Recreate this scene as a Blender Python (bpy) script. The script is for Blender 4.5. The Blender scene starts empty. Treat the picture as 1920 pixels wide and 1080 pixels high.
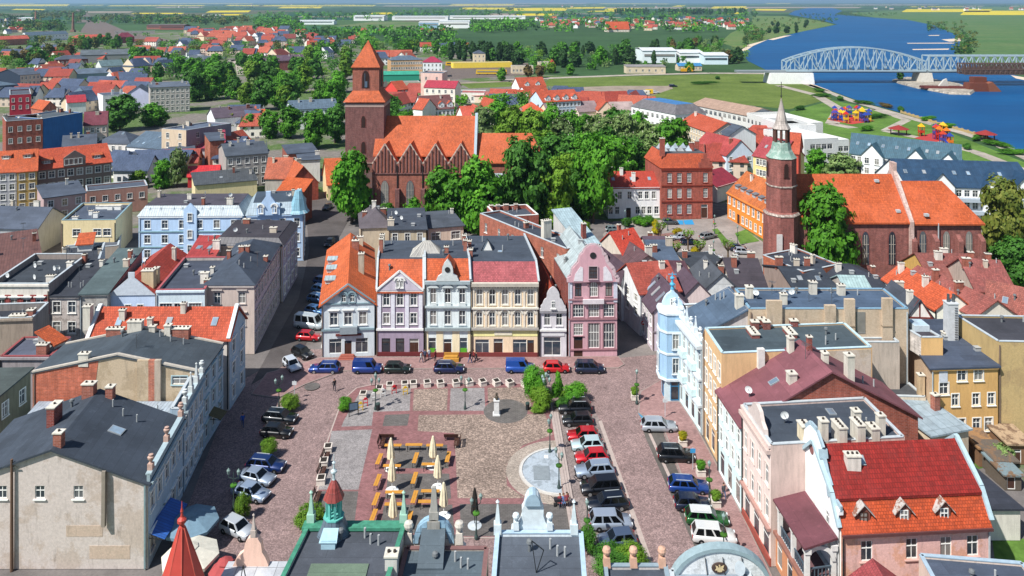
import bpy,math,random
from mathutils import Vector,Matrix
rnd=random.Random(11)
V=Vector
sc=bpy.context.scene
COL=sc.collection
FL,HC,YH=1400.0,56.0,3.0
def P(px,py,z=0.0):
 d=FL*(HC-z)/(py-YH)
 return V(((px-960)*d/FL,d,z))
def PD(px,py,d):
 return V(((px-960)*d/FL,d,HC-(py-YH)*d/FL))
class MB:
 def __init__(s):
  s.v=[];s.f=[];s.m=[];s.sm=[]
 def face(s,pts,m=0,sm=False):
  i=len(s.v)
  s.v.extend([V(p)for p in pts]);s.f.append(tuple(range(i,i+len(pts))));s.m.append(m);s.sm.append(sm)
 def box(s,c,sx,sy,sz,m=0,rz=0.0,taper=1.0):
  c=V(c);ca,sa=math.cos(rz),math.sin(rz)
  def q(x,y,z):return V((c.x+x*ca-y*sa,c.y+x*sa+y*ca,c.z+z))
  hx,hy=sx/2,sy/2;t=taper
  b=[q(-hx,-hy,0),q(hx,-hy,0),q(hx,hy,0),q(-hx,hy,0)]
  u=[q(-hx*t,-hy*t,sz),q(hx*t,-hy*t,sz),q(hx*t,hy*t,sz),q(-hx*t,hy*t,sz)]
  s.hexa(b,u,m)
 def hexa(s,b,u,m=0):
  n=len(b)
  for k in range(n):
   j=(k+1)%n
   s.face([b[k],b[j],u[j],u[k]],m)
  s.face(list(u),m);s.face(list(b)[::-1],m)
 def prism(s,poly,off,m=0):
  off=V(off);b=[V(p)for p in poly];u=[p+off for p in b]
  n=len(b)
  for k in range(n):
   j=(k+1)%n
   s.face([b[k],b[j],u[j],u[k]],m)
  s.face(u,m);s.face(b[::-1],m)
 def slab(s,pts,th=.18,m=0):
  s.prism([V(p)-V((0,0,th))for p in pts],(0,0,th),m)
 def rev(s,c,prof,n=10,m=0,sm=True,ph=0.0,sx=1,sy=1):
  c=V(c)
  R=[[V((c.x+r*sx*math.cos(ph+2*math.pi*k/n),c.y+r*sy*math.sin(ph+2*math.pi*k/n),c.z+z))for k in range(n)]for r,z in prof]
  for a,b in zip(R,R[1:]):
   for k in range(n):
    j=(k+1)%n
    s.face([a[k],a[j],b[j],b[k]],m,sm)
  if prof[0][0]>1e-4:s.face(R[0][::-1],m)
  if prof[-1][0]>1e-4:s.face(R[-1],m)
 def bar(s,a,b,w,m=0,w2=None):
  a,b=V(a),V(b);d=(b-a)
  if d.length<1e-6:return
  d.normalize();up=V((0,0,1))if abs(d.z)<.9 else V((1,0,0))
  x=d.cross(up).normalized()*w/2;y=d.cross(x).normalized()*(w2 or w)/2
  s.hexa([a-x-y,a+x-y,a+x+y,a-x+y][::-1],[b-x-y,b+x-y,b+x+y,b-x+y][::-1],m)
 def mesh(s,name,mats,L=None,weld=False):
  L=V(L)if L is not None else V((0,0,0))
  me=bpy.data.meshes.new(name)
  me.from_pydata([tuple(p-L)for p in s.v],[],s.f)
  for mt in(mats if isinstance(mats,(list,tuple))else[mats]):me.materials.append(mt)
  me.polygons.foreach_set('material_index',s.m)
  me.polygons.foreach_set('use_smooth',s.sm)
  uv=me.uv_layers.new(name='UVMap');dat=[0.0]*(2*len(me.loops));k=0
  for f in s.f:
   p=[s.v[i]for i in f]
   n=V((0,0,0))
   for i in range(len(p)):n+=p[i].cross(p[(i+1)%len(p)])if len(p)==3 else(p[i]-p[0]).cross(p[(i+1)%len(p)]-p[0])
   if n.length<1e-12:n=V((0,0,1))
   n.normalize()
   if abs(n.z)>.999:t,w=V((1,0,0)),V((0,1,0))
   else:
    t=V((-n.y,n.x,0)).normalized();w=n.cross(t)
   for q in p:
    dat[k]=q.dot(t);dat[k+1]=q.dot(w);k+=2
  uv.data.foreach_set('uv',dat)
  if weld:
   import bmesh
   bm=bmesh.new();bm.from_mesh(me);bmesh.ops.remove_doubles(bm,verts=bm.verts,dist=1e-4);bm.to_mesh(me);bm.free()
  me.update()
  return me
 def obj(s,name,mats,parent=None,L=None,weld=False):
  return link(name,s.mesh(name,mats,L,weld),parent)
def link(name,data,parent=None,loc=None,rz=0.0,scale=None):
 o=bpy.data.objects.new(name,data);COL.objects.link(o)
 if parent is not None:o.parent=parent
 if loc is not None:o.location=loc
 if rz:o.rotation_euler=(0,0,rz)
 if scale is not None:o.scale=scale if isinstance(scale,(tuple,list,Vector))else(scale,)*3
 return o
def tag(o,label,cat,group=None,kind=None):
 if label:o['label']=label
 if cat:o['category']=cat
 if group:o['group']=group
 if kind:o['kind']=kind
 return o
def root(name,loc,label,cat,group=None,rz=0.0):
 return tag(link(name,None,None,loc,rz),label,cat,group)
def dup(o,loc=None,rz=None,label=None,scale=None,group=None):
 c=o.copy();COL.objects.link(c)
 if loc is not None:c.location=loc
 if rz is not None:c.rotation_euler=(0,0,rz)
 if scale is not None:c.scale=scale if isinstance(scale,(tuple,list))else(scale,)*3
 if label:c['label']=label
 if group:c['group']=group
 for ch in o.children:
  d=ch.copy();COL.objects.link(d);d.parent=c
  for g in ch.children:
   e=g.copy();COL.objects.link(e);e.parent=d
 return c
MC={}
class NT:
 def __init__(s,name):
  s.m=bpy.data.materials.new(name);s.m.use_nodes=True
  s.t=s.m.node_tree;s.b=s.t.nodes['Principled BSDF'];s.o=s.t.nodes['Material Output']
 def n(s,typ,**k):
  x=s.t.nodes.new('ShaderNode'+typ)
  for a,b in k.items():
   if a.startswith('i_'):x.inputs[a[2:].replace('_',' ')].default_value=b
   else:setattr(x,a,b)
  return x
 def l(s,a,b):s.t.links.new(a,b)
 def noise(s,vec,scale,detail=3,rough=.55):
  x=s.n('TexNoise');x.inputs['Scale'].default_value=scale;x.inputs['Detail'].default_value=detail;x.inputs['Roughness'].default_value=rough
  if vec is not None:s.l(vec,x.inputs['Vector'])
  return x.outputs['Fac']
 def ramp(s,fac,a,b,va,vb):
  x=s.n('MapRange');x.inputs['From Min'].default_value=a;x.inputs['From Max'].default_value=b
  x.inputs['To Min'].default_value=va;x.inputs['To Max'].default_value=vb
  s.l(fac,x.inputs['Value']);return x.outputs['Result']
 def mix(s,fac,a,b,mode='MIX'):
  x=s.n('Mix',data_type='RGBA',blend_type=mode)
  for sock,val in((x.inputs[0],fac),(x.inputs[6],a),(x.inputs[7],b)):
   if hasattr(val,'links'):s.l(val,sock)
   elif isinstance(val,(int,float)):sock.default_value=val
   else:sock.default_value=(*val[:3],1)
  return x.outputs[2]
 def mul(s,col,fac):
  x=s.n('VectorMath',operation='SCALE')
  if hasattr(col,'links'):s.l(col,x.inputs[0])
  else:x.inputs[0].default_value=col[:3]
  if hasattr(fac,'links'):s.l(fac,x.inputs['Scale'])
  else:x.inputs['Scale'].default_value=fac
  return x.outputs[0]
 def bump(s,h,st=.3,dist=.05):
  x=s.n('Bump');x.inputs['Strength'].default_value=st;x.inputs['Distance'].default_value=dist
  s.l(h,x.inputs['Height']);s.l(x.outputs[0],s.b.inputs['Normal'])
 def math(s,op,a,b=None):
  x=s.n('Math',operation=op)
  for i,q in enumerate((a,b)):
   if q is None:continue
   if hasattr(q,'links'):s.l(q,x.inputs[i])
   else:x.inputs[i].default_value=q
  return x.outputs[0]
 def pos(s,sx=1,sy=1,sz=1):
  g=s.n('NewGeometry')
  if(sx,sy,sz)==(1,1,1):return g.outputs['Position']
  m=s.n('Mapping');m.inputs['Scale'].default_value=(sx,sy,sz);s.l(g.outputs['Position'],m.inputs['Vector']);return m.outputs[0]
 def uv(s,sx=1,sy=1):
  g=s.n('UVMap');m=s.n('Mapping');m.inputs['Scale'].default_value=(sx,sy,1);s.l(g.outputs[0],m.inputs['Vector']);return m.outputs[0]
 def done(s,col,rough=.85,spec=.3,metal=0):
  if hasattr(col,'links'):s.l(col,s.b.inputs['Base Color'])
  else:s.b.inputs['Base Color'].default_value=(*col[:3],1)
  s.b.inputs['Roughness'].default_value=rough
  s.b.inputs['Specular IOR Level'].default_value=spec;s.b.inputs['Metallic'].default_value=metal
  return s.m
def cached(fn):
 def w(*a):
  k=(fn.__name__,)+a
  if k not in MC:MC[k]=fn(*a)
  return MC[k]
 return w
def C(h):
 h=h.lstrip('#');return tuple(((int(h[i:i+2],16)/255+.055)/1.055)**2.4 if int(h[i:i+2],16)>10 else int(h[i:i+2],16)/255/12.92 for i in(0,2,4))
def col(c):return C(c)if isinstance(c,str)else c
@cached
def plaster(c,dirt=.5):
 c=tuple(min(.86,x*1.38)for x in col(c));t=NT('plaster')
 n1=t.noise(t.pos(),.35,4);n2=t.noise(t.pos(2.2,2.2,.35),1.1,4,.65);n3=t.noise(t.pos(),9,2)
 f=t.math('MULTIPLY',t.ramp(n1,.3,.7,1-.16*dirt,1+.05),t.ramp(n2,.42,.72,1.03,1-.34*dirt))
 f=t.math('MULTIPLY',f,t.ramp(n3,.3,.7,.95,1.04))
 w=t.mix(t.ramp(n2,.5,.8,0,.35*dirt),c,tuple(.6*x+.08 for x in(c[0],c[1]*.95,c[2]*.88)))
 t.bump(n3,.15,.03)
 return t.done(t.mul(w,f),.92,.2)
@cached
def oldplaster(c,c2,sc_=.45):
 c,c2=(tuple(min(.8,x*1.2)for x in col(q))for q in(c,c2));t=NT('old_plaster')
 n1=t.noise(t.pos(),sc_,6,.7);n2=t.noise(t.pos(1.5,1.5,.3),1.3,5,.65);n3=t.noise(t.pos(),5,5,.7)
 w=t.mix(t.ramp(n1,.5,.56,0,1),c,c2)
 w=t.mix(t.ramp(n2,.55,.8,0,.5),w,(.13,.11,.095))
 t.bump(n3,.4,.05)
 return t.done(t.mul(w,t.ramp(n3,.3,.75,.8,1.1)),.95,.15)
@cached
def brick(c,m=.45,s=1.0):
 c=tuple(x*1.25 for x in col(c));t=NT('brick');x=t.n('TexBrick');t.l(t.uv(s,s),x.inputs['Vector'])
 x.inputs['Scale'].default_value=1;x.inputs['Brick Width'].default_value=.5;x.inputs['Row Height'].default_value=.17;x.inputs['Mortar Size'].default_value=.014
 x.inputs['Color1'].default_value=(*[a*.8 for a in c],1);x.inputs['Color2'].default_value=(*[min(1,a*1.2)for a in c],1)
 x.inputs['Mortar'].default_value=(*[a*(1-m)+.4*m for a in c],1)
 n1=t.noise(t.pos(),.5,5,.65);n2=t.noise(t.pos(2,2,.4),1.0,4)
 n3=t.noise(t.pos(),2.2,5,.7);w=t.mix(t.ramp(n1,.5,.68,0,.6),x.outputs[0],tuple(a*.5+.03 for a in c));w=t.mix(t.ramp(n3,.52,.7,0,.45),w,tuple(min(1,a*1.35+.05)for a in c))
 t.bump(x.outputs['Fac'],-.3,.03)
 return t.done(t.mul(w,t.ramp(n2,.3,.7,.72,1.18)),.92,.2)
@cached
def tile(c,row=.36,old=.35):
 c=tuple(x*y for x,y in zip(col(c),(.78,.97,1.42)));t=NT('roof_tile');x=t.n('TexBrick');t.l(t.uv(),x.inputs['Vector'])
 x.offset=.5;x.inputs['Scale'].default_value=1;x.inputs['Brick Width'].default_value=.26;x.inputs['Row Height'].default_value=row;x.inputs['Mortar Size'].default_value=.03;x.inputs['Mortar Smooth'].default_value=.6
 x.inputs['Color1'].default_value=(*[a*.78 for a in c],1);x.inputs['Color2'].default_value=(*[min(1,a*1.2)for a in c],1);x.inputs['Mortar'].default_value=(*[a*.45 for a in c],1)
 n1=t.noise(t.pos(),.6,6,.7);n2=t.noise(t.pos(),2.5,3);n4=t.noise(t.uv(6,.5),1.0,3)
 n5=t.noise(t.pos(),.16,4,.6);w=t.mix(t.ramp(n1,.46,.7,0,old+.15),x.outputs[0],tuple(a*.4+.02 for a in c));w=t.mix(t.ramp(n5,.5,.62,0,.3),w,tuple(min(1,a*1.25+.03)for a in c))
 f=t.math('MULTIPLY',t.ramp(n2,.3,.7,.86,1.12),t.ramp(n4,.35,.7,1.06,.88))
 t.bump(x.outputs['Fac'],-.5,.06)
 return t.done(t.mul(w,f),.78,.3)
@cached
def felt(c,sheet=1.0):
 c=tuple(x*y for x,y in zip(col(c),(.88,.97,1.1)));t=NT('roofing_felt');x=t.n('TexBrick');t.l(t.uv(),x.inputs['Vector'])
 x.inputs['Scale'].default_value=1;x.inputs['Brick Width'].default_value=sheet*6;x.inputs['Row Height'].default_value=sheet;x.inputs['Mortar Size'].default_value=.025;x.inputs['Mortar Smooth'].default_value=.8
 x.inputs['Color1'].default_value=(*[a*.9 for a in c],1);x.inputs['Color2'].default_value=(*[a*1.12 for a in c],1);x.inputs['Mortar'].default_value=(*[a*.6 for a in c],1)
 n1=t.noise(t.pos(),.25,5,.65);n2=t.noise(t.pos(),1.7,5,.7);n3=t.noise(t.pos(),14,2)
 w=t.mix(t.ramp(n2,.56,.74,0,.45),x.outputs[0],tuple(a*1.7+.015 for a in c))
 f=t.math('MULTIPLY',t.ramp(n1,.3,.7,.75,1.25),t.ramp(n3,.3,.7,.9,1.1))
 return t.done(t.mul(w,f),.8,.35)
@cached
def seam(c,w_=.55,rough=.5):
 c=col(c);t=NT('sheet_metal');x=t.n('TexBrick');t.l(t.uv(),x.inputs['Vector'])
 x.offset=0;x.inputs['Scale'].default_value=1;x.inputs['Brick Width'].default_value=w_;x.inputs['Row Height'].default_value=2.2;x.inputs['Mortar Size'].default_value=.035;x.inputs['Mortar Smooth'].default_value=.5
 x.inputs['Color1'].default_value=(*[a*.88 for a in c],1);x.inputs['Color2'].default_value=(*[min(1,a*1.1)for a in c],1);x.inputs['Mortar'].default_value=(*[a*.5 for a in c],1)
 n1=t.noise(t.pos(),.9,5,.7)
 t.bump(x.outputs['Fac'],.4,.05)
 return t.done(t.mul(x.outputs[0],t.ramp(n1,.3,.72,.72,1.15)),rough,.45)
@cached
def plain(c,rough=.7,spec=.3,var=.12):
 c=col(c);t=NT('painted');n1=t.noise(t.pos(),2.2,4,.65)
 return t.done(t.mul(c,t.ramp(n1,.3,.7,1-var,1+var)),rough,spec)
@cached
def metal(c,rough=.35):
 c=col(c);t=NT('metal');n1=t.noise(t.pos(),3,4)
 return t.done(t.mul(c,t.ramp(n1,.3,.7,.8,1.1)),rough,.5,.6)
@cached
def paint(c,flake=.3):
 c=col(c);t=NT('car_paint');t.b.inputs['Coat Weight'].default_value=.8;t.b.inputs['Coat Roughness'].default_value=.06
 return t.done(c,.38,.5,flake)
@cached
def glass(c=(.018,.026,.036)):
 t=NT('window_glass');oi=t.n('ObjectInfo');n=t.noise(t.pos(),.8,2)
 a=t.mix(oi.outputs['Random'],c,tuple(x*3.2+.01 for x in c));a=t.mix(t.ramp(oi.outputs['Random'],.68,.72,0,.75),a,(.3,.28,.25));a=t.mix(t.ramp(n,.45,.7,0,.5),a,(.16,.15,.14))
 return t.done(a,.07,.7)
@cached
def leaf(c1,c2,c3):
 c1,c2,c3=col(c1),col(c2),col(c3);t=NT('leaves')
 g=t.n('NewGeometry');oi=t.n('ObjectInfo')
 a=t.mix(g.outputs['Random Per Island'],c1,c2)
 n=t.noise(g.outputs['Position'],.55,3)
 a=t.mix(t.ramp(n,.45,.65,0,.7),a,c3)
 a=t.mul(a,t.ramp(oi.outputs['Random'],0,1,.78,1.2))
 t.done(a,.65,.25)
 tr=t.n('BsdfTranslucent');t.l(a,tr.inputs['Color']);mx=t.n('MixShader');mx.inputs[0].default_value=.3
 t.l(t.b.outputs[0],mx.inputs[1]);t.l(tr.outputs[0],mx.inputs[2]);t.l(mx.outputs[0],t.o.inputs['Surface'])
 return t.m
@cached
def cobble(c,s=5.0,mort=.45,var=.35,mode='v'):
 c=col(c);t=NT('paving')
 n1=t.noise(t.pos(),.22,5,.65);n2=t.noise(t.pos(),1.3,4,.65)
 if mode=='v':
  x=t.n('TexVoronoi');x.inputs['Scale'].default_value=s;t.l(t.pos(),x.inputs['Vector'])
  sep=t.n('SeparateColor');t.l(x.outputs['Color'],sep.inputs[0])
  a=t.mul(c,t.ramp(sep.outputs[0],0,1,1-var,1+var))
  a=t.mix(t.ramp(x.outputs['Distance'],.35,.75,0,mort),a,tuple(q*.35 for q in c))
  t.bump(x.outputs['Distance'],-.35,.05)
 else:
  x=t.n('TexBrick');t.l(t.uv(),x.inputs['Vector']);x.inputs['Scale'].default_value=1
  x.inputs['Brick Width'].default_value=s;x.inputs['Row Height'].default_value=s*(.5 if mode=='b' else 1);x.inputs['Mortar Size'].default_value=s*.05
  x.inputs['Color1'].default_value=(*[q*(1-var)for q in c],1);x.inputs['Color2'].default_value=(*[q*(1+var)for q in c],1);x.inputs['Mortar'].default_value=(*[q*(1-mort)for q in c],1)
  a=x.outputs[0]
 f=t.math('MULTIPLY',t.ramp(n1,.3,.7,.8,1.16),t.ramp(n2,.35,.72,1.08,.8))
 return t.done(t.mul(a,f),.85,.3)
@cached
def asphalt(c=(.06,.06,.065)):
 c=col(c);t=NT('asphalt');n1=t.noise(t.pos(),.15,5,.65);n2=t.noise(t.pos(),3,5,.7)
 return t.done(t.mul(c,t.math('MULTIPLY',t.ramp(n1,.3,.7,.7,1.3),t.ramp(n2,.3,.7,.85,1.15))),.9,.25)
@cached
def grass(c1,c2,s=.12):
 c1,c2=col(c1),col(c2);t=NT('grass');n1=t.noise(t.pos(),s,6,.65);n2=t.noise(t.pos(),s*12,4,.7)
 a=t.mix(t.ramp(n1,.38,.62,0,1),c1,c2)
 return t.done(t.mul(a,t.ramp(n2,.3,.7,.75,1.25)),.95,.1)
GL=glass();WHITE=plain('#e9e9e4',.6);DARK=plain('#2a2a2c',.6);BROWN=plain('#4a3026',.6)
STONE=plaster('#b9b4a8',.8);LGREY=plain('#b4bcc0',.5)
WC={}
def win_mesh(w,h,st):
 k=(round(w,2),round(h,2),st)
 if k in WC:return WC[k]
 m=MB();hw=w/2;y0,y1=.07,.13
 def br(x0,x1,z0,z1,ya,yb,mi=0):m.hexa([V((x0,ya,z0)),V((x1,ya,z0)),V((x1,yb,z0)),V((x0,yb,z0))],[V((x0,ya,z1)),V((x1,ya,z1)),V((x1,yb,z1)),V((x0,yb,z1))],mi)
 t=.075
 br(-hw,-hw+t,0,h,y0,y1);br(hw-t,hw,0,h,y0,y1);br(-hw+t,hw-t,0,t,y0,y1);br(-hw+t,hw-t,h-t,h,y0,y1)
 if 's' not in st and 'd' not in st:
  zt=h*.62
  br(-.036,.036,t,h-t,y0+.01,y1-.01);br(-hw+t,hw-t,zt-.035,zt+.035,y0-.01,y1+.01)
  if 'm' in st:
   for x in(-hw/2,hw/2):br(x-.03,x+.03,t,h-t,y0+.02,y1-.015)
   br(-hw+t,hw-t,h*.3-.03,h*.3+.03,y0+.02,y1-.015)
 elif 's' in st:
  br(-hw+t,hw-t,h*.74,h*.74+.06,y0+.01,y1-.01)
  if w>1.6:br(-.03,.03,t,h*.74,y0+.02,y1-.02)
 if 'd' in st:
  br(-hw+t,-.015,.05,h*.78,y0+.02,y1-.01,1);br(.015,hw-t,.05,h*.78,y0+.02,y1-.01,1)
  br(-hw+t,hw-t,h*.78,h*.78+.07,y0,y1,0)
 if 't' in st or 'h' in st or 'a' in st:
  q=.11
  br(-hw-q,-hw,-.05,h+q,-.05,.02,2);br(hw,hw+q,-.05,h+q,-.05,.02,2);br(-hw,hw,h,h+q,-.05,.02,2)
 if 'd' not in st and 's' not in st:br(-hw-.16,hw+.16,-.15,-.05,-.14,.06,2)
 if 'h' in st:
  br(-hw-.3,hw+.3,h+.32,h+.46,-.24,.02,2);br(-hw-.16,hw+.16,h+.16,h+.31,-.08,.02,2)
 if 'H' in st:
  m.prism([V((-hw-.3,-.2,h+.3)),V((hw+.3,-.2,h+.3)),V((0,-.2,h+.75))],(0,.21,0),2)
 if 'a' in st:
  n=8;rr=hw
  for sgn in(-1,1):
   pts=[V((sgn*hw,.03,h))]
   for i in range(n//2+1):
    a=math.pi/2*i/(n//2);pts.append(V((sgn*rr*math.sin(a),.03,h-rr+rr*math.cos(a))))
   m.face(pts if sgn>0 else pts[::-1],2)
  for i in range(n):
   a0,a1=math.pi*i/n,math.pi*(i+1)/n
   r0,r1=hw+.2,hw+.45;zc=h-hw+.15
   m.prism([V((-r0*math.cos(a0),-.16,zc+r0*math.sin(a0))),V((-r1*math.cos(a0),-.16,zc+r1*math.sin(a0))),V((-r1*math.cos(a1),-.16,zc+r1*math.sin(a1))),V((-r0*math.cos(a1),-.16,zc+r0*math.sin(a1)))],(0,.17,0),2)
 pn=MB();pn.face([V((-hw+t,.11,t)),V((hw-t,.11,t)),V((hw-t,.11,h-t)),V((-hw+t,.11,h-t))])
 WC[k]=(m,pn,{})
 return WC[k]
def window(par,pos,rz,w,h,st,fm=None,tm=None,far=False):
 m,pn,cache=win_mesh(w,h,st)
 fm=fm or(BROWN if 'b' in st else WHITE);dm=BROWN if 'd' in st else fm;tm=tm or WHITE
 k=(fm.name,tm.name,dm.name)
 if k not in cache:
  cache[k]=m.mesh('window',[fm,dm,tm])
 nm='door' if 'd' in st else 'shop_window' if 's' in st else 'window'
 o=link(nm,cache[k],par,pos,rz)
 if 'p' not in cache:cache['p']=pn.mesh('pane',GL)
 link('pane',cache['p'],o)
 return o
def wall(mb,p0,p1,z0,z1,wins,m=0,L=V((0,0,0))):
 """vertical wall p0->p1 (outside on its right) with real openings; wins=[(x, z, w, h)]"""
 d=V((p1.x-p0.x,p1.y-p0.y,0));ln=d.length;d.normalize();inn=V((-d.y,d.x,0))*.22
 xs=sorted({0.0,ln}|{w[0]-w[2]/2 for w in wins}|{w[0]+w[2]/2 for w in wins})
 zs=sorted({z0,z1}|{w[1]for w in wins}|{w[1]+w[3]for w in wins})
 b=V((p0.x,p0.y,0))
 def q(x,z):return b+d*x+V((0,0,z))
 for i in range(len(xs)-1):
  if xs[i+1]-xs[i]<1e-5:continue
  xm=(xs[i]+xs[i+1])/2;run=None
  for j in range(len(zs)-1):
   zm=(zs[j]+zs[j+1])/2
   hole=any(abs(xm-w[0])<w[2]/2 and w[1]<zm<w[1]+w[3]for w in wins)
   if hole:
    if run is not None:mb.face([q(xs[i],run),q(xs[i+1],run),q(xs[i+1],zs[j]),q(xs[i],zs[j])],m)
    run=None
   elif run is None:run=zs[j]
  if run is not None:mb.face([q(xs[i],run),q(xs[i+1],run),q(xs[i+1],z1),q(xs[i],z1)],m)
 for x,z,w,h in wins:
  a,bb,c,e=q(x-w/2,z),q(x+w/2,z),q(x+w/2,z+h),q(x-w/2,z+h)
  for s,t in((a,bb),(bb,c),(c,e),(e,a)):mb.face([s,t,t+inn,s+inn],m)
def rows_auto(spec,ln,h):
 """(rows, cols[, shown rows[, style[, width[, height]]]]) -> list of rows"""
 r,c=spec[0],spec[1];show=spec[2]if len(spec)>2 else r;st=spec[3]if len(spec)>3 else 't'
 w=spec[4]if len(spec)>4 else min(1.15,ln/c*.5);fh=(h-.5)/r;wh=spec[5]if len(spec)>5 else min(1.75,fh*.56)
 return[(k*fh+fh*.3,wh,c,w,st)for k in range(r)if k>=r-show]
def facade(par,mb,p0,p1,z1,spec,m,L,fm=None,tm=None,zb=0.0):
 d=V((p1.x-p0.x,p1.y-p0.y,0));ln=d.length;rz=math.atan2(d.y,d.x);wins=[]
 if spec:
  rows=spec if isinstance(spec,list)else rows_auto(spec,ln,z1)
  for row in rows:
   z,h,n,w,st=row[:5]
   xs=row[5]if len(row)>5 else[(k+.5)/n for k in range(n)]
   for f in xs:
    x=f*ln
    if x-w/2<.12 or x+w/2>ln-.12 or z+h>z1-.08:continue
    wins.append((x,z,w,h))
    window(par,V((p0.x,p0.y,0))+d.normalized()*x+V((0,0,z))-L,rz,w,h,st,fm,tm)
 wall(mb,p0,p1,zb,z1,wins,m)
CHC={}
def chimney(par,loc,w,d,h,mt,rz=0.0,pots=2):
 k=(w,d,h,mt.name,pots)
 if k not in CHC:
  m=MB();m.box((0,0,-.6),w,d,h+.6,0);m.box((0,0,h),w+.16,d+.16,.12,1)
  for i in range(pots):
   x=(i+.5)/pots*w-w/2;m.rev((x,0,h+.12),[(.12,0),(.11,.16)],8,2)
  CHC[k]=m.mesh('chimney',[mt,STONE,plain('#3d3632',.9)])
 return link('chimney',CHC[k],par,loc,rz)
def cap_antenna(par,loc,h=2.2):
 k=('ant',h)
 if k not in CHC:
  m=MB();m.bar((0,0,-.3),(0,0,h),.05)
  for i in range(5):m.bar((-.5+.04*i,.2*i-.4,h-.1),(.5-.04*i,.2*i-.4,h-.1),.03)
  m.bar((0,-.5,h-.1),(0,.5,h-.1),.03);CHC[k]=m.mesh('antenna',metal('#777c80'))
 return link('antenna',CHC[k],par,loc,rnd.random()*3)
def dish(par,loc,r=.4,rz=0.0):
 k=('dish',r)
 if k not in CHC:
  m=MB();n=12
  for i in range(n):
   a0,a1=2*math.pi*i/n,2*math.pi*(i+1)/n
   for r0,r1 in((0,.6),(.6,1)):
    f=lambda q,a:V((q*r*math.cos(a),-.3+.25*r*q*q*-1+.1,1.0+q*r*math.sin(a)))
    m.face([f(r0,a0),f(r1,a0),f(r1,a1),f(r0,a1)]if r0 else[f(0,0),f(r1,a0),f(r1,a1)],0)
  m.bar((0,0,-.3),(0,0,1.05),.06,1);m.bar((0,-.2,1.0),(0,-.7,1.0),.04,1);CHC[k]=m.mesh('satellite_dish',[plain('#dfe3e2',.4),metal('#888c90')])
 return link('satellite_dish',CHC[k],par,loc,rz)
def vent(par,loc,kind):
 k=('vent',kind)
 if k not in CHC:
  m=MB()
  if kind=='pipe':m.rev((0,0,-.3),[(.09,0),(.09,1.1)],8)
  elif kind=='box':m.box((0,0,-.2),.7,.55,.65);m.box((0,0,.45),.85,.7,.06)
  else:m.rev((0,0,-.3),[(.13,0),(.13,.9),(.26,.95),(.22,1.15),(0,1.25)],10)
  CHC[k]=m.mesh('roof_vent',plain('#a3a6a6' if kind!='cowl' else '#6e7274',.6))
 return link('roof_vent',CHC[k],par,loc)
def roof_window(par,loc,nrm,w=.8,h=1.2,m=None):
 """skylight lying on a roof plane with normal nrm"""
 k=('rw',w,h)
 if k not in CHC:
  mb=MB();mb.box((0,0,0),w,h,.12,0);mb.box((0,0,.12),w-.18,h-.18,.015,1);CHC[k]=mb.mesh('skylight',[plain('#8d9499',.5),glass((.12,.17,.22))])
 o=link('skylight',CHC[k],par,loc)
 n=V(nrm).normalized();x=V((-n.y,n.x,0));x=x.normalized()if x.length>1e-3 else V((1,0,0));y=n.cross(x)
 o.rotation_euler=Matrix((x,y,n)).transposed().to_euler();return o
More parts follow.
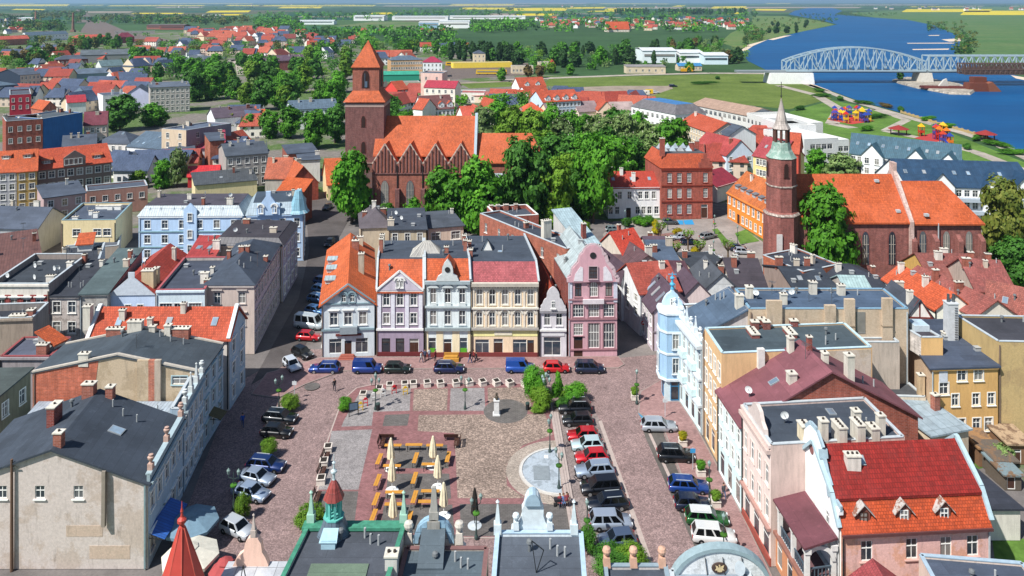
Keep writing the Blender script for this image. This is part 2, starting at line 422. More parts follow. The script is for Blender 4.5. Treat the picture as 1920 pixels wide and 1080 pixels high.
def bld(nm,lab,A,B,h,dep,wm,roof='flat',rm=None,rise=2.5,F=None,L=None,Rt=None,sk=None,ch=0,chm=None,run=3.0,par=.45,cat='building',grp=None,cor=True,ov=.3,sky=0,ant=0,dsh=0,W=False,fm=None,tm=None,rm2=None,cop=None,rv=.5,inset=1.2,chs=None,bz=0.0):
 a=V(A)if W else P(A[0],A[1],h);b=V(B)if W else P(B[0],B[1],h);a.z=b.z=0
 e=(b-a).normalized();n=V((-e.y,e.x,0));ln=(b-a).length
 if sk is None:sk=-.12*dep if abs(e.x)>.7 else 0
 dv=n*dep+(V((sk,0,0))if abs(e.x)>.7 else V((0,sk,0)))
 c,d=b+dv,a+dv
 Lc=a.copy();Lc.z=bz
 r=root(nm,Lc,lab,cat,grp)
 wms=list(wm)if isinstance(wm,(list,tuple))else[wm,wm]
 rm=rm or felt('#3a3d42');cop=cop or LGREY
 def pt(u,v,z):q=a+(b-a)*u+dv*v;q.z=z;return q
 w=MB()
 facade(r,w,a,b,h,F,0,Lc,fm,tm,bz);facade(r,w,b,c,h,Rt,1,Lc,fm,tm,bz);facade(r,w,c,d,h,None,1,Lc,zb=bz);facade(r,w,d,a,h,L,1,Lc,fm,tm,bz)
 ou,oo=ov/ln,ov/dep
 R=MB();zr=h+rise;T=.2
 if roof=='flat':
  i=.28;iu,iv=i/ln,i/dep
  R.face([pt(iu,iv,h),pt(1-iu,iv,h),pt(1-iu,1-iv,h),pt(iu,1-iv,h)])
  q=MB();zt=h+par
  if par>0:
   O=[pt(0,0,0),pt(1,0,0),pt(1,1,0),pt(0,1,0)];I=[pt(iu,iv,0),pt(1-iu,iv,0),pt(1-iu,1-iv,0),pt(iu,1-iv,0)]
   for k in range(4):
    j=(k+1)%4;zz=lambda p_,z_:V((p_.x,p_.y,z_))
    w.face([zz(O[k],h),zz(O[j],h),zz(O[j],zt),zz(O[k],zt)],0 if k==0 else 1)
    w.face([zz(I[j],h),zz(I[k],h),zz(I[k],zt),zz(I[j],zt)],1)
    q.face([zz(O[k],zt),zz(O[j],zt),zz(I[j],zt),zz(I[k],zt)])
   q2=MB()
   for k in range(4):
    j=(k+1)%4;m0,m1=(O[k]+I[k])/2,(O[j]+I[j])/2;q2.bar(V((m0.x,m0.y,zt+.04)),V((m1.x,m1.y,zt+.04)),.36,0,.08)
   q2.obj('coping',cop,r,Lc)
  rz_=lambda u,v:h
 elif roof=='gx':
  ze=h-rise/max(.1,rv*dep)*ov;zb_=h-rise/max(.1,(1-rv)*dep)*ov
  R.slab([pt(-ou,-oo,ze),pt(1+ou,-oo,ze),pt(1+ou,rv,zr),pt(-ou,rv,zr)],T);R.slab([pt(-ou,rv,zr),pt(1+ou,rv,zr),pt(1+ou,1+oo,zb_),pt(-ou,1+oo,zb_)],T)
  w.face([pt(1,0,h),pt(1,1,h),pt(1,rv,zr-.06)],1);w.face([pt(0,1,h),pt(0,0,h),pt(0,rv,zr-.06)],1)
  rz_=lambda u,v:h+rise*(v/rv if v<rv else(1-v)/(1-rv))
 elif roof=='gy':
  ze=h-rise/(.5*ln)*ov
  R.slab([pt(-ou,-oo,ze),pt(.5,-oo,zr),pt(.5,1+oo,zr),pt(-ou,1+oo,ze)],T);R.slab([pt(.5,-oo,zr),pt(1+ou,-oo,ze),pt(1+ou,1+oo,ze),pt(.5,1+oo,zr)],T)
  w.face([pt(0,0,h),pt(1,0,h),pt(.5,0,zr-.06)],0);w.face([pt(1,1,h),pt(0,1,h),pt(.5,1,zr-.06)],1)
  rz_=lambda u,v:h+rise*(1-abs(2*u-1))
 elif roof=='hip':
  if ln>dep:i=.5*dep/ln;r0,r1=(i,.5),(1-i,.5)
  else:i=.5*ln/dep;r0,r1=(.5,i),(.5,1-i)
  A0,B0,C0,D0=pt(-ou,-oo,h),pt(1+ou,-oo,h),pt(1+ou,1+oo,h),pt(-ou,1+oo,h);p,q_=pt(*r0,zr),pt(*r1,zr)
  if ln>dep:fs=[[A0,B0,q_,p],[B0,C0,q_],[C0,D0,p,q_],[D0,A0,p]]
  else:fs=[[A0,B0,p],[B0,C0,q_,p],[C0,D0,q_],[D0,A0,p,q_]]
  for f in fs:R.face(f)
  R.face([D0,C0,B0,A0]);
  rz_=lambda u,v:h+rise*max(0,min(1,min(u,1-u)*ln/(.5*min(ln,dep)),min(v,1-v)*dep/(.5*min(ln,dep))))
 elif roof in('mono','monox'):
  if roof=='mono':
   R.slab([pt(-ou,-oo,h),pt(1+ou,-oo,h),pt(1+ou,1+oo,zr),pt(-ou,1+oo,zr)],T)
   w.face([pt(1,0,h),pt(1,1,h),pt(1,1,zr-.1)],1);w.face([pt(0,1,h),pt(0,0,h),pt(0,1,zr-.1)],1);w.face([pt(1,1,h),pt(0,1,h),pt(0,1,zr-.1),pt(1,1,zr-.1)],1)
   rz_=lambda u,v:h+rise*v
  else:
   R.slab([pt(-ou,-oo,h),pt(1+ou,-oo,zr),pt(1+ou,1+oo,zr),pt(-ou,1+oo,h)],T)
   w.face([pt(0,0,h),pt(1,0,h),pt(1,0,zr-.1)],0);w.face([pt(1,1,h),pt(0,1,h),pt(1,1,zr-.1)],1);w.face([pt(1,0,h),pt(1,1,h),pt(1,1,zr-.1),pt(1,0,zr-.1)],1)
   rz_=lambda u,v:h+rise*u
 elif roof=='half':
  v1=run/dep
  R.slab([pt(0,-oo,h-rise/run*ov),pt(1,-oo,h-rise/run*ov),pt(1,v1,zr),pt(0,v1,zr)],T)
  fl=MB();fl.slab([pt(0,v1,zr+.01),pt(1,v1,zr+.01),pt(1,1,zr-.3),pt(0,1,zr-.3)],.15)
  for u in(0,1):
   pp=[pt(u,0,h),pt(u,1,h),pt(u,1,zr-.32),pt(u,v1,zr-.02)];w.face(pp if u else pp[::-1],1)
  w.face([pt(1,1,h),pt(0,1,h),pt(0,1,zr-.32),pt(1,1,zr-.32)],1)
  fw=MB()
  for u in(0,1):
   for(va,za),(vb,zb2)in(((-.01,h+.1),(v1,zr+.2)),((v1,zr+.2),(1,zr))):fw.bar(pt(u,va,za),pt(u,vb,zb2),.3,0,.35)
  fw.obj('firewall',cop,r,Lc)
  rz_=lambda u,v:h+rise*min(1,v/v1)
 elif roof=='mans':
  iu,iv=inset/ln,inset/dep;zt=h+rise
  O=[pt(-ou,-oo,h),pt(1+ou,-oo,h),pt(1+ou,1+oo,h),pt(-ou,1+oo,h)];I=[pt(iu,iv,zt),pt(1-iu,iv,zt),pt(1-iu,1-iv,zt),pt(iu,1-iv,zt)]
  for k in range(4):R.face([O[k],O[(k+1)%4],I[(k+1)%4],I[k]])
  R.face(O[::-1]);fl=MB();fl.slab([p_+V((0,0,.06))for p_ in I],.1)
  rz_=lambda u,v:zt
 ro=R.obj('roof',rm,r,Lc)
 if roof in('half','mans'):fl.obj('flat_roof',rm2 or felt('#3c4046'),ro,Lc)
 w.obj('wall',wms,r,Lc)
 if cor and bz==0:
  k=MB();hh=h-(.1 if roof!='flat' else-par+.1)
  k.bar(V((a.x,a.y,hh-.12))-n*.12,V((b.x,b.y,hh-.12))-n*.12,.24,0,.3)
  k.obj('cornice',tm or wms[0],r,Lc)
 rr=random.Random(hash((A[0],A[1]))if not W else 5)
 cm=chm or[plaster('#b5aa9a',.9),brick('#8a4b38'),plaster('#c9c4ba',.8)]
 cm=cm if isinstance(cm,list)else[cm]
 rzo=math.atan2(e.y,e.x)
 for k in range(ch):
  u=(k+.5+rr.uniform(-.3,.3))/ch
  v={'gx':rv+rr.choice((-.12,.1)),'hip':.5,'half':rr.uniform(.45,.95),'gy':rr.uniform(.15,.9)}.get(roof,rr.uniform(.1,.95))
  if roof=='gy':u=.5+rr.choice((-.15,.15))
  if roof in('flat','mono','half')and rr.random()<.6:u=rr.choice((.06,.94))
  chimney(ro,pt(u,v,rz_(u,v))-Lc,rr.choice((.6,.9,1.3)),.6,rr.uniform(.9,1.7),rr.choice(cm),rzo,rr.choice((1,2,3)))
 for q in(chs or[]):
  u,v,w_,d_,hh,mt=q[:6];chimney(ro,pt(u,v,rz_(u,v))-Lc,w_,d_,hh,mt,rzo,q[6]if len(q)>6 else 2)
 for k in range(sky):
  u=(k+.5+rr.uniform(-.2,.2))/sky;v={'gx':rv*.5,'half':.5*run/dep}.get(roof,rr.uniform(.2,.8))
  if roof=='gy':u,v=.75,(k+.5)/sky
  z=rz_(u,v);g1=pt(u+.01,v,rz_(u+.01,v))-pt(u,v,z);g2=pt(u,v+.01,rz_(u,v+.01))-pt(u,v,z);nn=g1.cross(g2)
  roof_window(ro,pt(u,v,z)-Lc,nn)
 if a.y<175 and ln*dep>40:
  for k in range(rr.randint(2,5)):
   u,v=rr.uniform(.08,.92),rr.uniform(.12,.9);vent(ro,pt(u,v,rz_(u,v))-Lc,rr.choice(('pipe','pipe','box','cowl')))
  if h>5 and bz==0:
   for u in(.012,.988)[:1+(ln>9)]:
    k=MB();q=pt(u,0,0)-n*.1-Lc;k.bar(q+V((0,0,.2)),q+V((0,0,h-.2)),.12);k.obj('drainpipe',rr.choice((LGREY,DARK,plain('#7d6a5c',.7))),r)
 for k in range(ant):
  u,v=rr.uniform(.1,.9),rr.uniform(.3,.9);cap_antenna(ro,pt(u,v,rz_(u,v))-Lc,rr.choice((1.8,2.6)))
 for k in range(dsh):
  u,v=rr.uniform(.1,.9),rr.uniform(.1,.6);dish(ro,pt(u,v,rz_(u,v))-Lc,.42,rr.uniform(-.8,.3))
 r_info[r.name]=(pt,rz_,Lc,ro,ln,dep)
 return r
r_info={}
def dormer(par_name,u,v,w,hh,kind='gable',rm=None,wmat=None,wst='n',depth=2.2,ww=.7,wh=1.0):
 """dormer standing on the front slope of building root; its face is parallel to the front wall"""
 r=par_name;pt,rz_,Lc,ro,ln,dep=r_info[r.name]
 p=pt(u,v,0);z=rz_(u,v)-.1;e=(pt(1,0,0)-pt(0,0,0)).normalized();n=V((-e.y,e.x,0));rz=math.atan2(e.y,e.x)
 q=lambda x,y,zz:V((p.x,p.y,0))+e*x+n*y+V((0,0,z+zz))-Lc
 m=MB();hw=w/2
 m.hexa([q(-hw,0,0),q(hw,0,0),q(hw,depth,0),q(-hw,depth,0)],[q(-hw,0,hh),q(hw,0,hh),q(hw,depth,hh),q(-hw,depth,hh)])
 if kind=='gable':
  m.face([q(-hw,0,hh),q(hw,0,hh),q(0,0,hh+w*.45)])
 o=m.obj('dormer',wmat or plaster('#9a8c80'),ro)
 k=MB()
 if kind=='gable':
  t=w*.45;o_=.18
  k.slab([q(-hw-o_,-o_,hh-.1),q(0,-o_,hh+t+.05),q(0,depth,hh+t+.05),q(-hw-o_,depth,hh-.1)],.1);k.slab([q(0,-o_,hh+t+.05),q(hw+o_,-o_,hh-.1),q(hw+o_,depth,hh-.1),q(0,depth,hh+t+.05)],.1)
 else:k.slab([q(-hw-.15,-.2,hh),q(hw+.15,-.2,hh),q(hw+.15,depth,hh+.35),q(-hw-.15,depth,hh+.35)],.1)
 k.obj('dormer_roof',rm or seam('#8f959a'),o)
 if wst:
  m_,pn,cache=win_mesh(ww,wh,wst)
  if 'dw' not in cache:cache['dw']=m_.mesh('window',[WHITE,WHITE,WHITE])
  wo=link('window',cache['dw'],o,q(0,-.15,.15),rz)
  if 'p' not in cache:cache['p']=pn.mesh('pane',GL)
  link('pane',cache['p'],o,q(0,-.15,.15),rz).name='pane'
 return o
cam=bpy.data.cameras.new('camera');co=bpy.data.objects.new('camera',cam);COL.objects.link(co)
co.location=(0,0,HC);co.rotation_euler=(math.pi/2,0,0)
cam.sensor_width=36;cam.lens=36*FL/1920;cam.shift_y=-(540-YH)/1920;cam.clip_end=200000;cam.clip_start=1
sc.camera=co
SUN=V((-2.35,-1.95,3.85)).normalized()
w=bpy.data.worlds.new('World');sc.world=w;w.use_nodes=True
nt=w.node_tree;sky=nt.nodes.new('ShaderNodeTexSky');sky.sky_type='NISHITA';sky.sun_disc=False
sky.sun_elevation=math.asin(SUN.z);sky.sun_rotation=math.atan2(SUN.x,SUN.y);sky.air_density=1.0;sky.dust_density=.4;sky.ozone_density=1.6
bg=nt.nodes['Background'];nt.links.new(sky.outputs[0],bg.inputs[0]);bg.inputs[1].default_value=.075
sl=bpy.data.lights.new('sun','SUN');sl.energy=4.6;sl.angle=math.radians(.5);sl.color=(1,.965,.91)
so=bpy.data.objects.new('sun',sl);COL.objects.link(so);so.rotation_euler=SUN.to_track_quat('Z','Y').to_euler();so.location=SUN*300
sc.view_settings.view_transform='Standard';sc.view_settings.look='None';sc.view_settings.exposure=.5;sc.view_settings.gamma=1
sc.cycles.max_bounces=6;sc.cycles.diffuse_bounces=2;sc.cycles.glossy_bounces=2;sc.cycles.transmission_bounces=2;sc.cycles.volume_bounces=0
sc.cycles.use_denoising=True;sc.cycles.caustics_reflective=False;sc.cycles.caustics_refractive=False
def sheet(name,pts,z,m,world=False):
 b=MB();b.face([V((p[0],p[1],z))if world else P(p[0],p[1],z)for p in pts]);o=b.obj(name,m);o['kind']='structure';return o
def kerbed(name,pts,h,m,mk=None):
 b=MB();q=[P(*p)for p in pts]
 if sum(q[i].x*q[(i+1)%len(q)].y-q[(i+1)%len(q)].x*q[i].y for i in range(len(q)))<0:q=q[::-1]
 n=len(q);c=sum(q,V())/n
 inn=[]
 for i in range(n):
  e0=(q[i]-q[i-1]).normalized();e1=(q[(i+1)%n]-q[i]).normalized();nn=(V((-e0.y,e0.x,0))+V((-e1.y,e1.x,0))).normalized()
  inn.append(q[i]+nn*.18)
 up=lambda p,z:V((p.x,p.y,z))
 b.face([up(p,h)for p in inn],0)
 for i in range(n):
  j=(i+1)%n;b.face([up(q[i],-.02),up(q[j],-.02),up(q[j],h),up(q[i],h)],1);b.face([up(q[i],h),up(q[j],h),up(inn[j],h),up(inn[i],h)],1)
 o=b.obj(name,[m,mk or plain('#8f827c',.8)]);o['kind']='structure';return o
def ground_mat():
 t=NT('field_ground');p=t.pos(.0016,.0009,1)
 v=t.n('TexVoronoi');v.inputs['Scale'].default_value=1.0;t.l(p,v.inputs['Vector']);s=t.n('SeparateColor');t.l(v.outputs['Color'],s.inputs[0])
 a=t.mix(t.ramp(s.outputs[0],0,1,0,1),C('#2f4a30'),C('#47623a'));a=t.mix(t.ramp(s.outputs[1],.72,.76,0,.8),a,C('#5c5a48'))
 a=t.mix(t.ramp(s.outputs[2],.6,.66,0,.8),a,C('#2f4a2c'))
 n=t.noise(t.pos(),.01,6,.65);n2=t.noise(t.pos(),.15,4)
 return t.done(t.mul(a,t.math('MULTIPLY',t.ramp(n,.3,.7,.75,1.2),t.ramp(n2,.3,.7,.85,1.15))),.95,.1)
def town_mat():
 t=NT('town_ground');n=t.noise(t.pos(),.03,6,.62);n2=t.noise(t.pos(),.6,5,.7)
 a=t.mix(t.ramp(n,.44,.54,0,1),C('#76706a'),C('#4f6635'));a=t.mix(t.ramp(n2,.55,.62,0,.5),a,C('#8a8478'))
 return t.done(t.mul(a,t.ramp(n2,.3,.7,.8,1.2)),.95,.15)
sheet('ground',[(-60000,-300),(60000,-300),(60000,60000),(-60000,60000)],-.12,ground_mat(),True)
sheet('town_ground',[(-900,1500),(2700,1500),(2300,430),(1500,235),(1300,150),(1000,140),(900,100),(400,60),(-100,55),(-500,120)],-.08,town_mat())
sheet('yard_ground',[(-150,1085),(-150,420),(400,430),(560,395),(640,375),(1130,412),(1500,500),(1800,530),(1830,700),(2000,1085)],-.055,asphalt('#6d6866'))
RED=cobble('#927c79',7.0,.5,.3);REDP=cobble('#9a7a77',.32,.3,.16,'b');GREYP=cobble('#938e8d',9.0,.4,.25);DGREY=cobble('#66625f',.5,.3,.12,'b');ROUGH=cobble('#9a887c',4.6,.7,.38)
BAND=cobble('#8a6262',.3,.3,.18,'b');LIGHT=plain('#a99b94',.85)
sheet('square_road',[(440,720),(560,655),(1160,655),(1252,640),(1300,790),(1450,1085),(300,1085)],0,RED)
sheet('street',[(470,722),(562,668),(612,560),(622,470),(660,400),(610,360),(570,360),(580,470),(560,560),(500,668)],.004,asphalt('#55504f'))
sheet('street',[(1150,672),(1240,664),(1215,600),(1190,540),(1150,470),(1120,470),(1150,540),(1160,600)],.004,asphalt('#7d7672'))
kerbed('pavement',[(598,671),(1160,669),(1172,684),(1160,691),(740,693),(640,697),(572,722),(520,748),(470,740),(500,700),(540,690)],.11,REDP)
kerbed('pavement',[(1200,735),(1240,712),(1262,735),(1300,790),(1360,900),(1450,1085),(1352,1085),(1318,1000),(1268,870),(1245,810),(1196,774)],.11,REDP)
sheet('parking_lane',[(1200,786),(1243,810),(1266,870),(1316,1000),(1350,1085),(1330,1085),(1250,910),(1210,820)],.004,asphalt('#5c5854'))
sheet('parking_lane',[(1040,765),(1102,750),(1132,800),(1222,1060),(1110,1060),(1075,930),(1048,800)],.004,cobble('#8d807c',8.0,.4,.25))
sheet('kerb_strip',[(1122,790),(1128,788),(1226,1060),(1216,1060)],.012,LIGHT)
sheet('kerb_strip',[(1205,790),(1210,790),(1348,1085),(1340,1085)],.012,LIGHT)
sheet('parking_bay_marking',[(1196,774),(1230,774),(1240,784),(1203,784)],.012,plain('#3f86a8',.7))
kerbed('plaza',[(640,752),(668,728),(700,721),(990,719),(1030,732),(1042,800),(1064,920),(1074,1010),(585,1010),(592,930),(612,830)],.10,BAND,LIGHT)
Z=.106
for nm,pts,m in[('grey_paving',[(645,788),(676,733),(770,728),(768,770),(700,772),(697,798),(640,800)],GREYP),('grey_paving',[(845,728),(908,727),(910,770),(843,770)],GREYP),('cobble_field',[(776,730),(840,728),(838,770),(774,770)],ROUGH),('cobble_field',[(914,727),(985,726),(1000,768),(916,770)],ROUGH),('grey_paving',[(622,808),(698,805),(672,918),(597,918)],GREYP),('dark_paving',[(597,921),(672,921),(662,1000),(588,1000)],DGREY),('dark_paving',[(722,778),(768,776),(764,798),(717,799)],DGREY),('cobble_field',[(785,778),(1022,776),(1036,815),(980,835),(950,870),(950,910),(985,934),(858,934),(852,812),(783,808)],ROUGH),('dark_paving',[(738,834),(838,834),(841,878),(735,878)],DGREY),('dark_paving',[(728,888),(842,888),(846,935),(722,935)],DGREY),('dark_paving',[(720,946),(848,946),(852,1000),(712,1000)],DGREY),('dark_paving',[(862,945),(1066,945),(1072,1005),(864,1005)],DGREY)]:
 sheet(nm,pts,Z,m)
def disc(name,c,r,z,m,a0=0,a1=2*math.pi,n=36,kind='structure'):
 b=MB();pts=[V((c.x+r*math.cos(a0+(a1-a0)*i/n),c.y+r*math.sin(a0+(a1-a0)*i/n),z))for i in range(n+(a1-a0<6))]
 b.face(pts);o=b.obj(name,m);o['kind']=kind;return o
disc('round_paving',P(948,772),3.0,.112,DGREY);disc('round_paving',P(585,726),1.1,.118,DGREY)
fc=P(1045,884);HALF=(math.pi*.48,math.pi*1.52)
disc('fountain_surround',fc,6.1,.112,cobble('#a89c90',6,.4,.2),*HALF);disc('fountain_rim',fc,4.6,.118,plain('#b7b2ab',.8),*HALF)
fo=root('dry_fountain',V((fc.x,fc.y,.12)),'shallow half round fountain basin with pale grey floor beside the steps','fountain')
b=MB()
for i in range(24):
 a0,a1=[HALF[0]+(HALF[1]-HALF[0])*k/24 for k in(i,i+1)]
 q=lambda r,a,z:V((r*math.cos(a),r*math.sin(a),z))
 b.hexa([q(4.2,a0,0),q(4.4,a0,0),q(4.4,a1,0),q(4.2,a1,0)],[q(4.2,a0,.1),q(4.4,a0,.1),q(4.4,a1,.1),q(4.2,a1,.1)])
b.obj('rim',plain('#c3c1bc',.7),fo)
b=MB();b.face([V((4.2*math.cos(HALF[0]+(HALF[1]-HALF[0])*i/24),4.2*math.sin(HALF[0]+(HALF[1]-HALF[0])*i/24),.02))for i in range(25)]);b.obj('basin_floor',oldplaster('#9aa4ac','#868f96',.8),fo)
b=MB();b.box((-1.9,-.5,.025),1.9,2.6,.05);b.obj('grating',plain('#80898e',.8),fo)
b=MB();b.box((-1.2,2.6,.025),.5,.6,.06);b.obj('hatch',plain('#d6dadb',.6),fo)
for k in range(3):
 x0=1040+5*k
 p0,p1=P(x0-8,775),P(x0+30,1005);b=MB();d=(p1-p0).normalized();nn=V((-d.y,d.x,0))*.35
 zt=.3-.07*k
 b.hexa([p0,p1,p1+nn,p0+nn],[p+V((0,0,zt))for p in(p0,p1,p1+nn,p0+nn)]);b.obj('plaza_step',LIGHT)['kind']='structure'
OR=tile('#cf5a2a');OR2=tile('#d8622c',.4,.2);RD=tile('#b24424');PKR=tile('#b8584c',.3);FEL=felt('#43484e');FELD=felt('#33363a');BRK=brick('#8f5544');BRD=brick('#7a3a30')
TRIM=plain('#e4e4e0',.7);SLATE=plain('#8298a0',.6)
def band(par,L,p0,p1,z,d=.1,hh=.25,m=None,name='string_course'):
 e=(p1-p0);e.z=0;e.normalize();n=V((e.y,-e.x,0));b=MB();a=V((p0.x,p0.y,z))-L+n*d/2;c=V((p1.x,p1.y,z))-L+n*d/2
 b.bar(a,c,d+.1,0,hh);return b.obj(name,m or TRIM,par)
def panel(par,L,p0,p1,poly,d,m,name):
 e=(p1-p0);e.z=0;e.normalize();n=V((e.y,-e.x,0));b=MB();o=V((p0.x,p0.y,0))-L
 b.prism([o+e*u+V((0,0,z))for u,z in poly][::-1],n*d);return b.obj(name,m,par)
def fr(r):pt,rz,L,ro,ln,dep=r_info[r.name];return pt(0,0,0),pt(1,0,0),L,ln,pt,ro
c1=bld('corner_house','pale grey corner house with orange gable roof and two shop windows',(603,569),(702,566),8.5,26,plaster('#b4bcc0',.4),'gy',OR2,2.9,ov=.45,sk=-3.2,F=[(.55,2.3,2,1.95,'s',[.26,.76]),(.1,2.4,1,1.1,'db',[.5]),(5.0,2.0,3,1.2,'h',[.23,.5,.78])],L=(2,8,2,'t'),chs=[(.75,.35,.9,.9,3.2,plaster('#a59c8c',.9)),(.62,.72,1.2,.7,1.6,BRK),(.72,.9,1.1,.7,1.4,plaster('#b8ad98',.9))],sky=0,cor=False,grp='houses in the row across the square')
a,b_,L,ln,pt,ro=fr(c1)
for u in(.42,.58):window(c1,pt(u,0,9.0)-L+V((0,-.13,-.35)),0,.7,1.15,'a',tm=SLATE)
band(c1,L,a,b_,4.3,.15,.3,SLATE);band(c1,L,a,b_,8.35,.1,.2,SLATE)
for s in(0,1):
 k=MB();k.bar(pt(s,-.006,8.45)-L,pt(.5,-.006,11.45)-L,.35,0,.3);k.obj('gable_cornice',SLATE,c1)
panel(c1,L,a,b_,[(2.9,3.8),(5.6,3.8),(5.6,4.9),(2.9,4.9)],.7,plain('#8f9aa0',.6),'balcony');panel(c1,L,a,b_,[(2.2,3.35),(6.2,3.35),(6.2,3.65),(2.2,3.65)],.25,plain('#6e3a38',.6),'shop_sign')
k=MB()
for i in range(3):k.box((pt(.5,0,0)-L)+V((0,-.45-.0*i,.11*0))+V((0,-.35*(2-i)*.5,.17*i)),2.6-.3*i,1.3-.35*i,.17)
k.obj('entrance_steps',plain('#9c5a4c',.8),c1)
for v in(.25,.45,.62):
 dormer(c1,.12,v,1.5,.7,'shed',seam('#9fb0b4'),plaster('#a9b4b4'),None,1.0)
for s,v in((.2,.3),(.82,.3),(.8,.55)):pass
MAUVE=plaster('#8f8292',.4);LIL=plaster('#aaa3ae',.35)
c2=bld('lilac_house','lilac house with triangular pediment and white pilasters',(706,543),(794,543),10.5,14,(MAUVE,plaster('#a49a90',.9)),'half',OR,3.6,run=3.6,sk=-1.7,rm2=FEL,F=[(.2,2.6,2,1.35,'sb',[.2,.5]),(.05,2.7,1,1.5,'d',[.8]),(5.1,1.7,3,1.0,'t',[.21,.5,.79]),(8.0,1.95,3,1.0,'t',[.21,.5,.79])],ch=0,chs=[(.05,.5,.6,.6,2.2,BRK),(.05,.75,.7,.7,1.8,STONE)],grp='houses in the row across the square')
a,b_,L,ln,pt,ro=fr(c2)
panel(c2,L,a,b_,[(0,10.45),(ln,10.45),(ln/2,13.5)],.3,LIL,'pediment')
for s in(0,1):
 k=MB();k.bar(pt(s,0,10.5)-L+V((0,-.3,0)),pt(.5,0,13.6)-L+V((0,-.3,0)),.3,0,.25);k.obj('raking_cornice',TRIM,c2)
for u in(.46,.54):window(c2,pt(u,0,11.0)-L+V((0,-.42,0)),0,.42,1.1,'a',tm=TRIM)
for u in(.06,.35,.65,.94):panel(c2,L,a,b_,[(u*ln-.3,4.4),(u*ln+.3,4.4),(u*ln+.3,10.4),(u*ln-.3,10.4)],.14,plain('#dcdce4',.7),'pilaster')
band(c2,L,a,b_,4.25,.2,.3);band(c2,L,a,b_,10.3,.2,.25);band(c2,L,a,b_,.35,.06,.6,plain('#6a2c2e',.7),'plinth')
CREAM=plaster('#cfc3a4',.4)
c3=bld('ornate_house','narrow white stucco house with oval window dormer and cream shop floor',(797,525),(882,525),12.2,13,(plaster('#c4cccc',.5),plaster('#a49a90',.9)),'half',OR,2.4,run=2.9,sk=-1.6,rm2=FEL,F=[(.5,2.6,2,1.2,'s',[.16,.85]),(.1,2.8,1,1.3,'d',[.5]),(5.2,2.2,3,1.0,'h',[.18,.5,.82]),(8.6,2.3,3,.95,'ah',[.18,.5,.82])],chs=[(.95,.55,.6,.8,1.6,BRK),(.95,.8,.6,.8,1.4,BRK),(.5,.45,.7,.5,.9,BRK)],tm=plain('#cdd5d4',.7),grp='houses in the row across the square')
a,b_,L,ln,pt,ro=fr(c3)
panel(c3,L,a,b_,[(.0,.1),(ln,.1),(ln,4.3),(0,4.3)][:0]or[(0,4.3),(ln,4.3),(ln,4.75),(0,4.75)],.35,plain('#8f9a9c',.7),'shop_cornice')
for u0,u1 in((0,.07),(.25,.4),(.6,.76),(.94,1)):panel(c3,L,a,b_,[(u0*ln,.12),(u1*ln,.12),(u1*ln,4.3),(u0*ln,4.3)],.04,CREAM,'shop_front')
band(c3,L,a,b_,.45,.08,.8,plain('#7a3a38',.7),'plinth');band(c3,L,a,b_,8.05,.3,.3,plain('#b4bfc0',.7));band(c3,L,a,b_,11.9,.5,.45,plain('#9aa9ae',.7),'eaves_cornice')
for u in(.16,.85):panel(c3,L,a,b_,[(u*ln-.5,.6),(u*ln+.5,.6),(u*ln+.5,1.5),(u*ln-.5,1.5)],.03,plain('#5fa832',.5),'green_poster')
pts=[(ln/2-1.8,12.2),(ln/2+1.8,12.2),(ln/2+1.5,12.9),(ln/2+.9,13.3),(ln/2+.8,14.4),(ln/2+.5,15.0),(ln/2,15.6),(ln/2-.5,15.0),(ln/2-.8,14.4),(ln/2-.9,13.3),(ln/2-1.5,12.9)]
dg=panel(c3,L,a,b_,pts,.5,plain('#c9d0cf',.75),'dormer_gable')
k=MB();k.rev((0,0,0),[(.42,0),(.42,.08)],14,0);o_=k.obj('oval_window',[DARK],dg);o_.location=pt(.5,0,14.0)-L+V((0,-.5,0));o_.rotation_euler=(math.pi/2,0,0)
k=MB()
for s in(-1,1):k.slab([pt(.5,0,15.5)-L+V((0,-.3,0)),pt(.5,0,14.2)-L+V((s*1.1,-.3,0)),pt(.5,0,14.2)-L+V((s*1.1,2.5,0)),pt(.5,0,15.5)-L+V((0,2.5,0))][::s],.1)
k.obj('dormer_roof',OR,dg)
for u in(.18,.5,.82):
 panel(c3,L,a,b_,[(u*ln-.65,8.15),(u*ln+.65,8.15),(u*ln+.5,8.55),(u*ln-.5,8.55)],.3,plain('#cdd5d4',.7),'stucco_apron')
 panel(c3,L,a,b_,[(u*ln-.9,11.1),(u*ln+.9,11.1),(u*ln+.4,11.55),(u*ln,11.75),(u*ln-.4,11.55)],.4,plain('#cdd5d4',.7),'window_hood')
PEACH=plaster('#d2b99c',.35)
c4=bld('cream_house','wide cream house with red tiled front slope and arched windows',(884,528),(1010,528),11.9,17,(PEACH,plaster('#9c8f84',.9)),'half',PKR,2.2,run=2.8,sk=-2,rm2=FEL,F=[(.5,2.3,2,2.2,'s',[.16,.72]),(.1,2.8,1,1.5,'d',[.4]),(.1,2.6,1,1.05,'db',[.88]),(5.0,2.1,5,.9,'a',[.12,.31,.5,.69,.88]),(8.3,2.4,5,.95,'ah',[.12,.31,.5,.69,.88])],chs=[(.02,.5,.6,.9,1.5,BRK),(.02,.3,.6,.9,1.2,BRK)],tm=plain('#d8d3c6',.7),grp='houses in the row across the square')
a,b_,L,ln,pt,ro=fr(c4)
band(c4,L,a,b_,4.55,.35,.35,plain('#a7a29a',.7),'shop_cornice');band(c4,L,a,b_,7.75,.25,.25,plain('#d8d3c6',.7));band(c4,L,a,b_,11.5,.5,.5,plain('#b3aca0',.7),'eaves_cornice');band(c4,L,a,b_,.4,.08,.7,plain('#7a3a38',.7),'plinth')
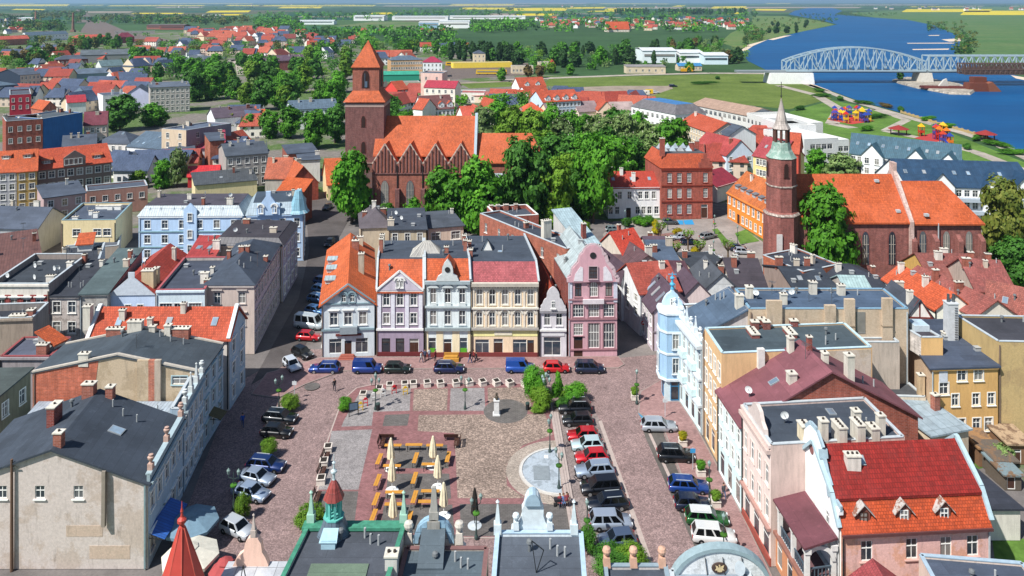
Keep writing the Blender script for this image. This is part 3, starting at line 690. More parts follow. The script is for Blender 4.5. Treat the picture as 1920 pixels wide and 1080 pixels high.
panel(c4,L,a,b_,[(0,3.3),(ln,3.3),(ln,4.4),(0,4.4)],.05,plaster('#dcc98c',.3),'fascia');panel(c4,L,a,b_,[(3.6,3.5),(6.4,3.5),(6.4,4.1),(3.6,4.1)],.12,plain('#e4ddc4',.6),'shop_sign')
for u in[.03,.215,.405,.595,.785,.97]:panel(c4,L,a,b_,[(u*ln-.16,4.8),(u*ln+.16,4.8),(u*ln+.16,11.2),(u*ln-.16,11.2)],.1,plain('#e0d6c6',.7),'pilaster')
for i in range(26):
 u=(i+.5)/26*ln;
m=MB()
for i in range(24):m.box(pt((i+.5)/24,0,11.0)-L+V((0,-.3,0)),.2,.3,.25)
m.obj('dentils',plain('#8f8a82',.7),c4)
k=MB();z0=14.0
k.face([pt(.3,.5,z0)-L+V((-.9,0,-.1)),pt(.3,.5,z0)-L+V((.9,0,-.1)),pt(.3,.5,z0+2.0)-L]);k.slab([pt(.3,.5,z0)-L+V((-1.1,-.2,-.1)),pt(.3,.5,z0+2.1)-L+V((0,-.2,0)),pt(.3,.5,z0)-L+V((0,3.2,.2)),pt(.3,.5,z0)-L+V((-1.1,2.4,-.1))],.08,1);k.slab([pt(.3,.5,z0+2.1)-L+V((0,-.2,0)),pt(.3,.5,z0)-L+V((1.1,-.2,-.1)),pt(.3,.5,z0)-L+V((1.1,2.4,-.1)),pt(.3,.5,z0)-L+V((0,3.2,.2))],.08,1)
k.obj('roof_dormer',[WHITE,FEL],ro);roof_window(ro,pt(.5,.45,14.05)-L,(0,0,1),.8,.8)
g=root('glass_skylight',pt(0,0,0)*0+P(800,478,14.1),'large glass pyramid skylight on the dark flat roof','skylight')
k=MB();B0=[V((-2.6,-1,0)),V((2.6,-1,0)),V((2.4,3.2,0)),V((-2.6,3.2,0))];T0=[V((-.6,1,2.0)),V((.5,1,2.0))]
k.face([B0[0],B0[1],T0[1],T0[0]]);k.face([B0[1],B0[2],T0[1]]);k.face([B0[2],B0[3],T0[0],T0[1]]);k.face([B0[3],B0[0],T0[0]]);k.obj('panes',glass((.2,.2,.19)),g)
k=MB()
for i in range(7):
 t=i/6;k.bar(B0[0].lerp(B0[1],t),T0[0].lerp(T0[1],t),.09);k.bar(B0[1].lerp(B0[2],t),T0[1],.08);k.bar(B0[3].lerp(B0[0],t),T0[0],.08)
for q in range(4):k.bar(B0[q],B0[(q+1)%4],.14)
k.bar(T0[0],T0[1],.14);k.obj('glazing_bars',plain('#b9b6ae',.6),g)
def curly(ln,z0,z1,shoulder=.0,n=6):
 """symmetric baroque gable outline from z0 to z1 over width ln"""
 h=z1-z0;half=ln/2
 prof=[(1,0),(1,.1),(.93,.12),(.93,.22),(.8,.3),(.72,.42),(.62,.5),(.52,.52),(.47,.6),(.47,.7),(.4,.8),(.28,.9),(.14,.97),(0,1)]
 R_=[(half+half*x,z0+h*z)for x,z in prof];L_=[(half-half*x,z0+h*z)for x,z in prof[:-1]]
 return L_[:1]+R_+L_[:0:-1]if False else[(half-half*x,z0+h*z)for x,z in prof[:1]]+R_+L_[:0:-1]
c5=bld('tiny_gabled_house','tiny white house with scrolled gable squeezed between cream and pink houses',(1012,583),(1062,583),7.3,12,plaster('#bdbabd',.5),'gy',RD,3.6,ov=.0,sk=-1.4,F=[(.3,2.9,1,2.7,'s',[.47]),(5.0,1.9,2,.95,'H',[.28,.73])],cor=False,tm=plain('#d6d4d6',.7),grp='houses in the row across the square')
a,b_,L,ln,pt,ro=fr(c5)
gb=panel(c5,L,a,b_,curly(ln,7.3,11.2),.3,plain('#c8c6c8',.7),'scrolled_gable');window(gb,pt(.5,0,7.9)-L+V((0,-.42,0)),0,.6,1.1,'n')
band(c5,L,a,b_,4.3,.2,.3);band(c5,L,a,b_,7.2,.25,.3,plain('#8f8d92',.7));panel(c5,L,a,b_,[(.3,3.4),(ln-.3,3.4),(ln-.3,4.1),(.3,4.1)],.08,plain('#d9d9da',.6),'shop_sign')
k=MB();k.rev((0,0,0),[(.75,0),(.4,.8),(.0,2.2)],6,0,False);o_=k.obj('small_spire',OR,ro);o_.location=pt(.35,.22,8.8)-L
PINK=plaster('#b38e95',.45)
c6=bld('pink_house','tall pink house with large baroque scrolled gable',(1066,528),(1157,527),11.9,16,(PINK,BRD),'gy',seam('#a7b3b4',.8,.55),4.0,ov=0,sk=-2,F=[(.05,3.2,1,1.4,'db',[.2]),(1.4,3.9,2,1.75,'mt',[.52,.83]),(3.4,1.9,1,1.5,'m',[.2]),(6.3,2.0,3,1.7,'mt',[.2,.52,.83]),(9.5,2.1,1,1.05,'nb',[.2]),(9.5,2.3,1,1.3,'am',[.52]),(9.5,2.1,1,1.05,'nb',[.83])],Rt=(3,5,2,'t'),cor=False,chs=[(.9,.5,.7,.7,2.2,BRD)],tm=plain('#8f6a70',.8),grp='houses in the row across the square')
a,b_,L,ln,pt,ro=fr(c6)
GP=plaster('#b28b93',.3)
prof=[(1.0,11.9),(1.02,12.6),(.9,12.9),(.86,13.4),(.84,14.0),(.72,14.5),(.6,15.0),(.55,15.6),(.52,16.1),(.4,16.5),(.3,17.2),(.16,17.6),(0,17.75)]
h2=ln/2
gpts=[(h2+h2*x,z)for x,z in prof]+[(h2-h2*x,z)for x,z in prof[-2::-1]]
gb=panel(c6,L,a,b_,gpts,.35,GP,'baroque_gable')
window(gb,pt(.5,0,12.5)-L+V((0,-.48,0)),0,1.3,1.9,'mtb',tm=plain('#b9a3a8',.7))
k=MB();k.rev((0,0,0),[(.5,0),(.5,.06)],14,0);o_=k.obj('round_window',DARK,gb);o_.location=pt(.5,0,16.1)-L+V((0,-.36,0));o_.rotation_euler=(math.pi/2,0,0)
for s in(0,1):
 pp=prof if not s else prof
 k=MB();sg=1 if s else-1
 for(x0,z0_),(x1,z1_)in zip(prof,prof[1:]):k.bar(pt(.5,0,z0_)-L+V((sg*h2*x0,-.2,0)),pt(.5,0,z1_)-L+V((sg*h2*x1,-.2,0)),.22,0,.55)
 k.obj('gable_coping',plain('#c6b0b4',.7),gb)
 panel(c6,L,a,b_,[(h2+sg*h2*x-.28,z)for x,z in((.93,9.2),)]and[(h2+sg*h2*.93-.3,8.6),(h2+sg*h2*.93+.3,8.6),(h2+sg*h2*.93+.3,12.3),(h2+sg*h2*.93-.3,12.3)],.12,plain('#c9ccd8',.7),'white_strip')
 panel(c6,L,a,b_,[(h2+sg*h2*x,z)for x,z in((.42,12.1),(.8,12.1),(.74,13.2),(.52,14.4),(.42,14.2))],.4,plain('#dcd8dc',.7),'white_scroll')
band(c6,L,a,b_,9.1,.15,.25,plain('#a97f86',.8));band(c6,L,a,b_,6.0,.12,.25,plain('#a0757c',.8));band(c6,L,a,b_,1.2,.1,.2,plain('#a0757c',.8))
panel(c6,L,a,b_,[(h2-1.6,8.5),(h2+1.7,8.5),(h2+1.7,9.2),(h2-1.6,9.2)],.5,plain('#d5cdd0',.7),'balcony')
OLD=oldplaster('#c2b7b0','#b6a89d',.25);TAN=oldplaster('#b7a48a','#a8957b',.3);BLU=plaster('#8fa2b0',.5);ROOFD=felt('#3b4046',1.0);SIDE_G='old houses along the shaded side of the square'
def finial(par,loc,m,s=1.0,kind='urn',name='pinnacle'):
 k=('fin',m.name,s,kind)
 if k not in CHC:
  b=MB()
  if kind=='urn':b.box((0,0,0),.55*s,.55*s,.7*s);b.rev((0,0,.7*s),[(.2*s,0),(.12*s,.2*s),(.3*s,.45*s),(.36*s,.7*s),(.2*s,.8*s),(.25*s,.95*s),(.0,1.0*s)],10)
  elif kind=='ball':b.box((0,0,0),.7*s,.7*s,.9*s,0,0,.8);b.rev((0,0,.9*s),[(.12*s,0),(.14*s,.15*s),(.34*s,.3*s),(.42*s,.55*s),(.34*s,.8*s),(0,.95*s)],10)
  else:b.box((0,0,0),.6*s,.6*s,.8*s);b.box((0,0,.8*s),.42*s,.42*s,1.6*s,0,0,.25);b.rev((0,0,2.35*s),[(.06*s,0),(.16*s,.12*s),(.0,.32*s)],8)
  CHC[k]=b.mesh(name,m)
 return link(name,CHC[k],par,loc)
fx=lambda d:-35.9-.135*(d-73.7)
W1=[(6.95,1.25,3,.95,'n',[.24,.437,.637])]
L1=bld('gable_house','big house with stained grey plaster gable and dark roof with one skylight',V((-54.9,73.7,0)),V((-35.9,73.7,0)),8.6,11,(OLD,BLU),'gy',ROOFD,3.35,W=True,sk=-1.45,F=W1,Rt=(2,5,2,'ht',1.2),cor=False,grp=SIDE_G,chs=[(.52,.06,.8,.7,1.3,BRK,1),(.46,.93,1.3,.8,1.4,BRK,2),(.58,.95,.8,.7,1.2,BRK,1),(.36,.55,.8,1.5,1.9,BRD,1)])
pt,rz_,Lc,ro,ln,dep=r_info[L1.name]
g1=pt(.72,.5,rz_(.72,.5));roof_window(ro,g1-Lc,(.33,0,.94),1.1,1.5)
def parapet(par,p0,p1,z,Lc,m,nfin,fm,kinds):
 e=(p1-p0);n=V((e.y,-e.x,0)).normalized();k=MB();k.bar(V((p0.x,p0.y,z+.35))-Lc,V((p1.x,p1.y,z+.35))-Lc,.3,0,.7);k.bar(V((p0.x,p0.y,z+.75))-Lc,V((p1.x,p1.y,z+.75))-Lc,.55,0,.14);k.bar(V((p0.x,p0.y,z-.2))-Lc+n*.2,V((p1.x,p1.y,z-.2))-Lc+n*.2,.5,0,.25);k.obj('parapet',m,par)
 for i in range(nfin):
  q=p0.lerp(p1,(i+.15)/max(1,nfin-.7));finial(par,V((q.x,q.y,z+.8))-Lc,fm,.9,kinds[i%len(kinds)])
parapet(L1,pt(1.0,0,0),pt(1.0,1,0),8.6,Lc,plain('#9fb2b8',.6),3,plain('#b89a8c',.8),['urn'])
k=MB();k.bar(pt(.78,0,4.5)-Lc+V((0,-.4,0)),pt(.78,0,9.9)-Lc+V((0,-.3,0)),.35);k.obj('flue_pipe',plain('#8d8478',.8),L1)
k=MB();k.bar(pt(.985,0,.1)-Lc+V((0,-.12,0)),pt(.985,0,8.3)-Lc+V((0,-.12,0)),.14);k.obj('drainpipe',plain('#7f969a',.5),L1)
for x,z0,z1,w_ in((10.9,3.2,4.3,3.6),(13.2,1.0,2.3,4.0)):panel(L1,Lc,pt(0,0,0),pt(1,0,0),[(x,z0),(x+w_,z0),(x+w_,z1),(x,z1)],.02,oldplaster('#bba796','#b5a392',.6),'patched_plaster')
pole=root('wooden_pole',PD(22,1086,73.45),'tall bare wooden pole in front of the stained gable wall','pole');k=MB();k.rev((0,0,-.8),[(.17,0),(.12,12.6)],8);k.obj('shaft',plain('#6b5445',.9),pole);k=MB();k.bar((-.6,0,11),(.6,0,11.0),.08);k.bar((0,0,10.9),(.0,1.2,11.2),.05);k.obj('crossarm',metal('#6d6f70'),pole)
lb=bld('corrugated_roof_house','low house with ribbed silver sheet roof behind the grey gable',V((-57.5,85.6,0)),V((-38.2,85.6,0)),6.2,6.6,(OLD,BLU),'mono',seam('#a3afba',.42,.45),.3,W=True,cor=False,grp=SIDE_G,ant=1)
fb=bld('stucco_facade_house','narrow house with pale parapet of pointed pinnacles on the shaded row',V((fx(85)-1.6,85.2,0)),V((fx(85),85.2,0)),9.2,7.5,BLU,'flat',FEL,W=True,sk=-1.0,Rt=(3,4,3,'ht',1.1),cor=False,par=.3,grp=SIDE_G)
pt,rz_,Lc,ro,ln,dep=r_info[fb.name];parapet(fb,pt(1,0,0),pt(1,1,0),9.3,Lc,plain('#a9b9be',.6),4,plain('#c3c8c6',.7),['urn','ob','ob'])
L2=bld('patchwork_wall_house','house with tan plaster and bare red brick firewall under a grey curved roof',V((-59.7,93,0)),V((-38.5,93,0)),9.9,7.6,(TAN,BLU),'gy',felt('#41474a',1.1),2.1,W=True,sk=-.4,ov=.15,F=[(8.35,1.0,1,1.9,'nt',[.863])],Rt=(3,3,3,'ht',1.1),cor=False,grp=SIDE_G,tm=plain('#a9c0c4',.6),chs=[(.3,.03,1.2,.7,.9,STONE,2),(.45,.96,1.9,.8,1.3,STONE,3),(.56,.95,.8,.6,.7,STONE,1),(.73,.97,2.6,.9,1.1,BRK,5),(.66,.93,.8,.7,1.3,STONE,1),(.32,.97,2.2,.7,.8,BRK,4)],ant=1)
pt,rz_,Lc,ro,ln,dep=r_info[L2.name];a,b_=pt(0,0,0),pt(1,0,0)
panel(L2,Lc,a,b_,[(.02,0),(7.9,0),(7.7,4),(8.0,5.5),(7.6,7),(7.9,9),(8.2,11.3),(.02,9.75)],.03,brick('#a85a40',.35),'exposed_brick')
for u0,u1,m in((13.2,14.6,TAN),(14.6,15.35,brick('#a5634c')),(15.35,16.1,plaster('#a39585',.9))):panel(L2,Lc,a,b_,[(u0,5.6 if m is TAN else 5.2),(u1,5.6),(u1,11.5),(u0,11.5)],.4 if m is not MC.get(1)else .2,m,'chimney_breast')
for v in(0,1):
 k=MB();k.bar(pt(0,v,9.95)-Lc,pt(.5,v,12.15)-Lc,.35,0,.2);k.bar(pt(.5,v,12.15)-Lc,pt(1,v,9.95)-Lc,.35,0,.2);k.obj('firewall_coping',plain('#b8b0a4',.8),L2)
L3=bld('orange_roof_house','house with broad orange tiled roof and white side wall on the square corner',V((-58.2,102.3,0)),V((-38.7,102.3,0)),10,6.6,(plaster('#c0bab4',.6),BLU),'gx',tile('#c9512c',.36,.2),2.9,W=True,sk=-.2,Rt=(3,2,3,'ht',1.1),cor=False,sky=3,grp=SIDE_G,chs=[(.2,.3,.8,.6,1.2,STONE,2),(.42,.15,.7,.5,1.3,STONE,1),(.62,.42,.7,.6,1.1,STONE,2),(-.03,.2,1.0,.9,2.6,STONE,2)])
pt,rz_,Lc,ro,ln,dep=r_info[L3.name]
for u in(0.005,.995):
 k=MB();k.bar(pt(u,-.03,9.9)-Lc,pt(u,.5,13.15)-Lc,.5,0,.3);k.bar(pt(u,.5,13.15)-Lc,pt(u,1.02,9.9)-Lc,.5,0,.3);k.obj('white_coping',plain('#cfd8da',.6),L3)
for(d,w_,hex_,lab)in((76.5,5.2,'#2f62b0','blue ribbed shop awning on the shaded facade'),(96.0,2.0,'#5a5230','narrow olive shop sign board jutting from the shaded row')):
 r=root('shop_awning',V((fx(d),d,2.9)),lab,'awning');k=MB();k.slab([V((.1,-w_/2,.6)),V((1.9,-w_/2,-.1)),V((1.9,w_/2,-.1)),V((.1,w_/2,.6))],.06);k.obj('canvas',seam(hex_,.35,.7),r)
 k=MB();k.bar((0,-w_/2,.0),(1.9,-w_/2,-.15),.06);k.bar((0,w_/2,.0),(1.9,w_/2,-.15),.06);k.obj('bracket',DARK,r)
MID='houses of the old block west of the street'
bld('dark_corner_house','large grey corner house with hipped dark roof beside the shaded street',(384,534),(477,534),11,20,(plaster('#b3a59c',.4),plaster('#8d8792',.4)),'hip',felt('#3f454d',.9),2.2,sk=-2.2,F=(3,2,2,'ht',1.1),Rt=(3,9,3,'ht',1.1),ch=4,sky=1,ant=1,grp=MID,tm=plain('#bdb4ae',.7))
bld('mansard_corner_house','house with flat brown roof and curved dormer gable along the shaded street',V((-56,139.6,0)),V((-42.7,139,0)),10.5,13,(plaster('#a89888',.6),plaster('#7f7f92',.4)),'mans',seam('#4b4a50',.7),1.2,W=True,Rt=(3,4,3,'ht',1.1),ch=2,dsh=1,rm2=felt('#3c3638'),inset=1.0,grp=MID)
PB=plaster('#9fb6cf',.25)
lb5=bld('long_blue_house','long pale blue house with silver mansard and small triangular dormers',(260,405),(455,404),10,12,PB,'mans',seam('#a9b6bd',.5),1.9,F=(3,6,3,'t',1.25),ch=4,dsh=1,rm2=felt('#4a4348'),inset=1.1,grp=MID,cop=plain('#6f9ba0',.6),tm=plain('#e6ecef',.7))
pt,rz_,Lc,ro,ln,dep=r_info[lb5.name];k=MB()
for i,u in enumerate((.1,.2,.33,.41,.6,.68,.8)):
 p=pt(u,.04,10.3)-Lc;k=MB();k.hexa([p+V((-.7,0,0)),p+V((.7,0,0)),p+V((0.01,1.1,1.3)),p+V((-.01,1.1,1.3))],[p+V((-.02,0,1.3)),p+V((.02,0,1.3)),p+V((.01,1.2,1.4)),p+V((-.01,1.2,1.4))]);d_=k.obj('dormer',plain('#c4d0d6',.6),ro)
 k=MB();k.face([p+V((-.35,-.02,.15)),p+V((.35,-.02,.15)),p+V((0,-.02,.8))]);k.obj('pane',GL,d_)
panel(lb5,Lc,pt(0,0,0),pt(1,0,0),[(ln*.5-1.4,0),(ln*.5+1.4,0),(ln*.5+1.4,11.4),(ln*.5,12.8),(ln*.5-1.4,11.4)],.35,PB,'projecting_bay')
for z in(2.2,5.4,9.0):window(lb5,pt(.5,0,z)-Lc+V((0,-.48,0)),math.atan2((pt(1,0,0)-pt(0,0,0)).y,(pt(1,0,0)-pt(0,0,0)).x),.9,1.6,'t')
band(lb5,Lc,pt(0,0,0),pt(1,0,0),6.6,.12,.25,plain('#7fa0a8',.6));band(lb5,Lc,pt(0,0,0),pt(1,0,0),3.3,.1,.25,plain('#7fa0a8',.6))
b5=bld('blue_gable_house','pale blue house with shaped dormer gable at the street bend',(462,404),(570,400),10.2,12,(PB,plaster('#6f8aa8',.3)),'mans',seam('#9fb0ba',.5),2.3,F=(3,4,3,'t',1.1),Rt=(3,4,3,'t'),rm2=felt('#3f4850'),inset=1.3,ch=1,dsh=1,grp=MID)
pt,rz_,Lc,ro,ln,dep=r_info[b5.name];a,b_=pt(0,0,0),pt(1,0,0)
gb=panel(b5,Lc,a,b_,[(2.2,10.2),(7.0,10.2),(7.0,12.6),(6.2,12.7),(5.1,14.3),(5.1,15.3),(4.1,15.3),(4.1,14.3),(3.0,12.7),(2.2,12.6)],.5,PB,'shaped_gable')
for u in(3.2,6.0):window(gb,a+(b_-a).normalized()*u+V((0,-.6,10.7))-Lc,0,.8,1.5,'a')
k=MB();c_=pt(.9,.12,10.2)-Lc;k.rev(c_,[(2.4,0),(1.9,.6),(.75,4.6),(.7,4.7)],8,0,False,math.pi/8);k.obj('corner_turret_roof',seam('#86b4c6',.45,.45),ro)
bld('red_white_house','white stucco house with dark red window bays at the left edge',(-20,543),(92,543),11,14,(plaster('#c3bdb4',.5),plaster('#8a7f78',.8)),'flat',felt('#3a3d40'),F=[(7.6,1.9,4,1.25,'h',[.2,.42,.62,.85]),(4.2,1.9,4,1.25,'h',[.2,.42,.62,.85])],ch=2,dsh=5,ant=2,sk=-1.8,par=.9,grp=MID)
pt,rz_,Lc,ro,ln,dep=r_info['red_white_house']
for u in(.31,.52,.735,.96):panel(bpy.data.objects['red_white_house'],Lc,pt(0,0,0),pt(1,0,0),[(u*ln-.45,7.2),(u*ln+.45,7.2),(u*ln+.45,10.2),(u*ln-.45,10.2)],.05,plain('#8f4440',.8),'red_panel')
bld('stained_house','narrow house with stained peeling plaster and brown eaves',(92,554),(149,554),10,13,oldplaster('#b9b0aa','#9b928c',.9),'mono',felt('#35363a'),1.2,F=(3,2,2,'t',1.15),ch=2,ant=1,grp=MID)
bld('green_roof_house','narrow grey house with long green grey felt roof edged white',(151,550),(201,549),10.3,17,oldplaster('#aaa69f','#96918b',.8),'mono',felt('#55605c',1.2),1.4,F=[(6.5,1.7,2,1.3,'n',[.3,.7])],ch=2,cop=plain('#c8d4d4'),grp=MID)
pbg=bld('blue_gabled_house','pale blue gable front with red roof behind it',(203,553),(291,552),9.4,18,(plaster('#a9b9d6',.25),plaster('#9c9690',.8)),'gy',tile('#b5402a',.45,.25),2.4,sk=-1.6,ov=.0,F=[(6.3,1.5,2,.9,'t',[.42,.68])],chs=[(.78,.1,1.9,1.2,2.2,plaster('#b3a284',.8),4),(.85,.2,.8,.9,2.2,plaster('#b3a284',.8),1),(.8,.75,.6,.6,2,STONE,1)],dsh=1,cor=False,grp=MID)
pt,rz_,Lc,ro,ln,dep=r_info[pbg.name]
panel(pbg,Lc,pt(0,0,0),pt(1,0,0),[(0,9.35),(ln/2-.5,12.1),(ln/2-.5,13),(ln/2+.5,13),(ln/2+.5,12.1),(ln,9.35),(ln,9.7),(ln,9.35)],.15,plain('#c6cfd8',.6),'gable_front')
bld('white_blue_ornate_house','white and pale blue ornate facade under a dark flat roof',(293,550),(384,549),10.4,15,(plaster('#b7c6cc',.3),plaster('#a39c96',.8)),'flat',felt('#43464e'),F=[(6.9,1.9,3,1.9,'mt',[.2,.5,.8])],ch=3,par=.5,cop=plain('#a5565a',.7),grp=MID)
bld('red_skylight_house','small house with red metal roof and slanted skylight in the block',(348,487),(398,487),9.5,9,plaster('#a59a90',.8),'mono',seam('#a3403c',.5),1.5,sky=2,ch=1,grp=MID)
bld('brown_ribbed_house','house with brown ribbed roof and tall grey chimneys at the left edge',(-30,522),(80,505),8,16,plaster('#9aa2a8',.7),'mono',seam('#6b4a44',.45,.6),3.0,ch=4,ant=2,grp=MID)
bld('black_flat_roof_house','low building with black flat roof and small orange tiled roof hut',(98,520),(180,512),8.6,16,plaster('#a9b4b8',.7),'flat',felt('#35373c'),ch=4,ant=1,grp=MID)
bld('roof_stair_hut','little orange tiled stair hut standing on the black flat roof',P(145,472,8.6),P(172,470,8.6),10,3.0,WHITE,'mono',OR,1.2,W=True,bz=8.5,cor=False,cat='hut')
bld('dark_flat_house','dark flat roofed house with tall side parapet beside the orange roof',(-60,612),(62,608),9.0,5.5,(plaster('#8c7f72',.9),plaster('#7c7672',.8)),'flat',felt('#34363b'),par=1.0,chs=[(.92,.2,.9,.9,1.7,BRK,2),(.75,.1,2.2,.9,1.2,plaster('#b09878',.9),4)],grp=MID)
bld('purple_flat_house','low purple grey flat roof with a brick chimney',(0,672),(95,672),7,6,plaster('#8c8688',.8),'flat',felt('#55565f'),par=.25,chs=[(.66,.6,.7,.7,1.7,BRK,1),(.76,.2,1.4,.8,1.4,BRK,3)],cop=plain('#8d4a4c',.7),grp=MID)
bld('olive_house','dark olive house with small white windows at the left edge',V((-76,90,0)),V((-62.6,90.6,0)),8,6,plaster('#6d6a58',.8),'mono',felt('#474c46'),.6,W=True,Rt=(2,2,2,'t',1.0),sk=.6,ch=3,cor=False,grp=MID)
bld('orange_lean_to','small lean-to with orange tile roof behind the chimney stack',(102,646),(122,636),8,3,plaster('#8f8b88',.8),'mono',OR,1.5,cor=False,grp=MID,cat='shed')
EAST='houses along the sunny east side of the square'
WB=plaster('#b9ccd6',.35);WST=plain('#d3dde2',.65)
r1=bld('ornate_corner_house','pale blue and white corner house with rounded gable and turquoise finial',V((23.1,107.6,0)),V((24.55,96.4,0)),11.6,7,(WB,plaster('#b3aea8',.8)),'flat',felt('#4a4f52'),W=True,par=.7,cop=WST,sk=0,F=[(.4,2.6,5,1.3,'s'),(4.2,2.0,6,1.0,'ht'),(7.9,2.0,6,1.0,'ht')],tm=WST,grp=EAST)
pt,rz_,Lc,ro,ln,dep=r_info[r1.name];a,b_=pt(0,0,0),pt(1,0,0)
band(r1,Lc,a,b_,3.7,.5,.35,WST);band(r1,Lc,a,b_,7.1,.45,.3,WST);band(r1,Lc,a,b_,11.3,.7,.45,WST)
for z in(4.0,7.4):
 for u in(.45,.75):panel(r1,Lc,a,b_,[(u*ln-.9,z),(u*ln+.9,z),(u*ln+.9,z+.9),(u*ln-.9,z+.9)],.7,plain('#cfe6e6',.6),'balcony')
for i in range(7):finial(r1,pt((i+.5)/7,.01,12.3)-Lc,WST,.8,('urn','ob')[i%2])
bayc=V((22.75,106.0,0))-Lc;k=MB();
oct_=[(-1.5,1.7),(-1.9,.8),(-1.9,-.8),(-1.1,-1.7),(1.3,-1.7),(1.6,-.6),(1.6,1.7)]
poly=[bayc+V((x,y,3.2))for x,y in oct_];k.prism(poly,(0,0,9.0));by=k.obj('corner_bay',plaster('#86a3bb',.45),r1)
k=MB()
for z,gx in((3.0,.25),(6.6,.12),(9.6,.12),(12.2,.2)):k.prism([bayc+V((x*(1+gx/2),y*(1+gx/2),z))for x,y in oct_],(0,0,.28))
k.obj('bay_cornice',WST,by)
for z in(4.1,7.5):
 window(by,bayc+V((.1,-1.85,z)),0,.85,2.1,'t',tm=WST);window(by,bayc+V((-2.05,0,z)),-math.pi/2,.85,2.1,'t',tm=WST)
k=MB();k.prism([bayc+V((x,.9,z))for x,z in((-1.2,12.3),(1.7,12.3),(1.65,13.0),(1.2,13.5),(1.0,14.0),(.55,14.4),(.25,15.0),(-.05,14.4),(-.5,14.1),(-.9,13.6),(-1.2,12.9))],(0,.45,0));gb=k.obj('bay_gable',plaster('#a3bccc',.35),r1);window(gb,bayc+V((.25,.78,12.5)),0,.6,1.0,'n')
k=MB();k.rev(bayc+V((.25,1.1,14.8)),[(.28,0),(.18,.4),(.38,.6),(.38,.75),(.16,.95),(.14,1.3),(.32,1.5),(.32,1.65),(.1,1.8),(.05,2.4)],10);k.bar(bayc+V((-.35,1.1,16.9)),bayc+V((.85,1.1,16.9)),.1);k.obj('finial',plain('#4fa3c4',.5),gb)
k=MB();k.box(bayc+V((0,-.2,0)),2.6,2.8,3.1);k.obj('shop_corner',plain('#c9dbe0',.7),r1)
window(r1,bayc+V((0,-1.75,.3)),0,1.2,2.6,'s',plain('#2f86b8',.5));window(r1,bayc+V((-1.45,0,.3)),-math.pi/2,1.2,2.6,'s',plain('#2f86b8',.5))
BEI=oldplaster('#b8a690','#b29f88',.25)
sw=bld('sloping_wing','blue grey sloping roof over a pale grey firewall behind the corner house',V((25.2,98.2,0)),V((31,98.2,0)),12.4,7,plaster('#b2adab',.7),'monox',felt('#4d5a66'),3.4,W=True,sk=-.6,cor=False,grp=EAST,chs=[(.9,.2,1.0,.8,1.4,STONE,1)])
bw=bld('beige_firewall_house','tall house with windowless beige firewall and built-in chimney breasts',V((31,97.7,0)),V((51.9,97.7,0)),15.6,7.0,BEI,'flat',felt('#4a5765'),W=True,par=.18,sk=.2,cor=False,cop=plain('#7d9fb4',.6),grp=EAST,ant=4,dsh=3,chs=[(.25,.3,.8,.7,1.3,STONE),(.06,.6,.9,.8,1.5,STONE,1),(.68,.75,.9,.8,1.3,STONE),(.5,.8,.9,.8,1.6,STONE)])
pt,rz_,Lc,ro,ln,dep=r_info[bw.name];a,b_=pt(0,0,0),pt(1,0,0)
for x0,w_,z1,m in((2.2,2.0,17.0,BEI),(9.8,1.4,16.4,BEI),(12.4,1.3,17.2,BEI),(17.3,1.3,17.3,BEI)):
 panel(bw,Lc,a,b_,[(x0,0),(x0+w_,0),(x0+w_,z1),(x0,z1)],.45,m,'chimney_breast')
 if x0>9:
  for q in range(5):panel(bw,Lc,a,b_,[(x0-.03,5.2+2.1*q),(x0+w_+.03,5.2+2.1*q),(x0+w_+.03,5.35+2.1*q),(x0-.03,5.35+2.1*q)],.5,plain('#8e7f6c',.8),'ledge')
panel(bw,Lc,a,b_,[(14.0,12.6),(15.2,12.6),(15.2,15.4),(14.0,15.4)],.06,GL,'stair_window')
for u,z in((.13,2.6),(.06,2.2)):chimney(ro,V((31+u*21-1.0,96.2,13.0))-Lc,.9,.8,1.8,brick('#6e3a32'),0,1)
mm=bld('gap_roof','low grey felt roof with brick flues between cream house and firewall',V((25.6,96.3,0)),V((50,96.3,0)),11.6,1.4,plaster('#a89c90',.8),'flat',felt('#4c4a4a'),W=True,sk=0,cor=False,chs=[(.28,.5,.9,.7,3.2,brick('#7a3c34'),1),(.45,.5,.9,.7,3.0,brick('#7a3c34'),1)],dsh=1,grp=EAST)
ORC=plaster('#be9e76',.4)
r4=bld('orange_cream_house','plain orange cream house with flat green grey roof edged in white',V((24.75,96.0,0)),V((25.0,89,0)),13.9,18.7,(ORC,ORC),'flat',felt('#454e50',1.4),W=True,par=.16,sk=.9,F=[(.3,2.7,3,1.4,'s')]+[(z,2.0,4,.95,'t')for z in(3.9,7.2,10.5)],cor=False,cop=plain('#b4ccd4',.5),grp=EAST,chs=[(.3,.3,2.2,1.0,.45,brick('#7d403a'),4),(.35,.55,2.2,1.0,.45,brick('#7d403a'),4)])
pt,rz_,Lc,ro,ln,dep=r_info[r4.name]
panel(r4,Lc,pt(1,0,0),pt(1,1,0),[(4.3,8),(5.1,8),(5.1,14.6),(4.3,14.6)],.5,plain('#d9d6d0',.8),'white_flue');panel(r4,Lc,pt(1,0,0),pt(1,1,0),[(9,0),(18.6,0),(18.6,13.85),(9,13.85)],.03,oldplaster('#bcb1a3','#b3a592',.4),'pale_plaster')
MAR=felt('#7d4a4c',1.6)
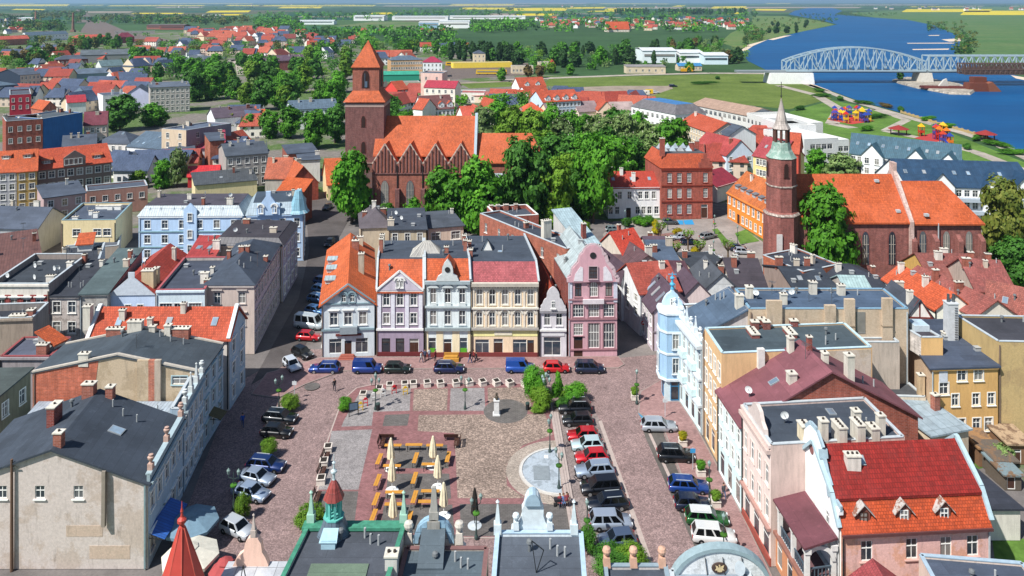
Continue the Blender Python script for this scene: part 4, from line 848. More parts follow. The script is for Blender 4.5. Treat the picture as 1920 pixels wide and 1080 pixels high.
r5=bld('maroon_roof_house','pale blue fronted house with huge maroon roof and brick rear gable',V((24.6,89,0)),V((25.15,81.8,0)),9.7,20.4,(plaster('#bcd3da',.3),brick('#8e4a38')),'gx',MAR,5.5,W=True,sk=.3,ov=.35,F=[(.3,2.7,3,1.5,'s'),(4.0,1.8,4,1.0,'t'),(7.0,1.7,4,1.0,'t')],sky=1,cor=False,grp=EAST,dsh=1,ant=1,chs=[(.1,.42,.8,.6,1.6,STONE,1),(.75,.32,.9,.9,.9,STONE,1),(.65,.53,.7,.6,1.0,STONE,1),(.92,.62,.9,.8,2.6,STONE,1),(.3,.5,.5,.5,1.4,BRD,1)])
PKW=plaster('#cdbcb4',.4)
r6=bld('flat_roof_gabled_house','pinkish white house with big dark flat roof and scrolled street gable',V((25.2,81.6,0)),V((25.65,74,0)),11.8,14,(PKW,plaster('#b9a59c',.6)),'flat',felt('#40454b',1.5),W=True,par=.25,sk=.5,F=[(.3,2.7,3,1.6,'s'),(4.2,2.0,4,.95,'t'),(7.6,2.0,4,.95,'t')],tm=plain('#d8c4bc',.7),grp=EAST,dsh=1,chs=[(.86,.28,1.2,.9,1.5,plaster('#c4b79c',.8),3),(.95,.4,.8,.7,2.2,STONE,1),(.95,.52,1.7,.8,1.7,STONE,4),(.95,.66,1.5,.8,1.8,STONE,4),(.93,.78,1.2,.8,1.2,STONE,2),(.86,.86,.7,.7,2.0,STONE,1),(.7,.72,.8,.7,1.9,STONE,1)],sky=2)
pt,rz_,Lc,ro,ln,dep=r_info[r6.name];a,b_=pt(0,0,0),pt(1,0,0)
band(r6,Lc,a,b_,3.6,.3,.3,plain('#b08a80',.7));band(r6,Lc,a,b_,11.3,.4,.4,plain('#cbb5ac',.7));band(r6,Lc,a,b_,.4,.1,.8,plain('#9a4f44',.7),'plinth')
panel(r6,Lc,a,b_,[(ln*.2,11.9),(ln*.8,11.9),(ln*.78,12.6),(ln*.68,13.0),(ln*.62,13.8),(ln*.5,14.1),(ln*.38,13.8),(ln*.32,13.0),(ln*.22,12.6)],-.4,plain('#cdbfb8',.7),'scrolled_gable')
PKH=oldplaster('#d6aea6','#cf9f8a',.35)
r7=bld('red_mansard_house','pink house with red upper roof, orange lower roof and three dormers',(1577,997),(1857,983),7.8,9.4,(PKH,plaster('#d0cbc6',.4)),'flat',FEL,par=0,F=[(5.0,1.85,4,1.1,'n',[.17,.47,.7,.88]),(1.2,1.8,4,1.1,'n',[.17,.47,.7,.88])],cor=False,sk=-.3,grp=EAST,tm=plain('#c9a49b',.7))
pt,rz_,Lc,ro,ln,dep=r_info[r7.name];pl=lambda u,v,z:pt(u,v,z)-Lc
k=MB();k.slab([pl(0,-.03,7.65),pl(1,-.03,7.65),pl(1,.13,10.15),pl(0,.13,10.15)],.2);lo=k.obj('lower_roof',tile('#cc4e22',.26,.25),r7)
k=MB();k.slab([pl(-.002,.10,10.15),pl(1.002,.10,10.15),pl(1.002,.5,13.0),pl(-.002,.5,13.0)],.25);k.slab([pl(-.002,.5,13.0),pl(1.002,.5,13.0),pl(1.002,1.03,8.5),pl(-.002,1.03,8.5)],.25);up=k.obj('upper_roof',tile('#98261a',.42,.25),r7)
for u in(0,1):
 k=MB();pp=[pl(u,0,7.8),pl(u,1,7.8),pl(u,1,8.4),pl(u,.5,12.8),pl(u,.12,10.0)];k.face(pp if u else pp[::-1]);k.obj('gable',plaster('#d0cbc6',.4),r7)
k=MB();k.bar(pl(0,-.03,7.55),pl(1,-.03,7.55),.3,0,.25);k.obj('gutter',plain('#5a3a3a',.6),r7)
chimney(up,pl(.2,.33,11.8),1.3,.8,1.0,plaster('#bdb6ae',.7),0,3);roof_window(up,pl(.27,.36,12.05),(0,-.6,.8),.7,.9)
for i,u in enumerate((.16,.43,.7)):
 b0=pl(u,.03,8.0);d_=MB();d_.hexa([b0+V((-.6,0,0)),b0+V((.6,0,0)),b0+V((.6,1.3,0)),b0+V((-.6,1.3,0))],[b0+V((-.6,0,1.3)),b0+V((.6,0,1.3)),b0+V((.6,1.6,1.3)),b0+V((-.6,1.6,1.3))]);d_.face([b0+V((-.6,0,1.3)),b0+V((.6,0,1.3)),b0+V((0,0,2.0))]);do=d_.obj('dormer',plain('#7a4a40',.7),lo)
 window(do,b0+V((0,-.14,.12)),0,.75,1.2,'n',fm=BROWN if i==0 else WHITE)
 d_=MB()
 for s in(-1,1):d_.slab([b0+V((s*.95,-.25,1.05)),b0+V((0,-.25,2.1)),b0+V((0,1.7,2.1)),b0+V((s*.95,1.2,1.05))][::s],.1)
 d_.obj('dormer_roof',oldplaster('#a9a5a0','#7d5a4c',1.2),do)
for u,(v0,v1)in((-.012,(0,1)),(1.008,(0,1))):
 k=MB();k.bar(pl(u,.0,8.2),pl(u,.14,10.5),.4,0,.3);k.bar(pl(u,.14,10.5),pl(u,.5,13.3),.4,0,.3);k.bar(pl(u,.5,13.3),pl(u,1.0,8.8),.4,0,.3);k.obj('verge_coping',plain('#a9c0c8',.6),r7)
A0=V((28.95,77.4,0));B0=V((29.75,68.0,0));g7=root('scrolled_gable_house',A0,'white scrolled gable wall with round window facing the square','building',EAST)
e=(B0-A0);gl=e.length;k=MB();facade(g7,k,A0,B0,9.2,[(7.0,1.2,3,.7,'n',[.25,.5,.78])],0,A0);k.obj('wall',plaster('#d9d7d2',.3),g7,A0)
panel(g7,A0,A0,B0,[(0,9.2),(gl,9.2),(gl,9.6),(gl*.82,9.8),(gl*.8,10.6),(gl*.72,11.4),(gl*.66,12.4),(gl*.64,13.2),(gl*.52,14.2),(gl*.4,14.2),(gl*.3,13.3),(gl*.28,12.3),(gl*.2,11.6),(gl*.14,10.8),(gl*.1,9.9),(0,9.6)],-.45,plaster('#d9d7d2',.3),'scrolled_gable')
k=MB();k.rev((0,0,0),[(.45,0),(.45,.08)],12);o_=k.obj('round_window',plain('#8a5a58',.6),g7);o_.location=A0.lerp(B0,.46)+V((0,0,12.2))-A0+V((.03,0,0));o_.rotation_euler=(0,-math.pi/2,0)
k=MB()
for(x0,z0),(x1,z1)in zip([(1.0,9.65),(.82,9.85),(.8,10.65),(.72,11.45),(.66,12.45),(.64,13.25),(.52,14.25),(.4,14.25)],[(.82,9.85),(.8,10.65),(.72,11.45),(.66,12.45),(.64,13.25),(.52,14.25),(.4,14.25),(.3,13.35)]):
 q0,q1=A0.lerp(B0,x0)-A0+V((.25,0,z0)),A0.lerp(B0,x1)-A0+V((.25,0,z1));k.bar(q0,q1,.2,0,.8)
k.obj('gable_coping',plain('#9fb3bd',.6),g7)
LG=plaster('#b07a5a',.4)
lg=bld('loggia_house','two storey house with maroon roofed open loggia and white arches',V((26.0,76.6,0)),V((26.6,67.6,0)),3.4,3.0,(LG,PKH),'flat',felt('#6a4a48'),W=True,par=.1,sk=.3,F=[(.5,2.3,4,1.2,'s')],cor=False,grp=EAST)
pt,rz_,Lc,ro,ln,dep=r_info[lg.name];pl=lambda u,v,z:pt(u,v,z)-Lc
k=MB();k.slab([pl(-.01,-.1,6.7),pl(1.03,-.1,6.7),pl(1.03,1.0,7.3),pl(-.01,1.0,7.3)][::1],.2);k.obj('loggia_roof',felt('#6e3f42',2.0),lg)
k=MB()
for u in(.02,.35,.68,.985):k.box(pl(u,.06,3.5),.4,.4,2.6);k.box(pl(u,.06,6.0),.6,.6,.5)
k.box(pl(.985,.92,3.5),.4,.4,2.6);k.box(pl(.985,.92,6.0),.6,.6,.5)
k.obj('white_pillars',plain('#dcdad6',.7),lg)
k=MB();
for u0,u1 in((.02,.35),(.35,.68),(.68,.985)):
 k.bar(pl(u0,.06,4.5),pl(u1,.06,4.5),.12);
 for i in range(9):k.bar(pl(u0+(u1-u0)*i/9,.06,3.5),pl(u0+(u1-u0)*i/9,.06,4.5),.08)
k.bar(pl(.985,.06,4.5),pl(.985,.92,4.5),.12)
for i in range(7):k.bar(pl(.985,.06+.86*i/7,3.5),pl(.985,.06+.86*i/7,4.5),.08)
k.obj('balustrade',plain('#4c5a66',.6),lg)
k=MB();c_=pl(.985,.49,5.1);n=10;R0,R1=1.05,1.3
for i in range(n):
 a0,a1=math.pi*i/n,math.pi*(i+1)/n;f=lambda r,q:c_+V((r*math.cos(q),-.1,r*math.sin(q)))
 k.prism([f(R0,a0),f(R1+.1,a0),f(R1+.1,a1),f(R0,a1)],(0,.3,0))
k.obj('arch',plain('#dcdad6',.7),lg)
k=MB();k.bar(pl(0,-.03,3.45),pl(1.0,-.03,3.45),.4,0,.3);k.bar(pl(1.0,0,3.45),pl(1.0,1,3.45),.5,0,.3);k.obj('string_course',plain('#8f6458',.7),lg)
YARD='houses and sheds in the yards east of the square'
YEL=plaster('#b8935e',.45)
ye=bld('yellow_rear_house','ochre house with three rows of white windows and dark flat roof',(1746,689),(1871,685),10.4,12.4,(YEL,oldplaster('#bba288','#c0a88c',.4)),'mono',felt('#454b56',1.2),.5,sk=3,F=[(8.6,1.45,3,1.15,'t',[.46,.71,.92]),(7.0,1.45,1,1.15,'t',[.19]),(5.5,1.5,3,.9,'t',[.36,.67,.9]),(2.3,1.6,3,1.0,'t',[.45,.68,.86])],grp=YARD,chs=[(.3,.7,1.0,1.0,.5,STONE),(.62,.6,1.6,.8,.6,STONE,4),(.9,.9,2.6,.9,.7,STONE,5)])
pt,rz_,Lc,ro,ln,dep=r_info[ye.name];panel(ye,Lc,pt(0,0,0),pt(1,0,0),[(1.0,8.5),(2.1,8.5),(2.1,9.9),(1.0,9.9)],.06,plain('#cdd2da',.6),'blocked_window')
st=bld('rooftop_stairhouse','brick clad stair house with skylight standing on the ochre house roof',V((52.6,96,0)),V((55.4,96,0)),12.7,4.6,(plaster('#c6a06c',.4),brick('#b8b0a8',.6)),'flat',felt('#463f42'),W=True,bz=10.3,sk=-.9,par=.1,cor=False,cat='stair house')
k=MB();k.box((1.1,2.8,2.45),2.0,2.0,.8);k.box((1.1,2.8,3.25),1.8,1.8,.06,1);k.obj('skylight',[plain('#c3cdd2',.5),glass((.2,.26,.3))],st)
tc=root('tall_white_chimney',V((59.0,100.4,10.7)),'tall white square chimney with iron rungs on the ochre house roof','chimney');k=MB();k.box((0,0,-.4),1.35,1.2,5.2);k.box((0,0,4.8),1.5,1.35,.15);k.obj('stack',plain('#c3c6c8',.8),tc);k=MB()
for i in range(14):k.bar((.15,-.68,.2+i*.32),(.55,-.68,.2+i*.32),.05)
k.obj('rungs',DARK,tc);k=MB()
for x in(-.35,.35):k.rev((x,0,4.9),[(.2,0),(.17,1.1)],8)
k.obj('chimney_pot',metal('#6f7377'),tc)
bld('yellow_tower_block','tall plain ochre block at the right edge',V((61.2,94,0)),V((74,93.5,0)),13.0,8,(oldplaster('#b39c70','#a8916a',.3),plaster('#a08a60',.5)),'flat',felt('#3f3c3e'),W=True,par=.2,cor=False,grp=YARD)
bld('zinc_roof_annex','low annex with patched silver zinc roof',(1746,815),(1816,802),5,7.2,plaster('#b3a48e',.7),'mono',seam('#97a7b0',1.1,.45),.9,grp=YARD,cor=False,sk=-.8,chs=[(.85,.5,.8,.7,1.8,BRK,1)])
bld('flaking_felt_annex','low annex with flaking dark grey felt roof beside the ochre house',(1662,744),(1736,746),6,6.5,plaster('#b5a998',.7),'flat',felt('#4e4d4c'),par=.1,cor=False,grp=YARD,chs=[(.95,.1,.7,.7,2.6,plaster('#b09a7c',.9),1)])
bld('dark_roof_garage','pale garage with dark roof beside the red mansard house',(1857,951),(1913,951),3.45,7.5,plaster('#bfbab0',.5),'mono',felt('#35363c'),.3,cor=False,grp=YARD,sk=-1.2,cat='garage')
bld('flat_grey_house','grey flat roof with pale edge in the lower right corner',V((34.6,55,0)),V((43.2,54,0)),6.6,11.6,plaster('#c0b0a4',.6),'flat',felt('#4a505a',1.4),W=True,par=.2,cor=False,sk=.3,cop=plain('#9db2c0',.5),grp=EAST)
bld('red_gable_annex','small house with red tile roof at the bottom edge',V((28.6,58,0)),V((34,58,0)),5.2,7.2,plaster('#c6a79c',.5),'gy',tile('#a8443a',.3),2.0,W=True,cor=False,sk=.3,grp=EAST)
for i,(x0,x1,y,h,c_,lab)in enumerate([(1836,1872,838,2.4,'#8a6a4a','patched plywood shed with rusty orange panels'),(1866,1905,862,2.2,'#5c544c','dark tar paper shed behind the garage'),(1890,1935,830,2.6,'#a08a70','brown board shed at the right edge'),(1884,1915,888,1.9,'#6d7c80','small wooden hutch with grey sheet roof'),(1820,1850,822,2.2,'#7a5044','low brick shed with brown roof under the ochre house')]):
 bld('shed',lab,(x0,y),(x1,y+1),h,3.2,plain(['#7a5c44','#5f564c'][i%2],.9),'mono',oldplaster(c_,'#6f5a48',.8),.4,cor=False,cat='shed',grp='sheds in the yard',F=[(.1,1.7,1,.9,'d',[.4])])
AL='small old houses between the alley and the courtyard'
BRN=felt('#57434a',.8);BRN2=seam('#5c4448',.6,.7);DKB=felt('#40373a',.8)
for nm,lab,A,B,h,dep,wm,roof,rm,rise,kw in[('purple_roof_cottage','cream cottage with purple brown hipped roof nearest the courtyard cars',(1152,476),(1190,476),6,8,plaster('#c9c2a4',.4),'gx',BRN,2.6,dict(F=(2,2,1,'t'))),('scarlet_roof_cottage','cottage with steep scarlet roof slope and peaked brown ridge',(1176,489),(1218,480),6,9,plaster('#b5aca0',.6),'gx',tile('#d4472c',.3,.1),4.4,dict(ch=1,L=(2,2,1,'t'))),('plum_roof_cottage','cottage with low plum coloured roof beside the scarlet one',(1216,473),(1257,473),5.5,7,plaster('#b0a398',.6),'gx',BRN,2.2,dict(ch=1)),('slate_roof_cottage','cottage with blue grey lean-to roof and white chimney',(1230,491),(1274,491),5.5,7,plaster('#b8aca4',.6),'mono',felt('#4c5662'),2.0,dict(ch=2)),('brown_hipped_cottage','beige cottage with brown cross gable and half round window',(1178,505),(1250,501),6.0,9,plaster('#b7a79c',.5),'gy',BRN2,2.6,dict(ch=1,L=(2,3,2,'t'))),('red_tile_alley_house','white alley house with old red tile roof and tiled shed dormers',(1200,548),(1275,542),7.3,9,(plaster('#c9c6c4',.5),plaster('#c6c8ca',.4)),'gx',tile('#b14c34',.34,.3),3.4,dict(L=(3,3,2,'t'),ch=1)),('white_alley_house','narrow white house deep in the alley with stepped front',(1165,522),(1180,521),7.5,14,plaster('#c6c7c8',.5),'gy',BRN,2.4,dict(L=(2,5,2,'t'))),('beige_flat_annex','beige annex with charcoal felt roof facing the courtyard',(1302,506),(1367,505),5,8,plaster('#b8aa9a',.6),'mono',felt('#3b3d40'),.6,dict(ch=2)),('white_plank_gable','white weatherboard gable house with dark roof and stovepipe',(1313,547),(1394,549),5.2,9,seam('#d5d8d8',30,.8),'gy',felt('#4b4c4e'),3.4,dict(ch=2)),('chocolate_roof_house','house with steep chocolate brown roof below the brick tower',(1378,550),(1442,552),5.5,12,plaster('#a59a90',.7),'gx',DKB,4.2,dict(ch=3)),('brown_skylight_neighbour','brown roofed house with small white dormer gable behind the finial',(1282,553),(1334,553),6,8,plaster('#c3b3b0',.5),'gy',BRN,2.4,dict(ch=1)),('maroon_lean_roof','maroon lean-to roof with a bright orange tile strip',(1262,530),(1302,531),6,7,plaster('#b5a6a0',.6),'mono',seam('#5a3c42',.5),1.5,dict()),('brick_firewall_house','dark roofed house with long rough brick firewall',(1430,480),(1506,512),7,9,brick('#a05a3e',.2),'flat',felt('#3a3d44'),0,dict(ch=2,par=.2)),('black_roof_house','house with glossy black roof and skylight strip under the brick nave',(1492,545),(1572,546),5.5,13,plaster('#8a7a72',.8),'gx',felt('#34383e'),2.0,dict(ch=3,sky=2)),('black_hip_house','wide house with black roof and white chimney under the nave windows',(1582,546),(1690,544),5.5,12,plaster('#b3a89e',.6),'hip',felt('#33353b'),2.4,dict(ch=2,ant=1)),('small_copper_roof_house','small house with pale turquoise sheet roof on the ridge line',(1586,540),(1632,541),6.3,5,plaster('#a09890',.7),'gx',seam('#9fb8b8',.5),1.4,dict()),('half_timbered_house','white half timbered gable house with brown beams',(1697,595),(1752,597),6,8,plaster('#d0ccc6',.4),'gy',felt('#45474c'),3.0,dict(ch=2,sk=-1)),('long_orange_roof_house','white gable house with long bright orange roof',(1753,578),(1826,578),7,13,plaster('#cfcfc2',.3),'gy',tile('#d2582c',.36,.1),2.5,dict(sk=-1.8,ch=2)),('pedimented_house','cream pedimented gable house with weathered red roof',(1829,591),(1906,589),7,15,plaster('#c5bfb2',.4),'gy',tile('#a2543f',.34,.5),2.4,dict(F=(2,3,2,'h'),sk=-3,ch=2)),('weathered_red_house','weathered red tile roof with row of metal flues',(1830,543),(1905,548),7,11,plaster('#a3958a',.7),'gx',tile('#a05340',.34,.6),3.6,dict(ch=4,sk=-1)),('rusty_roof_house','rust red ribbed roof house below the chancel',(1745,520),(1845,522),6,9,plaster('#b08d50',.5),'gx',tile('#97503c',.3,.6),3.0,dict(ch=2)),('old_tile_house','old tile roof with a blue skylight at the right edge',(1850,588),(1960,615),6,11,plaster('#a3958a',.7),'gx',tile('#a4573f',.36,.5),4.0,dict(sky=1,sk=-2)),]:
 r=bld(nm,lab,A,B,h,dep,wm,roof,rm,rise,grp=AL,cor=False,**kw)
 if nm=='half_timbered_house':
  pt,rz_,Lc,ro,ln,dep=r_info[r.name]
  for poly in([(0,5.9),(ln,5.9),(ln,6.15),(0,6.15)],[(ln/2-.1,6),(ln/2+.1,6),(ln/2+.1,8.7),(ln/2-.1,8.7)],[(0,4),(.25,4),(.25,6),(0,6)],[(.2,6),(.5,6),(ln/2,8.9),(ln/2-.2,8.9)],[(ln-.5,6),(ln-.2,6),(ln/2+.2,8.9),(ln/2,8.9)]):panel(r,Lc,pt(0,0,0),pt(1,0,0),poly,.06,plain('#7a3a34',.8),'timber_beam')
  window(r,pt(.5,0,4.4)-Lc+V((0,-.16,0)),0,.9,1.1,'n')
n7=bld('skylight_corner_house','pale lilac corner house with brown roof and three slanted skylights',V((22.5,119.7,0)),V((29.5,119.7,0)),6.4,7.5,plaster('#b5aab2',.4),'gy',BRN,3.4,W=True,sk=-.9,ov=.25,cor=False,F=[(.2,2.4,1,1.2,'s',[.75])],L=(2,4,2,'t'),grp=AL)
pt,rz_,Lc,ro,ln,dep=r_info[n7.name]
for v in(.18,.5,.82):roof_window(ro,pt(.25,v,rz_(.25,v)+.02)-Lc,(-.7,0,.72),.75,2.0)
band(n7,Lc,pt(0,0,0),pt(1,0,0),3.1,.12,.2,plain('#8a8288',.7))
SOUTH='roofs along the near side of the square'
GRN=plain('#43846c',.6,.3,.3);ROOFG=felt('#4b4c4f',1.6)
def wx(px,d):return(px-960)*d/FL
s1=bld('green_trim_house','house with dark flat roof edged in green copper',V((wx(503,53),53,0)),V((wx(716,53),53,0)),13.1,8.2,plaster('#b3b0a8',.6),'flat',ROOFG,W=True,par=.25,sk=.6,cor=False,cop=GRN,grp=SOUTH,chs=[(.98,.45,.9,.9,1.0,plaster('#b3b0aa',.8),2)])
pt,rz_,Lc,ro,ln,dep=r_info[s1.name]
k=MB();k.box(V((4.2,3.0,13.12)),4.4,1.8,.06);k.obj('green_felt_patch',felt('#6d7a62',3),ro)
k=MB();k.box(pt(.5,.95,13.2)-Lc,8.6,.9,.25);k.obj('green_gutter',GRN,s1)
for u in(.03,.97):finial(s1,pt(u,1,13.3)-Lc,plain('#9fc4b2',.6),1.0,'ob')
tu=root('roof_turret',V((wx(626,60.4),60.4,13.1)),'grey slated turret with turquoise lantern and red cap on the green edged roof','turret');tu.scale=(1,1,.77);tu.location.z=12.75
k=MB();k.rev((0,0,-1),[(1.75,0),(1.7,.6),(1.5,1.2),(1.15,1.9),(.95,2.5),(.8,3.1)],8,0,False,math.pi/8);k.obj('skirt',seam('#5f6f7c',.5,.5),tu)
k=MB();k.rev((0,0,2.1),[(.85,0),(.85,.14)],8,0,False,math.pi/8);k.rev((0,0,4.0),[(.68,0),(.72,.15)],8,0,False,math.pi/8)
for i in range(8):
 a=math.pi/8+i*math.pi/4;k.box((.56*math.cos(a),.56*math.sin(a),2.2),.17,.17,1.85,0,a)
k.obj('lantern',plain('#63b3a8',.6),tu)
k=MB();k.rev((0,0,4.1),[(.86,0),(.78,.25),(.54,.9),(.46,1.2),(.28,1.6),(.1,1.9)],8,0,False,math.pi/8);k.obj('cap',seam('#96453f',.4,.5),tu)
k=MB();k.rev((0,0,5.8),[(.16,0),(.1,.3),(.12,.8),(.26,.95),(.26,1.1),(.08,1.3),(.06,1.8),(.16,1.95),(.03,2.1),(.02,2.8)],8);k.obj('spike',plain('#b5c4c8',.5),tu)
k=MB();k.box((0,-1.5,-.2),1.1,.9,1.5);k.slab([V((-.7,-2.0,1.2)),V((.7,-2.0,1.2)),V((.6,-.9,1.7)),V((-.6,-.9,1.7))],.1);k.obj('dormer',plain('#a3c3cf',.6),tu)
s2=bld('arched_gable_house','middle house with grey felt roof behind a round arched gable',V((wx(722,52),52,0)),V((wx(901,52),52,0)),12.2,7.8,plaster('#b0a396',.6),'flat',felt('#565e60',1.3),W=True,par=.12,sk=.3,cor=False,cop=plain('#7a5a58',.7),grp=SOUTH)
pt,rz_,Lc,ro,ln,dep=r_info[s2.name];gx_,gy_=wx(813,60.2),60.2
k=MB();n=12;c_=V((gx_,gy_,12.3))-Lc
def arc(r,q):return c_+V((r*math.cos(q),0,r*math.sin(q)*1.15))
for i in range(n):
 a0,a1=math.pi*i/n,math.pi*(i+1)/n;k.prism([arc(1.25,a0),arc(1.65,a0),arc(1.65,a1),arc(1.25,a1)],(0,.7,0),1);k.face([c_+V((0,.2,0)),arc(1.3,a0)+V((0,.2,0)),arc(1.3,a1)+V((0,.2,0))],0)
k.prism([c_+V((x,.1,z))for x,z in((-2.6,-.4),(2.6,-.4),(1.7,.3),(-1.7,.3))],(0,.5,0),0);k.obj('arched_gable',[plaster('#bcb7b0',.6),seam('#8fb0c4',.5)],s2)
k=MB();k.box(c_+V((0,.3,1.0)),1.0,.8,.8);k.box(c_+V((0,.3,1.8)),.75,.6,.7);k.box(c_+V((0,.3,2.5)),.6,.5,1.9,0,0,.55);k.obj('obelisk',plaster('#8e8c86',.7),s2)
for x in(-1.95,1.95):finial(s2,c_+V((x*1.05,.3,-.1)),plaster('#b0aaa0',.6),.95,'ball')
k=MB();k.slab([V((gx_-1.0,57.5,12.35))-Lc,V((gx_+1.0,57.5,12.35))-Lc,V((gx_+.95,60.3,13.6))-Lc,V((gx_-.95,60.3,13.6))-Lc],.5);k.obj('gable_saddle',felt('#565e60',1.3),ro)
s3=bld('white_gable_house','house with grey speckled roof behind a tall white scrolled gable',V((wx(915,51),51,0)),V((wx(1106,51),51,0)),13.2,9.0,plaster('#c3ccd2',.5),'flat',felt('#55585c',1.2),W=True,par=.25,sk=.35,cor=False,cop=plain('#a8c0d2',.5),grp=SOUTH)
pt,rz_,Lc,ro,ln,dep=r_info[s3.name];c_=V((wx(999,60.1),60.1,13.2))-Lc
prof=[(1.75,0),(1.7,.35),(1.25,.55),(1.0,.9),(.85,1.4),(.88,1.9),(.72,2.2),(.6,2.7),(.45,3.0),(.25,3.15),(0,3.2)]
k=MB();k.prism([c_+V((x,0,z))for x,z in[(-a,b)for a,b in prof[::1]][0:0]+[(-1.75,-.3),(1.75,-.3)]+prof+[(-a,b)for a,b in prof[-2::-1]]][::1],(0,.6,0));k.obj('scrolled_gable',plain('#d3dde0',.7),s3)
k=MB();o2=c_+V((0,.3,2.3));
for i in range(8):
 a0,a1=math.pi*i/8,math.pi*(i+1)/8;k.prism([o2+V((.62*math.cos(q),-.5,.95*math.sin(q)))for q in(a0,a1)]+[o2+V((0,-.5,0))],(0,1.0,0))
k.obj('gable_cap',plain('#9fb6c4',.5),s3)
for x in(-1.35,1.35):finial(s3,c_+V((x,-.1,.45)),plain('#cdd8dc',.7),.7,'ball')
for u in(.02,.9):finial(s3,pt(u,.99,13.4)-Lc,plain('#ccd8da',.7),1.0,'ob')
k=MB();k.bar(pt(.47,.55,13.2)-Lc,pt(.42,.55,15.6)-Lc,.06);k.bar(pt(.47,.55,13.2)-Lc,pt(.55,.55,14.9)-Lc,.06);k.bar(pt(.42,.55,15.6)-Lc,pt(.55,.55,14.9)-Lc,.06);k.obj('mast',metal('#3f4244'),ro)
k=MB();k.box(pt(.02,.3,12.2)-Lc+V((-.5,0,0)),.9,1.2,1.6);k.obj('vent_stack',plaster('#b5aaa8',.7),s3)
s4=bld('ball_parapet_house','lower grey roof with three pink ball finials on its parapet',V((wx(1140,55),55,0)),V((wx(1270,55),55,0)),10.4,5.2,plaster('#b0aaa6',.6),'flat',felt('#4c5056'),W=True,par=.25,sk=.3,cor=False,cop=plain('#8799a3',.6),grp=SOUTH)
pt,rz_,Lc,ro,ln,dep=r_info[s4.name]
for u in(.05,.47,.92):finial(s4,pt(u,.98,10.6)-Lc,plain('#c9a18a',.8),.85,'ball')
s5=bld('emblem_gable_house','house behind a wide white segmental gable with oval bird crest',V((wx(1275,54),54,0)),V((wx(1440,54),54,0)),10.6,5.6,plaster('#b9b6b0',.5),'flat',felt('#8f9294'),W=True,par=.1,sk=.4,cor=False,grp=SOUTH)
pt,rz_,Lc,ro,ln,dep=r_info[s5.name];c_=V((wx(1352,59.2),59.2,9.6))-Lc;k=MB();n=16;R=4.0
el=lambda r,q,y=0:c_+V((r*math.cos(q),y,.78*r*math.sin(q)))
for i in range(n):
 a0,a1=.12+(math.pi-.24)*i/n,.12+(math.pi-.24)*(i+1)/n
 k.prism([el(0.05,a0),el(R-.35,a0),el(R-.35,a1)],(0,.5,0),0);k.prism([el(R-.36,a0,-.12),el(R,a0,-.12),el(R,a1,-.12),el(R-.36,a1,-.12)],(0,.8,0),1)
k.obj('segmental_gable',[oldplaster('#cfd2d2','#b9bcbc',1.2),plain('#8fa3a8',.6)],s5)
k=MB();k.rev((0,0,0),[(.62,0),(.62,.1),(.5,.12)],16,0,True,0,1,.7);em=k.obj('crest',plain('#4a3b34',.7),s5);em.location=c_+V((-.15,-.02,1.55));em.rotation_euler=(math.pi/2,0,0)
k=MB()
for s in(-1,1):k.prism([V((s*x,y,.12))for x,y in((.02,-.05),(.14,.18),(.34,.26),(.26,.02),(.36,-.12),(.2,-.12),(.16,-.26),(.04,-.2))][::s],(0,0,.04))
k.prism([V((x,y,.12))for x,y in((-.07,-.25),(.07,-.25),(.08,.15),(.03,.3),(-.08,.3),(-.05,.18))],(0,0,.05));k.obj('bird',plain('#c8b48a',.6),em)
k=MB();k.rev((0,0,0),[(0,0),(.3,.03),(.5,.14)],14);dd=k.obj('satellite_dish',plain('#c9d2d6',.4),s5);dd.location=c_+V((1.25,-.55,1.9));dd.rotation_euler=(math.radians(65),0,.4)
for x in(-1.0,.4,1.9):
 k=MB();k.bar(c_+V((x,-.1,.2)),c_+V((x-.3,-.1,2.4)),.05);k.obj('stay_wire',DARK,s5)
sp=root('red_spire',V((wx(341,58),58,-4.7)),'pointed red octagonal spire with ball finial in the lower left','spire')
k=MB();k.rev((0,0,14.2),[(2.5,-1.2),(1.75,.9),(1.4,2.2),(.22,5.7)],8,0,False,math.pi/8);k.obj('spire_roof',plain('#b5453c',.6,.3,.06),sp)
k=MB()
for i in range(8):
 a=math.pi/8+i*math.pi/4;q=[V((r*math.cos(a),r*math.sin(a),z))for r,z in((1.72,15.1),(1.37,16.4),(.23,19.9))];k.bar(q[0],q[1],.07);k.bar(q[1],q[2],.07)
k.obj('ridge_seam',plain('#c2594c',.5),sp)
k=MB();k.rev((0,0,19.7),[(.28,0),(.2,.25),(.14,.35),(.34,.6),(.34,.8),(.12,1.0),(.07,1.3),(.12,1.4),(.05,1.7),(.02,2.2)],10);k.obj('finial',plain('#b5453c',.5),sp)
k=MB();k.rev((0,0,0),[(2.1,4.5),(2.1,13.2)],8,0,False,math.pi/8);k.obj('tower',plaster('#c9a796',.4),sp)
s6=bld('pale_pink_gable_house','pale pink scrolled gable with white sheet roof beside the red spire',V((wx(386,57),57,0)),V((wx(506,57),57,0)),9.4,4.2,plaster('#c4ab9c',.4),'mono',seam('#b4b8be',1.6,.6),.5,W=True,sk=.3,cor=False,grp=SOUTH)
pt,rz_,Lc,ro,ln,dep=r_info[s6.name];c_=V((wx(474,61),61,9.7))-Lc
k=MB();k.prism([c_+V((x,0,z))for x,z in((-2.0,-.6),(1.3,-.6),(1.25,.3),(1.0,.9),(.75,1.3),(.65,2.0),(.4,2.4),(0,2.6),(-.4,2.4),(-.65,2.0),(-.75,1.3),(-1.2,1.0),(-1.5,.5))],(0,.5,0));k.obj('scrolled_gable',plaster('#c9a898',.35),s6);finial(s6,c_+V((0,.2,2.5)),plain('#b5a8a0',.7),.7,'ob')
